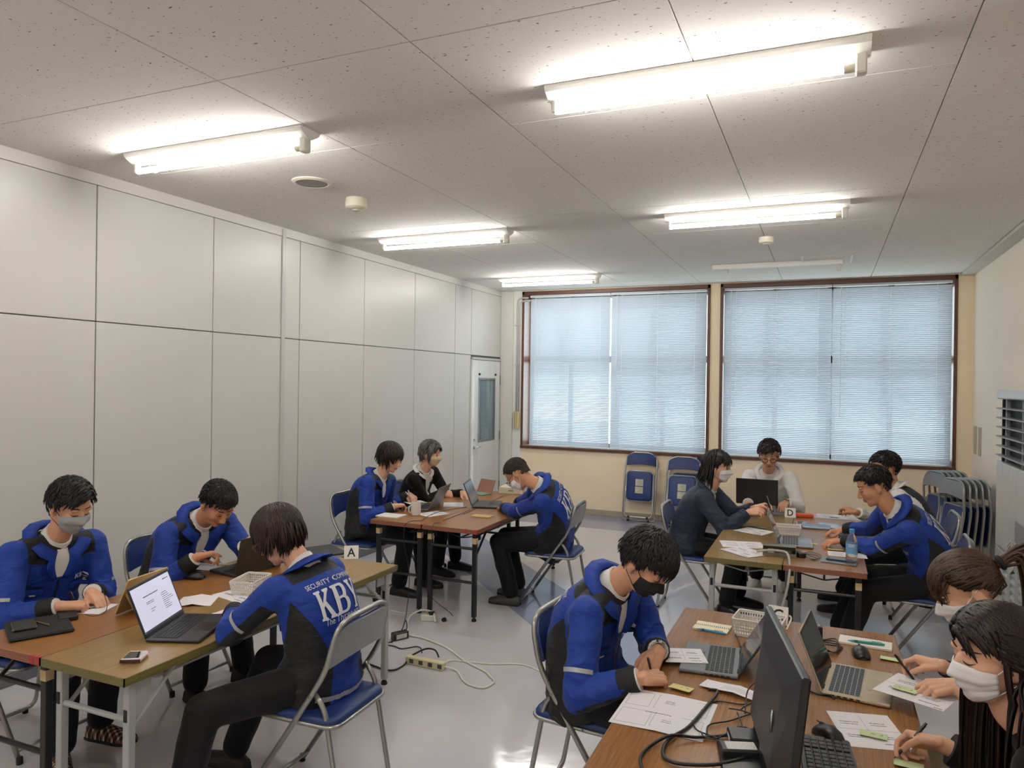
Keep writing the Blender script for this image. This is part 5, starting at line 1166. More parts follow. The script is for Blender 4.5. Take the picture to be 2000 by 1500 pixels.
# watches and bands (worn: parts of the wearer)
def wristband(p, s, m, name, w=.010, face=None, back=-.030, r=.027):
    g = p['grips'][s]; d = (g['w']-g['el']).normalized(); c = g['w']+d*back*-1*-1; mb = MB(); u = d.orthogonal().normalized(); v = d.cross(u)
    ring = [(c+(u*math.cos(t)+v*math.sin(t))*r) for t in [2*PI*k/18 for k in range(18)]]; mb.tube(ring, [(w, .003)]*18, 6, closed=True, flat=d); o = mb.build(name, m, p['root'], True, base=p['base'])
    if face:
        f = Vector(face); f = (f-d*f.dot(d)).normalized(); mb = MB(); M = Matrix.Translation(c+f*(r-.002)) @ f.to_track_quat('Z', 'Y').to_matrix().to_4x4(); mb.M = M; mb.lathe([(.019, 0), (.020, .006), (.017, .010), (.0165, .0095)], 18); o2 = mb.build('watch_face', m, o, 40, base=p['base'])
        mb = MB(); mb.M = M; mb.lathe([(.0001, .0098), (.016, .0098), (.016, .0102), (.0001, .0102)], 18); mb.build('watch_dial', mat('dial', '#2a2c33', .2), o, 40, base=p['base'])
WSTEEL = mat('watch_steel', '#b5b3ad', .22, .9); WBLK = mat('watch_black', '#17171a', .4)
wristband(pC1, -1, WSTEEL, 'watch_band', .010, (.2, .5, .8), -.004, .029)
wristband(pC2, 1, WBLK, 'watch_band', .010, None, -.022, .028)
wristband(pD3, -1, WBLK, 'watch_band', .011, (0, -.3, 1), -.002, .029)
wristband(pD4, -1, WBLK, 'watch_band', .011, (0, -.3, 1), -.002, .029)
wristband(pD2, -1, WSTEEL, 'watch_band', .010, (0, -.5, .8), -.002, .029)
# pens in hands
def pen_in(p, s, label, m, L=.14, fwd=.035, aim=None, clip=True):
    g = p['grips'][s]; t = (g['tips'][0]+g['thumb'])*.5; d = (g['web']-t).normalized() if aim is None else Vector(aim).normalized(); a = t-d*fwd
    if a.z < TZ+.004: a = t+(a-t)*max(0.0, min(1.0, (t.z-(TZ+.004))/max(1e-6, t.z-a.z)))
    o = empty('pen', a); tag(o, label, 'pen', 'pens in use'); mb = MB(); pts = [a, a+d*.006, a+d*.022, a+d*(L-.01), a+d*L]; mb.tube(pts, [.0006, .0018, .0046, .0046, .0036], 8); mb.build('barrel', m, o, 40, base=a)
    u = d.orthogonal().normalized(); mb = MB(); mb.tube([a+d*(L-.008)+u*.0048, a+d*(L-.008)+u*.0075, a+d*(L-.045)+u*.0065], .0012, 5); mb.build('clip', STEEL, o, True, base=a)
PEN_BLK = mat('pen_black', '#131315', .35); PEN_WH = mat('pen_pale', '#c9c9cb', .35)
pen_in(pA1, 1, 'dark pen in the hand of the man in the grey mask', PEN_BLK)
pen_in(pB1, -1, 'pale pen held by the man behind the white mug', PEN_WH)
pen_in(pB2, 1, 'pen held by the woman in the black cardigan', PEN_WH)
pen_in(pC1, 1, 'black pen writing on the yellow note', PEN_BLK)
pen_in(pC2, 1, 'black pen held by the woman with the ponytail', PEN_BLK, aim=(-.55, .1, .7), fwd=.07)
pen_in(pC3, 1, 'black pen held by the long-haired woman over the white sheet', PEN_BLK)
pen_in(pD4, 1, 'black pen raised by the man in the dark vest', PEN_BLK, aim=(.8, .2, .1), fwd=.03)
pen_in(pA2, 1, 'white pen in the hand of the man bent over the A table', PEN_WH, aim=(-.5, -.4, .5), fwd=.05)
# chairs under them
seat_chair(-3.56, 2.33, 0, 'blue folding chair under the man in the grey mask')
seat_chair(-3.50, 3.14, R(-4), 'blue folding chair under the man bent over the A table')
seat_chair(-1.95, 2.49, R(182), 'blue folding chair under the short-haired woman, backrest metal facing the camera')
seat_chair(-3.52, 5.06, R(2), 'blue folding chair under the man behind the white mug')
seat_chair(-3.52, 5.84, R(0), 'blue folding chair under the woman in the black cardigan')
seat_chair(-1.99, 5.47, R(184), 'blue folding chair under the man with the buzz cut')
seat_chair(-.95, 5.84, R(0), 'blue folding chair under the woman in the navy jacket')
seat_chair(-.42, 7.06, R(-92), 'blue folding chair under the man in the white shirt')
seat_chair(.62, 5.38, R(178), 'blue folding chair under the man behind the water bottle')
seat_chair(.70, 6.40, R(182), 'blue folding chair under the man in the dark vest')
seat_chair(-.85, 2.91, R(-6), 'blue folding chair under the man in the black mask')
seat_chair(.72, 2.80, R(180), 'blue folding chair under the woman with the ponytail')
seat_chair(.70, 2.02, R(174), 'blue folding chair under the long-haired woman')
# ---------------------------------------------------------------- things on the tables
ZT = TZ+.0008
def Q(px, py, z=TZ): p = P(px, py, z); return Vector((p.x, p.y, z))
PAPER = mat('paper', '#e2dfe3', .8, var=.015, vscale=6); INK = mat('ink', '#3a3a40', .8, var=0); INK2 = mat('ink_light', '#9a98a0', .8, var=0); INKR = mat('ink_red', '#9a3f4a', .8, var=0)
NOTE_Y = mat('note_yellow', '#d9cf88', .75, var=.03); NOTE_G = mat('note_green', '#c3d1a0', .75, var=.03); NOTE_P = mat('note_pink', '#e39ab8', .75, var=.03); NOTE_T = mat('note_mint', '#b5ddcf', .75, var=.03)
def marks(mb, x0, y0, x1, y1, rows, rnd, h=.003, fill=.8, z=0, vert=False):
    """rows of small unreadable printed marks"""
    for i in range(rows):
        if vert:
            x = x0+(x1-x0)*(i+.5)/rows; y = y0; ye = y1-(y1-y0)*(1-fill)*rnd.random()
            while y < ye: l = rnd.uniform(.0018, .0045); mb.box((x-h/2, y, z), (x+h/2*rnd.uniform(.2, 1), y+l, z+.0003)); y += l+rnd.uniform(.0008, .002)
        else:
            y = y1-(y1-y0)*(i+.5)/rows; x = x0; xe = x1-(x1-x0)*(1-fill)*rnd.random()
            while x < xe: l = rnd.uniform(.0018, .0045); mb.box((x, y-h/2, z), (x+l, y+h/2*rnd.uniform(.2, 1), z+.0003)); x += l+rnd.uniform(.0008, .002)
def sheet(name, a, b, wid, label, cat='paper', m=PAPER, lift=0, side=1, curl=0.0, layout=None, thick=.0006, group=None, seed=1, bend=0.0, fold=None):
    """paper sheet: one edge runs from a to b on the table, the sheet extends wid to its left (side=1) or right"""
    a = Vector(a); b = Vector(b); L = (b-a).length; ang = math.atan2(b.y-a.y, b.x-a.x); o = tag(empty(name, (a.x, a.y, TZ+.0005+lift), ang), label, cat, group)
    def zf(x, y):
        u = x/L; v = y/wid; z = curl*max(0, (u-.55)/.45)**2+bend*max(0, (v-.6)/.4)**2
        if fold: z += fold*max(0, 1-abs(u-.5)/.5)**1.5
        return z
    mb = MB(); nx, ny = 10, 8
    top = [[Vector((L*i/nx, side*wid*j/ny, zf(L*i/nx, wid*j/ny)+thick)) for i in range(nx+1)] for j in range(ny+1)]; bot = [[p-Vector((0, 0, thick)) for p in r] for r in top]
    mb.grid(top if side > 0 else [r[::-1] for r in top]); mb.grid([r[::-1] for r in bot] if side > 0 else bot)
    ring = lambda S: S[0]+[r[-1] for r in S[1:]]+S[-1][-2::-1]+[r[0] for r in S[-2:0:-1]]
    ra, rb = ring(top), ring(bot); k = len(ra); mb.add(ra+rb, [(i, (i+1) % k, k+(i+1) % k, k+i) for i in range(k)]); mb.build('sheet', m, o, 30)
    if layout:
        rnd = random.Random(seed)
        for nm, mm, items in layout:
            mb = MB()
            for it in items:
                u0, v0, u1, v1 = it[1:5]
                if it[0] == 'txt': marks(mb, u0*L, v0*wid, u1*L, v1*wid, it[5], rnd, h=it[6] if len(it) > 6 else .004, vert=len(it) > 7)
                elif it[0] == 'box':
                    w = .0006
                    for p, q in (((u0, v0), (u1, v0)), ((u0, v1), (u1, v1)), ((u0, v0), (u0, v1)), ((u1, v0), (u1, v1))): mb.box((p[0]*L-w, p[1]*wid-w, 0), (q[0]*L+w, q[1]*wid+w, .0003))
                elif it[0] == 'line': mb.box((min(u0, u1)*L-.0004, min(v0, v1)*wid-.0004, 0), (max(u0, u1)*L+.0004, max(v0, v1)*wid+.0004, .0003))
            mb.v = [(x, side*y, z+zf(x, y)+thick+.0001) for x, y, z in mb.v]
            if mb.v: mb.build(nm, mm, o)['kind'] = 'stuff'
    return o
def note(c, ang, w, h, m, label, z=0, text=True, lift=.004, seed=1, group='sticky notes on the tables'):
    o = tag(empty('sticky_note', (c.x, c.y, c.z+.001+z), R(ang)), label, 'sticky note', group); mb = MB(); nx = 6
    top = [[Vector((w*(i/nx-.5), h*(j/3-.5), .0005+lift*(max(0, 1-j/3))**2)) for i in range(nx+1)] for j in range(4)]; bot = [[p-Vector((0, 0, .0005)) for p in r] for r in top]
    mb.grid(top); mb.grid([r[::-1] for r in bot]); mb.build('sheet', m, o, 30)
    if text:
        mb = MB(); rnd = random.Random(seed)
        for k in range(3):
            cx = w*(-.28+.28*k)
            for _ in range(4):
                x = cx+rnd.uniform(-.006, .006); y = rnd.uniform(-.006, .008); a = rnd.choice((0, PI/2, .6, -.6)); d = Vector((math.cos(a), math.sin(a), 0))*rnd.uniform(.004, .008); mb.tube([Vector((x, y, .0012))-d, Vector((x, y, .0012))+d], [(.0009, .0003)]*2, 4, flat=Vector((-d.y, d.x, 0)))
        mb.build('handwriting', INK, o)
    return o
FORM = [('printed_text', INK, [('txt', .62, .10, .92, .18, 1, .005), ('txt', .60, .26, .86, .36, 2), ('txt', .60, .62, .86, .74, 2), ('txt', .12, .26, .42, .36, 2), ('txt', .12, .62, .42, .74, 2)]), ('printed_rule', INK2, [('line', .02, .5, .98, .5), ('line', .5, .2, .5, .96)]), ('red_title', INKR, [('txt', .86, .03, .97, .06, 1, .006)])]
def keys_mesh(mb, x0, y0, x1, y1, nx, ny, z, kz=.0018, gap=.003):
    w = (x1-x0)/nx; h = (y1-y0)/ny
    for j in range(ny):
        for i in range(nx):
            mb.box((x0+i*w+gap/2, y0+j*h+gap/2, z), (x0+(i+1)*w-gap/2, y0+(j+1)*h-gap/2, z+kz))
LAP = {'black': '#25272a', 'silver': '#8d9094', 'gold': '#b7a78d', 'grey': '#6c6f73', 'dark': '#3a3935'}
def laptop(c, face, label, col='black', w=.318, d=.215, open_=108, screen='off', keys='black', name='laptop', z=0.0, lidcol=None, kk=True):
    """c = middle of the hinge on the table, face = direction (deg) from hinge to the user"""
    o = tag(empty(name, (c.x, c.y, TZ+.001+z), R(face)-PI/2), label, 'laptop', 'laptops on the tables'); body = mat('laptop_'+col, LAP[col], .38, .25 if col != 'black' else .0, var=.03); lid = mat('laptop_'+(lidcol or col), LAP[lidcol or col], .38, .25 if (lidcol or col) != 'black' else 0, var=.03)
    # local: hinge along x at y=0, user at +y
    mb = MB(); mb.cbox((-w/2, 0, .002), (w/2, d, .015), .004); bs = mb.build('base', body, o)
    mb = MB(); keys_mesh(mb, -w/2+.018, .020, w/2-.018, .020+d*.47, 15, 6, .0152); k = mb.build('keyboard', mat('keys_'+keys, {'black': '#15161a', 'blue': '#39424f', 'grey': '#4b4e54'}[keys], .5), bs); k['kind'] = 'stuff'
    mb = MB(); mb.box((-.052, d*.62, .015), (.052, d*.95, .0154)); mb.build('touchpad', mat('pad_'+col, LAP[col], .25), bs)
    mb = MB()
    for i in range(5): mb.box((w/2-.0005, .03+i*.02, .006), (w/2+.0006, .042+i*.02, .011)); mb.box((-w/2-.0006, .03+i*.02, .006), (-w/2+.0005, .042+i*.02, .011))
    mb.build('ports', RUB, bs)
    a = R(open_); hinge = Vector((0, .004, .014)); up = Vector((0, math.cos(a)*1.0, math.sin(a))); n = Vector((0, math.sin(a), -math.cos(a)))
    hgt = d*.97; M = Matrix(((1, 0, 0, 0), (0, up.y, n.y, hinge.y), (0, up.z, n.z, hinge.z), (0, 0, 0, 1)))
    mb = MB(); mb.M = M; mb.cbox((-w/2, 0, -.006), (w/2, hgt, 0), .003); ld = mb.build('lid', lid, o)
    mb = MB(); mb.M = M; mb.box((-w/2+.004, .004, 0), (w/2-.004, hgt-.003, .0006)); mb.build('bezel', mat('bezel', '#111214', .35), ld)
    sm = {'off': mat('screen_off', '#22262b', .08, var=0, spec=.6), 'doc': mat('screen_lit', '#20222a', .15, var=0, emit=('#c9c6d8', .55)), 'grey': mat('screen_grey', '#4b535a', .12, var=0, spec=.6, emit=('#5d666e', .12))}[screen]
    mb = MB(); mb.M = M; mb.box((-w/2+.011, .016, .0006), (w/2-.011, hgt-.011, .0011)); sc_ = mb.build('screen', sm, ld)
    if screen == 'doc':
        rnd = random.Random(4); mb = MB(); W2 = w-.022; H2 = hgt-.03
        marks(mb, W2*.22, H2*.72, W2*.60, H2*.77, 1, rnd, .006); marks(mb, W2*.64, H2*.25, W2*.92, H2*.66, 9, rnd, .0028, .5); marks(mb, W2*.25, H2*.55, W2*.45, H2*.62, 2, rnd, .003); marks(mb, W2*.3, H2*.35, W2*.42, H2*.45, 2, rnd, .003, .6)
        marks(mb, W2*.80, H2*.90, W2*.95, H2*.93, 1, rnd, .005)
        # the screen is read by the user: x runs to the user's right
        mb.v = [tuple(M @ Vector((-(x-W2/2), .016+y, .0012+z))) for x, y, z in mb.v]; mb.build('screen_text', mat('screen_ink', '#3b3a4a', .5, var=0), ld)['kind'] = 'stuff'
        mb = MB(); mb.M = M; mb.box((-w/2+.011, .016, .0012), (w/2-.011, .024, .0014)); mb.build('taskbar', mat('taskbar', '#4a4f5e', .3, var=0), ld)
    mb = MB(); mb.M = M; mb.lathe([(.002, .0006), (.002, .0014)], 8, (0, hgt-.0065, 0)); mb.build('webcam', mat('webcam', '#55595c', .2), ld)
    for x in (-w*.34, w*.34): mb = MB(); mb.tube([(x-.02, .003, .012), (x+.02, .003, .012)], .0048, 8); mb.build('hinge', RUB, o, True)
    return o
def mouse(c, ang, label):
    o = tag(empty('computer_mouse', (c.x, c.y, TZ+.0005), R(ang)-PI/2), label, 'mouse', 'computer mice'); rows = []
    for y, hw, h in ((-.050, .012, .012), (-.046, .024, .020), (-.030, .031, .033), (-.005, .032, .039), (.02, .030, .034), (.042, .027, .022), (.051, .020, .012)):
        rows.append([(hw*math.copysign(abs(math.cos(t))**.8, math.cos(t)), y, .002+h*max(0, math.sin(t))**.9) for t in [2*PI*j/16 for j in range(16)]])
    mb = MB(); mb.grid(rows, True); mb.f.append(tuple(range(16))); mb.f.append(tuple(reversed(range(6*16, 7*16)))); mb.m += [0, 0]; mb.build('shell', mat('mouse_black', '#161719', .38), o, True)
    mb = MB(); mb.M = Matrix.Translation((0, .028, .026)) @ Matrix.Rotation(PI/2, 4, 'Y'); mb.lathe([(.011, -.003), (.012, 0), (.011, .003)], 14); mb.build('wheel', RUB, o, True)
    mb = MB(); mb.box((-.0006, .02, .03), (.0006, .052, .033)); mb.build('button_gap', mat('gap_black', '#050505', .6, var=0), o)
def cable(name, pts, r, m, label, cat='cable', n=7, group=None):
    p = bez(pts, 6); mb = MB(); mb.tube(p, r, n); o = mb.build(name, m, None, True); return tag(o, label, cat, group)
BCAB = mat('cable_black', '#17171a', .45); WCAB = mat('cable_white', '#d8d4c6', .5); GCAB = mat('cable_grey', '#a9a69b', .5)
def basket(c, ang, w, d, h, label):
    o = tag(empty('plastic_basket', (c.x, c.y, TZ+.0008), R(ang)), label, 'basket', 'white plastic baskets'); m = mat('basket_white', '#dedad4', .5, var=.02)
    mb = MB(); mb.cbox((-w/2+.008, -d/2+.008, 0), (w/2-.008, d/2-.008, .004), .001); mb.build('bottom', m, o)
    t = .0022
    def wall(p0, p1, q0, q1):   # bottom edge p0-p1, top edge q0-q1
        mb = MB(); p0, p1, q0, q1 = map(Vector, (p0, p1, q0, q1)); nx = int((p1-p0).length/.0095)
        f = lambda u, v: (p0*(1-u)+p1*u)*(1-v)+(q0*(1-u)+q1*u)*v
        nn = (p1-p0).cross(q0-p0).normalized()*t
        def bar(u0, v0, u1, v1):
            A = [f(u0, v0), f(u1, v0), f(u1, v1), f(u0, v1)]; mb.add([x-nn/2 for x in A]+[x+nn/2 for x in A], [(0, 3, 2, 1), (4, 5, 6, 7), (0, 1, 5, 4), (1, 2, 6, 5), (2, 3, 7, 6), (3, 0, 4, 7)])
        bar(0, 0, 1, .14); bar(0, .86, 1, 1)
        for v in (.32, .5, .68): bar(0, v-.045, 1, v+.045)
        for i in range(nx+1):
            u = i/nx; bar(max(0, u-.16/nx*1.3), .14, min(1, u+.16/nx*1.3), .86)
        return mb
    b = .010; B = [(-w/2+b, -d/2+b, .002), (w/2-b, -d/2+b, .002), (w/2-b, d/2-b, .002), (-w/2+b, d/2-b, .002)]; T_2 = [(-w/2, -d/2, h), (w/2, -d/2, h), (w/2, d/2, h), (-w/2, d/2, h)]
    for i in range(4): wall(B[i], B[(i+1) % 4], T_2[i], T_2[(i+1) % 4]).build('side', m, o)
    mb = MB(); mb.tube([(x, y, h) for x, y in rrect(-w/2, -d/2, w/2, d/2, .012, 3)], .0035, 6, closed=True); mb.build('rim', m, o, True)
    return o
def tent_card(c, ang, letter, label, w=.085, h=.075):
    o = tag(empty('name_card', (c.x, c.y, TZ+.0008), R(ang)), label, 'card', 'lettered table cards'); m = mat('card_white', '#e6e2dd', .7, var=.01); dd = .028
    for s in (1, -1):
        mb = MB(); A = [(-w/2, s*dd, 0), (w/2, s*dd, 0), (w/2, 0, h), (-w/2, 0, h)]; n = Vector((0, s*h, dd)).normalized()*.0008; mb.add([Vector(p) for p in A]+[Vector(p)-n for p in A], [(0, 1, 2, 3), (7, 6, 5, 4), (0, 4, 5, 1), (1, 5, 6, 2), (2, 6, 7, 3), (3, 7, 4, 0)]); mb.build('face', m, o)
        v, f = text2d(letter, size=.068, offset=.0012); x0 = min(p.x for p in v); x1 = max(p.x for p in v); y0 = min(p.y for p in v); y1 = max(p.y for p in v)
        mb = MB(); pts = []
        for p in v:
            x = (p.x-(x0+x1)/2)*(1 if s < 0 else -1); y = (p.y-(y0+y1)/2)/h+.5; pts.append(Vector((x, s*dd*(1-y), h*y))+Vector((0, s*h, dd)).normalized()*.0008)
        mb.add(pts, f if s < 0 else [q[::-1] for q in f]); mb.build('letter', mat('card_ink', '#1d1d20', .6, var=0), o)
def slab(name, c, ang, w, d, h, m, label, cat, r=.003, z=0, parts=()):
    o = tag(empty(name, (c.x, c.y, TZ+.0006+z), R(ang)), label, cat); mb = MB(); mb.cbox((-w/2, -d/2, 0), (w/2, d/2, h), r); mb.build('body', m, o)
    for nm, a, b, mm in parts: mb = MB(); mb.cbox(a, b, .0008); mb.build(nm, mm, o)
    return o
def notebook(c, ang, w, d, label, cover='#e6dfc6', coil=True, h=.009, z=0, lines=True, coil_edge=1, spine='x'):
    o = tag(empty('notebook', (c.x, c.y, TZ+.0006+z), R(ang)), label, 'notebook'); mb = MB(); mb.cbox((-w/2, -d/2, 0), (w/2, d/2, h), .001); mb.build('pages', mat('page_'+cover[1:], cover, .8, var=.02), o)
    if lines:
        mb = MB()
        for k in range(12): x = -w/2+w*(k+.7)/12.4; mb.box((x, -d/2+.004, h), (x+.0006, d/2-.004, h+.0002))
        mb.build('ruled_lines', mat('rule_grey', '#b9b5a2', .8, var=0), o)
    if coil:
        mb = MB(); n = int(w/.0085)
        for k in range(n):
            x = -w/2+w*(k+.5)/n; y = {1: d/2, 0: 0, -1: -d/2}[coil_edge]; mb.tube([(x, y+.0055*math.cos(t), h*.55+(.0055+h*.35)*math.sin(t)) for t in [R(-40+260*j/6) for j in range(7)]], .0011, 4)
        mb.build('spiral_binding', mat('coil_wire', '#5d564c', .35, .7), o)
    return o
def pen_on(a, b, z, m, label, tip=None, r=.0052):
    a = Vector((a.x, a.y, z+r)); b = Vector((b.x, b.y, z+r)); d = (b-a).normalized(); o = tag(empty('pen', a), label, 'pen', 'pens lying on the tables'); L = (b-a).length
    mb = MB(); mb.tube([a, a+d*.006, a+d*.024, a+d*(L*.55), a+d*(L-.008), b], [.0008, .002, r, r*1.05, r*.95, r*.6], 10); mb.build('barrel', m, o, 40, base=a)
    mb = MB(); mb.tube([a+d*(L-.012)+Vector((0, 0, r)), a+d*(L-.014)+Vector((0, 0, r*1.6)), a+d*(L-.05)+Vector((0, 0, r*1.4))], .0013, 5); mb.build('clip', tip or STEEL, o, True, base=a)
    mb = MB(); mb.tube([a+d*.026, a+d*(L*.28)], [r*1.06]*2, 10); mb.build('grip', mat('grip_rubber', '#2f4a52', .6), o, 40, base=a)
# ---------------- table A
h0 = (Q(283, 1256)+Q(359, 1204))/2; hv = Q(359, 1204)-Q(283, 1256); fa_ = math.degrees(math.atan2(hv.y, hv.x))-90
laptop(h0, fa_, 'black laptop showing a document on screen, beside the white phone', 'black', w=hv.length*1.0, d=.222, open_=112, screen='doc')
h1 = Q(505, 1117); laptop(h1, 172, 'dark laptop in front of the man bent over the A table', 'dark', open_=104, screen='off', keys='black')
mouse(Q(381, 1130), 200, 'black mouse in front of the dark laptop on the A table')
# tablet on its folio stand, gold back to the camera
tb = tag(empty('tablet', (Q(255, 1186).x, Q(255, 1186).y, TZ+.001), R(8)-PI/2), 'gold-backed tablet propped on its folio stand at the brown table', 'tablet')
GOLD = mat('tablet_gold', '#c6a878', .32, .2); a = R(66); M = Matrix.Translation((0, .03, .004)) @ Matrix.Rotation(a, 4, 'X')
mb = MB(); mb.M = M; mb.prism(rrect(-.125, 0, .125, .178, .012), -.0035, .0035); mb.build('body', GOLD, tb, 40)
mb = MB(); mb.M = M; mb.prism(rrect(-.118, .007, .118, .171, .008), .0035, .0042); mb.build('screen', MATS['screen_off'], tb)
mb = MB(); mb.M = M @ Matrix.Translation((-.105, .16, -.0035)); mb.lathe([(.004, -.002), (.007, -.0016), (.007, 0)], 14); mb.build('camera_lens', mat('webcam', '#55595c', .2), tb, 40)
mb = MB(); mb.add([Vector(p) for p in ((-.12, .150, .001), (.12, .150, .001), (.12, .080, .10), (-.12, .080, .10), (-.12, .153, .001), (.12, .153, .001), (.12, .083, .10), (-.12, .083, .10))], [(0, 1, 2, 3), (7, 6, 5, 4), (0, 4, 5, 1), (1, 5, 6, 2), (2, 6, 7, 3), (3, 7, 4, 0)]); mb.build('folio_flap', mat('folio_tan', '#8b6a44', .6), tb)
sheet('paper_sheet', Q(193, 1200), Q(232, 1180), .16, 'small white sheet under the writing hand of the man in the grey mask', layout=[('printed_text', INK, [('txt', .1, .5, .8, .8, 4, .002)])])
note(Q(183, 1188), 40, .075, .025, NOTE_G, 'green sticky note under the pen of the man in the grey mask', z=.001)
po = slab('document_pouch', Q(76, 1228), 62, .23, .27, .014, mat('pouch_black', '#101113', .8, bump=.1, bscale=400), 'flat black pouch at the corner of the brown table', 'pouch', .006)
slab('phone_case', Q(47, 1224, TZ+.015), 62, .085, .125, .012, mat('case_olive', '#2d2e26', .5), 'dark zipped wallet lying on the black pouch', 'wallet', .004, z=.0152, parts=(('zip', (-.043, -.06, .005), (-.041, .06, .008), mat('brass', '#a48a4e', .3, .8)), ('zip_pull', (-.046, -.064, .004), (-.038, -.05, .010), mat('brass', '#a48a4e', .3, .8))))
p0 = Q(67, 1214, TZ+.016); p1 = Q(98, 1223, TZ+.016); pen_on(p0, p1, TZ+.016, mat('brass', '#a48a4e', .3, .8), 'thin brass pen lying on the black pouch', r=.0032)
slab('power_bank', Q(131, 1206), 60, .075, .13, .02, mat('bank_black', '#1b1c1e', .5), 'black power bank beside the writing man in the grey mask', 'power bank', .004, parts=(('port', (-.012, -.0655, .006), (.0, -.0645, .012), STEEL),))
cable('charging_cable', [Q(166, 1204)+Vector((0, 0, .01)), Q(182, 1206)+Vector((0, 0, .006)), Q(203, 1200)+Vector((0, 0, .006)), Q(209, 1192)+Vector((0, 0, .02)), Q(203, 1180)+Vector((0, 0, .05)), Q(199, 1168)+Vector((0, 0, .05))], .0016, BCAB, 'thin black charging cable between the power bank and the tablet')
ph = slab('folding_phone', Q(263, 1288), 30, .074, .088, .018, mat('phone_pink', '#e3ccd0', .35), 'pale pink folded phone near the corner of the A table', 'phone', .005, parts=(('cover_screen', (-.030, -.036, .018), (.030, .03, .0188), mat('phone_glass', '#1b1c22', .06, var=0, spec=.7)), ('hinge_cover', (-.037, -.0455, .003), (.037, -.044, .016), mat('hinge_plum', '#4b3a40', .3, .4))))
sheet('paper_sheet', Q(338, 1186), Q(411, 1184), .16, 'blank folded white sheet behind the document laptop', curl=.0, fold=.012, thick=.0012)
sheet('paper_sheet', Q(352, 1110), Q(430, 1116), .14, 'printed sheet with a yellow note in front of the man bent over the table', lift=.0, side=1, layout=[('printed_text', INK, [('txt', .1, .6, .6, .8, 3, .003)])])
note(Q(444, 1104), 24, .075, .05, NOTE_Y, 'yellow sticky note on the sheet beside the dark laptop', z=.002)
sheet('paper_sheet', Q(413, 1162), Q(470, 1180), .19, 'printed sheet beside the basket on the A table', layout=FORM, seed=3)
sheet('paper_sheet', Q(402, 1204), Q(468, 1218), .24, 'printed sheet with pink notes under the woman’s arm'.replace('’', ''), layout=FORM, seed=5, lift=.002)
note(Q(440, 1202), 50, .075, .05, NOTE_P, 'pink sticky note on the sheet, nearer the black laptop', z=.004, lift=.012)
note(Q(452, 1198), 40, .075, .05, NOTE_P, 'pink sticky note on the sheet, nearer the elbow', z=.004)
note(Q(462, 1188), 48, .075, .05, NOTE_P, 'pink sticky note on the sheet, farthest from the camera', z=.004)
basket(Q(490, 1152), 14, .13, .19, .062, 'white perforated basket on the A table')
note(Q(488, 1160)+Vector((0, 0, .004)), 20, .07, .05, NOTE_Y, 'yellow note pad inside the basket on the A table', text=False)
tent_card(Q(686, 1090), 36, 'A', 'white tent card with the letter A')
slab('tablet_sleeve', Q(634, 1078), 60, .20, .27, .012, mat('sleeve_black', '#1f2022', .5), 'flat black tablet sleeve behind the woman at the A table', 'sleeve', .004)
# ---------------- table B
notebook(Q(764, 1008), 2, .20, .145, 'white notepad at the corner beside the mug', '#e4e0d6', coil=False, lines=False)
mg = tag(empty('mug', (Q(812, 1006).x, Q(812, 1006).y, TZ+.0006)), 'white mug with a handle on the middle table', 'mug'); MUG = mat('mug_white', '#d9d4cc', .3, spec=.5)
mb = MB(); mb.lathe([(.030, 0), (.036, .004), (.040, .02), (.0405, .085), (.040, .10), (.0372, .10), (.037, .02), (.0, .012)], 28, caps=False); mb.add([(.03*math.cos(2*PI*j/28), .03*math.sin(2*PI*j/28), 0) for j in range(28)], [tuple(reversed(range(28)))]); mb.build('cup', MUG, mg, 40)
ha = R(-150); mb = MB(); d_ = Vector((math.cos(R(-115)), math.sin(R(-115)), 0)); mb.tube(bez([d_*.038+Vector((0, 0, .078)), d_*.060+Vector((0, 0, .076)), d_*.068+Vector((0, 0, .05)), d_*.058+Vector((0, 0, .026)), d_*.037+Vector((0, 0, .022))], 5), .005, 8); mb.build('handle', MUG, mg, True)
laptop(Q(848, 993), 190, 'silver laptop with its lid turned from the camera beside the mug', 'grey', open_=118, keys='black')
laptop((Q(911, 996)+Q(944, 977))/2, 16, 'black-framed laptop with grey screen in front of the bowed man', 'black', w=.33, open_=112, screen='grey', keys='grey', lidcol='black')
notebook(Q(942, 1009), 4, .155, .095, 'tan kraft notebook at the corner of the middle table', '#c9a878', coil=False, lines=False, h=.008)
sheet('paper_sheet', Q(838, 1010), Q(880, 1003), .17, 'printed sheet between the two laptops on the middle table', layout=FORM, seed=8)
sheet('paper_sheet', Q(866, 990), Q(905, 990), .22, 'white sheet in front of the woman in the black cardigan', layout=FORM, seed=9)
sheet('paper_sheet', Q(800, 985), Q(835, 982), .15, 'small sheet under the hands of the man behind the mug', seed=9)
note(Q(826, 982), 20, .075, .05, NOTE_G, 'green sticky note beside the mug', z=.002)
note(Q(893, 970), 20, .075, .05, NOTE_T, 'mint sticky note in front of the woman in the cardigan', z=.002)
tb2 = tag(empty('tablet', (Q(945, 963).x, Q(945, 963).y, TZ+.001), R(-20)), 'small tablet with brown back and green keyboard cover', 'tablet'); M = Matrix.Rotation(R(64), 4, 'X')
mb = MB(); mb.M = M; mb.prism(rrect(-.10, 0, .10, .14, .01), -.003, .003); mb.build('body', mat('tablet_brown', '#8a6457', .5), tb2, 40)
mb = MB(); mb.cbox((-.10, -.13, 0), (.10, .01, .006), .002); mb.build('keyboard_cover', mat('cover_green', '#6f9084', .6), tb2)
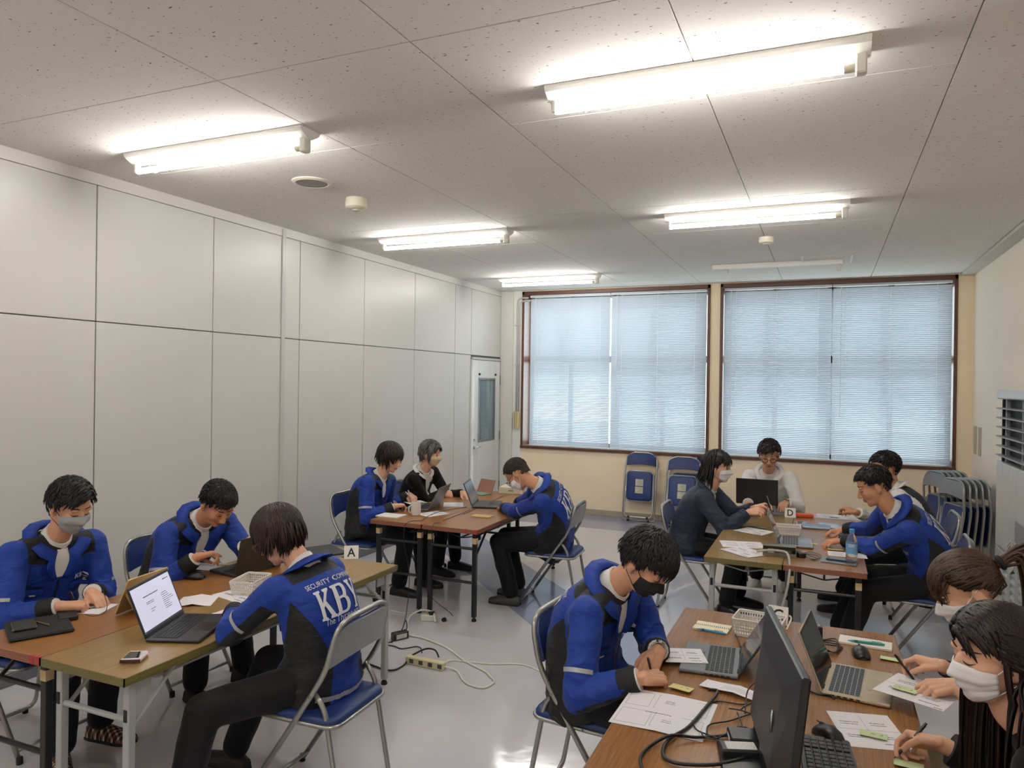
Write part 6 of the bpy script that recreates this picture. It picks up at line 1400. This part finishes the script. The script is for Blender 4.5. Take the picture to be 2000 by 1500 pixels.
bx = slab('label_printer', Q(1003, 962), 6, .24, .20, .062, mat('box_cream', '#d0c7b2', .6), 'low cream box with a grid label at the far end of the middle table', 'box', .003, parts=(('grid_label', (-.10, -.1008, .012), (.10, -.1, .052), mat('grid_label', '#c6bfa6', .6, var=.25, vscale=120)), ('name_plate', (-.02, -.1018, .024), (.03, -.1008, .040), mat('plate_grey', '#8a8574', .5))))
BC = [((823, 1018), (842, 1006), (868, 998), (912, 991)), ((905, 1005), (925, 996), (950, 985), (985, 968)), ((865, 1018), (890, 1008), (905, 1002), (918, 996))]
for k, pts in enumerate(BC):
    pp = [Q(*q)+Vector((0, 0, .0035)) for q in pts]
    cable('laptop_cable', pp, .002, BCAB if k < 2 else BCAB, ['black cable running from the mug to the silver laptop', 'thin black cable past the black-framed laptop', 'black cable hanging toward the tan notebook'][k])
e = Q(823, 1018); cable('hanging_cable', [e+Vector((0, 0, .004)), Vector((e.x-.05, 4.69, TZ+.003)), Vector((e.x-.06, 4.675, .55)), Vector((e.x+.0, 4.66, .30)), P(790, 1215, .004), P(765, 1255, .004)], .0028, BCAB, 'black cable hanging off the middle table to the floor')
e = Q(862, 1022); cable('hanging_cable', [e+Vector((0, 0, .004)), Vector((e.x, 4.69, TZ+.003)), Vector((e.x+.01, 4.67, .5)), Vector((e.x-.01, 4.64, .22)), P(884, 1202, .004), P(868, 1214, .004)], .0024, BCAB, 'thin black cable hanging between the middle table legs')
# ---------------- table D
laptop(Q(1478, 985, TZ+.09), 92, 'black laptop on a stand in front of the man in the white shirt', 'black', w=.33, open_=100, z=.085)
sd = tag(empty('laptop_stand', (Q(1478, 1003).x, Q(1478, 1003).y, TZ+.0006), R(2)), 'folding black stand under the black laptop', 'stand')
c0 = Q(1478, 985, TZ+.09)-Q(1478, 1003); 
for x in (-.10, .10):
    mb = MB(); mb.tube([(x, -.02, .008), (x, .16, .008), (x, .03, .075), (x, .26, .080)], .006, 6); mb.build('stand_arm', BLK, sd)
mb = MB(); mb.cbox((-.13, -.03, 0), (.13, .0, .01), .002); mb.cbox((-.13, .15, 0), (.13, .17, .01), .002); mb.build('stand_bar', BLK, sd)
tent_card(Q(1543, 1010), 8, 'D', 'white tent card with the letter D')
slab('storage_case', Q(1570, 1010), 12, .14, .075, .028, mat('case_orange', '#d1562c', .5), 'orange case behind the D card table basket', 'case', .006)
slab('smartphone', Q(1566, 1023), 4, .075, .15, .009, mat('phone_white', '#dedee0', .3), 'white phone lying near the orange case', 'phone', .003, parts=(('screen', (-.034, -.07, .009), (.034, .07, .0095), MATS['screen_off']),))
basket(Q(1537, 1043), 4, .185, .13, .06, 'cream perforated basket on the D table')
laptop((Q(1530, 1073)+Q(1515, 1045))/2, 2, 'silver laptop side-on in front of the man behind the bottle', 'silver', w=.31, open_=112, keys='grey', screen='off')
note(Q(1590, 1062, TZ+.016), 0, .045, .03, NOTE_Y, 'tiny yellow note stuck on the silver laptop', z=.0, text=False, lift=0)
sheet('paper_sheet', Q(1405, 1073), Q(1460, 1090), .20, 'white printed sheet nearest the front corner of the D table', layout=FORM, seed=11, lift=.002)
sheet('paper_sheet', Q(1412, 1068), Q(1496, 1072), .20, 'plain white sheet under another at the D table corner', layout=FORM, seed=12)
sheet('paper_sheet', Q(1432, 1036), Q(1487, 1046), .20, 'sheet with mint notes beside the woman in navy', layout=FORM, seed=13)
note(Q(1468, 1028), 30, .075, .05, NOTE_T, 'mint sticky note on the sheet, nearer the woman in navy', z=.002); note(Q(1486, 1032), -20, .075, .05, NOTE_T, 'mint sticky note on the sheet, nearer the basket', z=.003)
slab('smartphone', Q(1436, 1025), 20, .075, .15, .008, mat('phone_grey', '#7d868c', .3), 'grey phone beside the elbow of the woman in navy', 'phone', .003, parts=(('screen', (-.034, -.07, .008), (.034, .07, .0085), mat('screen_pale', '#a9b4b8', .1, var=0)),))
# phone in the hand of the woman in navy
g1 = pD1['grips'][1]; g2 = pD1['grips'][-1]; pc = (g1['thumb']+g2['thumb'])*.5+Vector((.03, 0, .035)); o = tag(empty('smartphone', pc, R(0)), 'phone held up by the woman in the navy jacket', 'phone'); mb = MB(); mb.M = Matrix.Rotation(R(-18), 4, 'Y'); mb.cbox((-.005, -.037, -.075), (.005, .037, .075), .004); mb.build('body', mat('phone_case_black', '#18181b', .35), o); mb = MB(); mb.M = Matrix.Rotation(R(-18), 4, 'Y'); mb.box((-.0056, -.034, -.071), (-.005, .034, .071)); mb.build('screen', MATS['screen_off'], o)
# metal cable tray / tap box with cable
tp = tag(empty('outlet_box', (Q(1522, 1084).x, Q(1522, 1084).y, TZ+.0008), R(4)), 'open grey outlet box with cables on the D table', 'outlet box'); OB = mat('box_olive', '#7a7567', .45, .3)
for a, b in (((-.10, -.055, 0), (.10, .055, .004)), ((-.10, -.055, .004), (.10, -.052, .022)), ((-.10, .052, .004), (.10, .055, .055)), ((-.10, -.055, .004), (-.097, .055, .05)), ((.097, -.055, .004), (.10, .055, .05)), ((-.10, .0, .05), (.10, .055, .054))): mb = MB(); mb.cbox(a, b, .001); mb.build('sheet_side', OB, tp)
for k in range(3): mb = MB(); mb.cbox((-.07+.05*k, -.02, .004), (-.03+.05*k, .03, .03), .003); mb.build('socket', mat('socket_dark', '#4a463e', .5) if k else MATS['socket_white'], tp)
c1 = Q(1530, 1090); cable('grey_cable', [c1+Vector((-.16, .02, .02)), c1+Vector((-.11, .01, .035)), c1+Vector((-.02, -.01, .045)), c1+Vector((.03, -.06, .035)), Vector((c1.x+.045, 4.63, TZ-.05)), Vector((c1.x+.01, 4.60, .45)), Vector((c1.x-.10, 4.56, .12)), Vector((c1.x-.20, 4.50, .008)), Vector((c1.x-.32, 4.44, .008))], .0075, GCAB, 'thick grey cable dropping from the outlet box to the floor')
slab('power_adapter', Q(1561, 1087), 30, .045, .09, .028, mat('adapter_black', '#1a1a1c', .45), 'black power adapter beside the outlet box', 'adapter', .004)
for k in range(3): cable('thin_cable', [Q(1566+2*k, 1085)+Vector((0, 0, .012)), Q(1585+3*k, 1080+5*k)+Vector((0, 0, .006)), Q(1604-4*k, 1087+3*k)+Vector((0, 0, .004)), Q(1592-5*k, 1097-2*k)+Vector((0, 0, .005)), Q(1572, 1090)+Vector((0, 0, .012))], .0018, BCAB, 'thin black cable coiled by the silver laptop, %s loop' % ['outer', 'middle', 'inner'][k])
# water bottle
bt = tag(empty('water_bottle', (Q(1663, 1104).x, Q(1663, 1104).y, TZ+.0006)), 'clear plastic water bottle with blue label and cap', 'bottle')
def clear_mat():
    m = bpy.data.materials.new('pet_clear'); m.use_nodes = True; b = m.node_tree.nodes['Principled BSDF']; t = m.node_tree; n = t.nodes.new('ShaderNodeTexNoise'); n.inputs['Scale'].default_value = 40; bp = t.nodes.new('ShaderNodeBump'); bp.inputs['Strength'].default_value = .1; t.links.new(n.outputs['Fac'], bp.inputs['Height']); t.links.new(bp.outputs[0], b.inputs['Normal'])
    b.inputs['Base Color'].default_value = (.93, .96, .98, 1); b.inputs['Roughness'].default_value = .05; b.inputs['Transmission Weight'].default_value = .92; b.inputs['IOR'].default_value = 1.2; return m
mb = MB(); mb.lathe([(.024, 0), (.031, .004), (.0325, .012), (.030, .02), (.0325, .03), (.0325, .06), (.031, .065), (.0325, .07), (.0325, .14), (.030, .152), (.022, .175), (.0145, .188), (.0135, .20)], 24); mb.build('bottle_body', clear_mat(), bt, 40)
mb = MB(); mb.lathe([(.0331, .066), (.0331, .134)], 24, caps=False); lb = mb.build('label', mat('label_blue', '#6ea3d3', .4, var=.12, vscale=40), bt, True)
mb = MB()
for k, zz in enumerate((.128, .118, .065, .072)): mb.tube([(.0334*math.cos(R(-95+a)), .0334*math.sin(R(-95+a)), zz) for a in range(-30, 31, 6)], [(.0025, .0003)]*11, 4, flat=(0, 0, 1))
mb.build('label_print', PRINT, lb)
mb = MB(); mb.lathe([(.0150, .196), (.0152, .214), (.0135, .218)], 20); mb.build('cap', mat('cap_blue', '#3f86b8', .4), bt, 40)
slab('tablet', Q(1640, 1098), -8, .20, .14, .008, mat('tablet_silver', '#8e9499', .3, .5), 'silver tablet lying under the phone beside the bottle', 'tablet', .003)
slab('smartphone', Q(1640, 1094, TZ+.01), -6, .15, .073, .009, mat('phone_dark', '#20242b', .25), 'dark phone on the silver tablet', 'phone', .003, z=.0088, parts=(('screen', (-.07, -.033, .009), (.07, .033, .0094), MATS['screen_off']),))
sheet('paper_sheet', Q(1618, 1085), Q(1695, 1092), .14, 'white sheet with a yellow note behind the bottle', seed=14, layout=FORM); note(Q(1632, 1075), 4, .09, .05, NOTE_Y, 'yellow sticky note beside the bottle', z=.002)
slab('tablet', Q(1630, 1029), -6, .25, .17, .008, mat('tablet_silver', '#8e9499', .3, .5), 'tablet with dark glass lying before the man in the dark vest', 'tablet', .003, parts=(('screen', (-.12, -.08, .008), (.12, .08, .0086), mat('screen_sky', '#93a1ad', .08, var=0, spec=.8)),))
sheet('paper_sheet', Q(1598, 1012), Q(1690, 1018), .20, 'open file of printed sheets at the far end of the D table', seed=15, layout=FORM, thick=.004)
note(Q(1630, 1012), 10, .075, .05, NOTE_T, 'mint sticky note on the open file', z=.006)
laptop(Q(1592, 1030), 180, 'closed-looking low dark laptop beside the basket', 'grey', w=.26, d=.16, open_=4) if False else slab('closed_laptop', Q(1594, 1031), 2, .20, .14, .016, mat('laptop_closed', '#7d8a99', .3, .4), 'closed blue-grey laptop between the basket and the tablet', 'laptop', .004)
# ---------------- table C (foreground)
h0 = Q(1443, 1334); h1 = Q(1452, 1266); hm = (Q(1440, 1336)+Q(1450, 1268))/2
laptop(Vector((-.30, 2.70, 0)) if False else hm, 180+4, 'grey laptop beside the writing man in the black mask', 'grey', w=.31, d=.215, open_=122, keys='black', screen='off', lidcol='dark')
h2 = (Q(1622, 1362)+Q(1606, 1298))/2; laptop(h2, 0-6, 'gold laptop in front of the woman with the ponytail', 'gold', w=.31, d=.215, open_=112, keys='blue', screen='off', lidcol='gold')
# monitor
MON = mat('monitor_black', '#191a1c', .33, var=.03); MONB = mat('monitor_back', '#26272a', .42, var=.03)
mA = Vector((-.168, 2.45, 0)); mB_ = Vector((-.042, 1.875, 0)); mc = (mA+mB_)/2; md = (mB_-mA).normalized(); mang = math.atan2(md.y, md.x)
mo = tag(empty('monitor', (mc.x, mc.y, TZ+.0006), mang), 'large black monitor seen from its back edge on the foreground table', 'monitor'); hw_ = (mB_-mA).length/2
# local x along the screen toward the camera, y = left of that = towards the women
M = Matrix.Translation((0, 0, .375)) @ Matrix.Rotation(R(-6), 4, 'X')
mb = MB(); mb.M = M; mb.cbox((-hw_, .0, -.34), (hw_, .022, 0), .005); mb.build('panel', MON, mo)
mb = MB(); mb.M = M; mb.add([(-hw_+.004, 0, -.004), (hw_-.004, 0, -.004), (hw_-.004, 0, -.336), (-hw_+.004, 0, -.336), (-hw_*.6, -.018, -.08), (hw_*.6, -.018, -.08), (hw_*.6, -.026, -.30), (-hw_*.6, -.026, -.30)], [(0, 1, 5, 4), (1, 2, 6, 5), (2, 3, 7, 6), (3, 0, 4, 7), (4, 5, 6, 7)]); mb.build('rear_housing', MONB, mo)
mb = MB(); mb.M = M; mb.box((-hw_+.008, .022, -.325), (hw_-.008, .0226, -.008)); mb.build('screen', MATS['screen_off'], mo)
mb = MB(); mb.M = M; mb.tube([(hw_*.42, -.023, -.16), (hw_*.46, -.026, -.17), (hw_*.48, -.024, -.21)], .004, 6); mb.build('badge', mat('badge_silver', '#9a9c9e', .25, .8), mo, True)
mb = MB(); mb.cbox((-.035, -.05, .01), (.035, -.022, .09), .006); mb.build('stand_neck', MON, mo)
mb = MB(); mb.cbox((-.12, -.16, 0), (.12, .05, .012), .004); mb.build('stand_base', MON, mo)
# keyboard with separate keys
kc = Q(1640, 1502); kb = tag(empty('keyboard', (kc.x, kc.y, TZ+.0006), R(-84)), 'black desktop keyboard below the monitor', 'keyboard')
kc2 = Q(1665, 1462); kb.location = (kc2.x-.055, kc2.y-.215, TZ+.0006); kb.rotation_euler = (0, 0, R(96))
mb = MB(); mb.prism(rrect(-.215, -.07, .225, .075, .012), 0, .014); mb.build('case', mat('kb_black', '#232427', .5), kb)
KM = mat('kb_key', '#17181a', .45); kmesh = None
for j in range(6):
    for i in range(18):
        if kmesh is None:
            mb = MB(); mb.cbox((0, 0, 0), (.0195, .0175, .006), .0018); ko = mb.build('key', KM, kb); kmesh = ko.data
        else: ko = link('key', kmesh, kb)
        ko.location = (-.205+i*.0225+(.008 if i > 14 else 0), -.062+j*.0215, .013)
mouse(Q(1618, 1442), 130, 'black mouse beside the monitor in the foreground')
mouse(Q(1681, 1281), 100, 'black mouse behind the gold laptop')
# papers
DIARY = [('printed_text', INK, [('txt', .52, .22, .62, .30, 2, .003), ('txt', .30, .40, .64, .45, 1, .004), ('txt', .46, .70, .58, .80, 3, .003)]), ('printed_box', INK2, [('box', .04, .07, .38, .44), ('box', .42, .10, .94, .44), ('box', .04, .55, .30, .93), ('box', .36, .56, .94, .93)])]
sheet('paper_sheet', Q(1188, 1410), Q(1372, 1450), .285, 'large unfolded planning sheet under the hand of the man in the black mask', layout=DIARY, seed=21, fold=.004)
sheet('paper_sheet', Q(1300, 1302), Q(1384, 1305), .15, 'printed sheet lying half on the grey laptop', layout=FORM, seed=22, lift=.017, thick=.0006)
sheet('paper_sheet', Q(1365, 1342), Q(1500, 1382), .07, 'folded white sheet between the cables and the grey laptop', seed=23, layout=[('printed_text', INK2, [('txt', .3, .2, .9, .7, 4, .002)])], lift=.006, fold=.01)
note(Q(1330, 1348), -12, .078, .05, NOTE_Y, 'yellow sticky note being written on by the man in the black mask', z=.006, seed=4)
notebook(Q(1391, 1228), -4, .15, .11, 'open ruled notebook with spiral binding, blue pen on it', '#e6e0c8', coil_edge=0)
pen_on(Q(1360, 1230, TZ+.01), Q(1418, 1241, TZ+.01), TZ+.0105, mat('pen_blue', '#3f8ab0', .3), 'blue pen lying on the ruled notebook')
notebook(Q(1690, 1258), -5, .20, .10, 'white spiral notepad with a green pen on it', '#e2ddd4', coil_edge=1, lines=False)
pen_on(Q(1655, 1253, TZ+.01), Q(1728, 1262, TZ+.01), TZ+.0105, mat('pen_green', '#2b8f8b', .3), 'green pen lying on the white notepad')
note(Q(1740, 1289), -8, .076, .05, NOTE_G, 'green sticky note at the edge behind the gold laptop', text=False, z=.001)
b1 = sheet('paper_sheet', Q(1704, 1346, TZ+.05), Q(1842, 1390, TZ+.05), .215, 'printed sheet with a green note held by the woman with the ponytail', layout=FORM, seed=25, lift=.05, bend=.0)
note(Q(1768, 1348, TZ+.052), -22, .076, .05, NOTE_G, 'green note on the sheet held by the woman with the ponytail', z=.0, seed=6)
sheet('paper_sheet', Q(1655, 1458), Q(1788, 1470), .24, 'printed sheet with a green note before the long-haired woman', layout=FORM, seed=26)
note(Q(1706, 1438), -5, .076, .05, NOTE_G, 'green note on the sheet before the long-haired woman', z=.002, seed=7)
note(Q(1775, 1496), -5, .076, .05, NOTE_G, 'green sticky note at the bottom edge under the pen hand', z=.001, text=False)
basket(Q(1483, 1240), -6, .20, .15, .075, 'white perforated basket on the foreground table')
note(Q(1472, 1232)+Vector((0, 0, .005)), 10, .05, .04, NOTE_Y, 'yellow note pad inside the foreground basket', text=False); note(Q(1482, 1228)+Vector((0, 0, .005)), -20, .04, .03, NOTE_P, 'pink note inside the foreground basket', text=False)
tent_card(Q(1520, 1216), -4, 'C', 'white tent card with the letter C behind the monitor')
# adapters and cables
slab('power_adapter', Q(1448, 1478), -70, .06, .125, .032, mat('adapter_black', '#1a1a1c', .45), 'black power adapter with white rating label among the cables', 'adapter', .005, parts=(('rating_label', (-.022, -.045, .032), (.022, .04, .0326), mat('rating', '#c9c7c4', .6, var=.35, vscale=220)),))
slab('docking_station', Q(1490, 1452), -74, .08, .20, .026, MON, 'flat black dock under the monitor among the cables', 'dock', .004, parts=(('sticker', (-.02, -.1008, .006), (.02, -.1, .018), PAPER),))
slab('plug_adapter', Q(1595, 1246), 10, .04, .05, .055, mat('adapter_black', '#1a1a1c', .45), 'small black plug adapter behind the gold laptop', 'adapter', .004, parts=(('print', (-.014, -.016, .055), (.014, .016, .0554), INK2),))
for k in range(4): cable('coiled_cable', [Q(1598, 1260)+Vector((0, 0, .006+.004*k)), Q(1618+4*k, 1262-2*k)+Vector((0, 0, .006+.004*k)), Q(1645-3*k, 1266)+Vector((0, 0, .004+.004*k)), Q(1632, 1275+2*k)+Vector((0, 0, .004+.003*k)), Q(1608, 1272)+Vector((0, 0, .005+.003*k)), Q(1596, 1262)+Vector((0, 0, .006+.003*k))], .0025, BCAB, 'black cable loop behind the gold laptop, %s' % ['lowest', 'second from the table', 'third from the table', 'topmost'][k])
cable('thick_cable', [Q(1384, 1358)+Vector((0, 0, .02)), Q(1402, 1360)+Vector((0, 0, .016)), Q(1380, 1385)+Vector((0, 0, .009)), Q(1345, 1425)+Vector((0, 0, .009)), Q(1310, 1447)+Vector((0, 0, .009)), Q(1295, 1470)+Vector((0, 0, .009)), Q(1303, 1490)+Vector((0, 0, .009)), Q(1345, 1500)+Vector((0, 0, .010)), Q(1420, 1498)+Vector((0, 0, .012)), Q(1510, 1470)+Vector((0, 0, .016))], .0055, BCAB, 'thick black cable curving over the planning sheet')
cable('thick_cable', [Q(1420, 1442)+Vector((0, 0, .009)), Q(1360, 1446)+Vector((0, 0, .009)), Q(1310, 1450)+Vector((0, 0, .021)), Q(1270, 1462)+Vector((0, 0, .008)), Q(1252, 1482)+Vector((0, 0, .008)), Q(1252, 1500)+Vector((0, 0, .008)), Q(1260, 1520)+Vector((0, 0, .008))], .0048, BCAB, 'thick black cable looping off the front of the foreground table')
rnd = random.Random(12)
tang = [[(1370, 1390), (1400, 1372), (1450, 1378), (1480, 1372), (1500, 1384)], [(1380, 1440), (1385, 1420), (1425, 1412), (1470, 1398), (1490, 1408)], [(1352, 1412), (1362, 1432), (1400, 1448), (1432, 1468), (1452, 1466)], [(1370, 1436), (1376, 1446), (1400, 1450), (1440, 1430), (1462, 1440), (1440, 1460), (1418, 1440)], [(1422, 1432), (1450, 1428), (1470, 1440), (1462, 1462), (1430, 1450), (1440, 1425)], [(1455, 1400), (1460, 1375), (1484, 1366), (1492, 1388), (1480, 1420), (1470, 1440)], [(1440, 1400), (1446, 1420), (1456, 1445), (1470, 1455)], [(1424, 1392), (1450, 1402), (1478, 1412), (1496, 1404)], [(1445, 1396), (1470, 1388), (1500, 1396), (1505, 1412)]]
nm_ = ['lying over the planning sheet', 'stretched across the tangle', 'leading off the planning sheet', 'in a wide flat loop', 'in a tight loop by the adapter', 'standing up in a tall loop', 'running down to the adapter', 'crossing below the folded sheet', 'ending at the monitor']
for k, pts in enumerate(tang):
    n = len(pts); pp = [Q(*q)+Vector((0, 0, .004+.003*k*(.5+.5*math.sin(PI*i/(n-1)))+(.05*math.sin(PI*i/(n-1)) if k in (5,) else 0))) for i, q in enumerate(pts)]; cable('thin_cable', pp, .0024, BCAB, 'thin black cable in the foreground tangle, %s' % nm_[k])
cable('laptop_cable', [Q(1425, 1192)+Vector((0, 0, .004)), Q(1440, 1203)+Vector((0, 0, .005)), Q(1438, 1220)+Vector((0, 0, .006)), Q(1434, 1236)+Vector((0, 0, .006)), Q(1442, 1252)+Vector((0, 0, .006)), Q(1446, 1268)+Vector((0, 0, .010))], .0026, BCAB, 'black cable between the ruled notebook and the basket')
cable('laptop_cable', [Q(1566, 1318)+Vector((0, 0, .02)), Q(1580, 1326)+Vector((0, 0, .006)), Q(1576, 1345)+Vector((0, 0, .004)), Q(1595, 1358)+Vector((0, 0, .005)), Q(1620, 1362)+Vector((0, 0, .008)), Q(1630, 1370)+Vector((0, 0, .008))], .003, BCAB, 'black charging cable from the monitor to the gold laptop')
sb = Q(1536, 1236); cable('white_plug_cable', [sb+Vector((0, 0, .012)), Q(1545, 1222)+Vector((0, 0, .03)), Q(1540, 1212)+Vector((0, 0, .02)), Q(1534, 1222)+Vector((0, 0, .008))], .004, WCAB, 'short cream cable loop beside the basket')
# ---------------- on the floor
ps0 = P(795, 1288, .02); ps1 = P(868, 1303, .02); pv_ = ps1-ps0; ps = tag(empty('power_strip', (ps0.x, ps0.y, 0), math.atan2(pv_.y, pv_.x)), 'cream power strip lying on the floor', 'power strip'); PS = mat('strip_cream', '#cfc7a0', .5); Lp = math.hypot(pv_.x, pv_.y)
mb = MB(); mb.cbox((0, -.022, .001), (Lp, .022, .048), .004); mb.build('case', PS, ps)
for k in range(4): mb = MB(); mb.cbox((.03+k*Lp*.25, -.0228, .012), (.06+k*Lp*.25, -.0215, .038), .001); mb.build('socket', mat('socket_dark', '#4a463e', .5), ps)
def fl(pts, z=.006): return [P(q[0], q[1], q[2] if len(q) > 2 else z) for q in pts]
cable('white_cable', fl([(868, 1302, .02), (892, 1310), (904, 1328), (918, 1338), (945, 1343), (965, 1332), (958, 1322), (945, 1310), (910, 1292), (880, 1270), (862, 1260), (825, 1246), (800, 1240), (796, 1228), (800, 1205, .03), (822, 1192, .06), (845, 1196, .06), (850, 1214, .03)], .007), .0062, WCAB, 'thick white cable looping from the power strip to the plug block')
cable('white_cable', fl([(869, 1296, .03), (880, 1290), (915, 1293), (960, 1297), (1010, 1297), (1040, 1304), (1070, 1320)], .005), .0045, WCAB, 'thin white cable running from the power strip under the chair')
cable('white_cable', fl([(640, 1190), (700, 1195), (755, 1192), (790, 1198), (806, 1196)], .005), .004, WCAB, 'thin white cable lying behind the table legs')
pb = P(836, 1212, 0); slab('plug_block', Vector((pb.x, pb.y, 0)), 20, .10, .05, .045, mat('plug_white', '#d9d5cb', .5), 'white multi-plug block between the table legs on the floor', 'plug block', .005, z=-TZ, parts=(('black_plug', (.01, -.02, .045), (.045, .02, .065), BLK), ('ground_wire', (-.01, -.004, .045), (.0, .004, .075), mat('wire_green', '#a7b83c', .5))))
wp = P(867, 1214, 0); mb = MB(); mb.M = Matrix.Translation((wp.x, wp.y, .014)) @ Matrix.Rotation(PI/2, 4, 'X'); mb.lathe([(.006, -.012), (.016, -.010), (.016, .010), (.006, .012)], 16); tag(mb.build('cable_weight', BLK, None, 40), 'small round black cable weight on the floor', 'cable weight')
ab = P(781, 1248, 0); slab('power_adapter', Vector((ab.x, ab.y, 0)), 62, .115, .05, .05, mat('adapter_black', '#1a1a1c', .45), 'black power adapter brick standing on the floor', 'adapter', .005, z=-TZ, parts=(('rating_label', (-.04, -.0256, .01), (.04, -.025, .04), mat('rating', '#c9c7c4', .6, var=.35, vscale=220)),))
cable('black_cable', fl([(788, 1240, .03), (795, 1225, .05), (792, 1212, .05), (784, 1232, .02), (770, 1250), (752, 1258), (770, 1262), (785, 1267), (812, 1263), (822, 1266, .03), (824, 1275, .05)], .006), .004, BCAB, 'black cable from the adapter brick to the power strip')
cable('black_cable', fl([(857, 1284, .055), (850, 1270, .09), (833, 1267, .09), (812, 1276, .06), (800, 1284, .03), (790, 1298), (772, 1308), (752, 1308), (735, 1302), (718, 1296)], .007), .0055, BCAB, 'thick black cable from the power strip toward the A table')
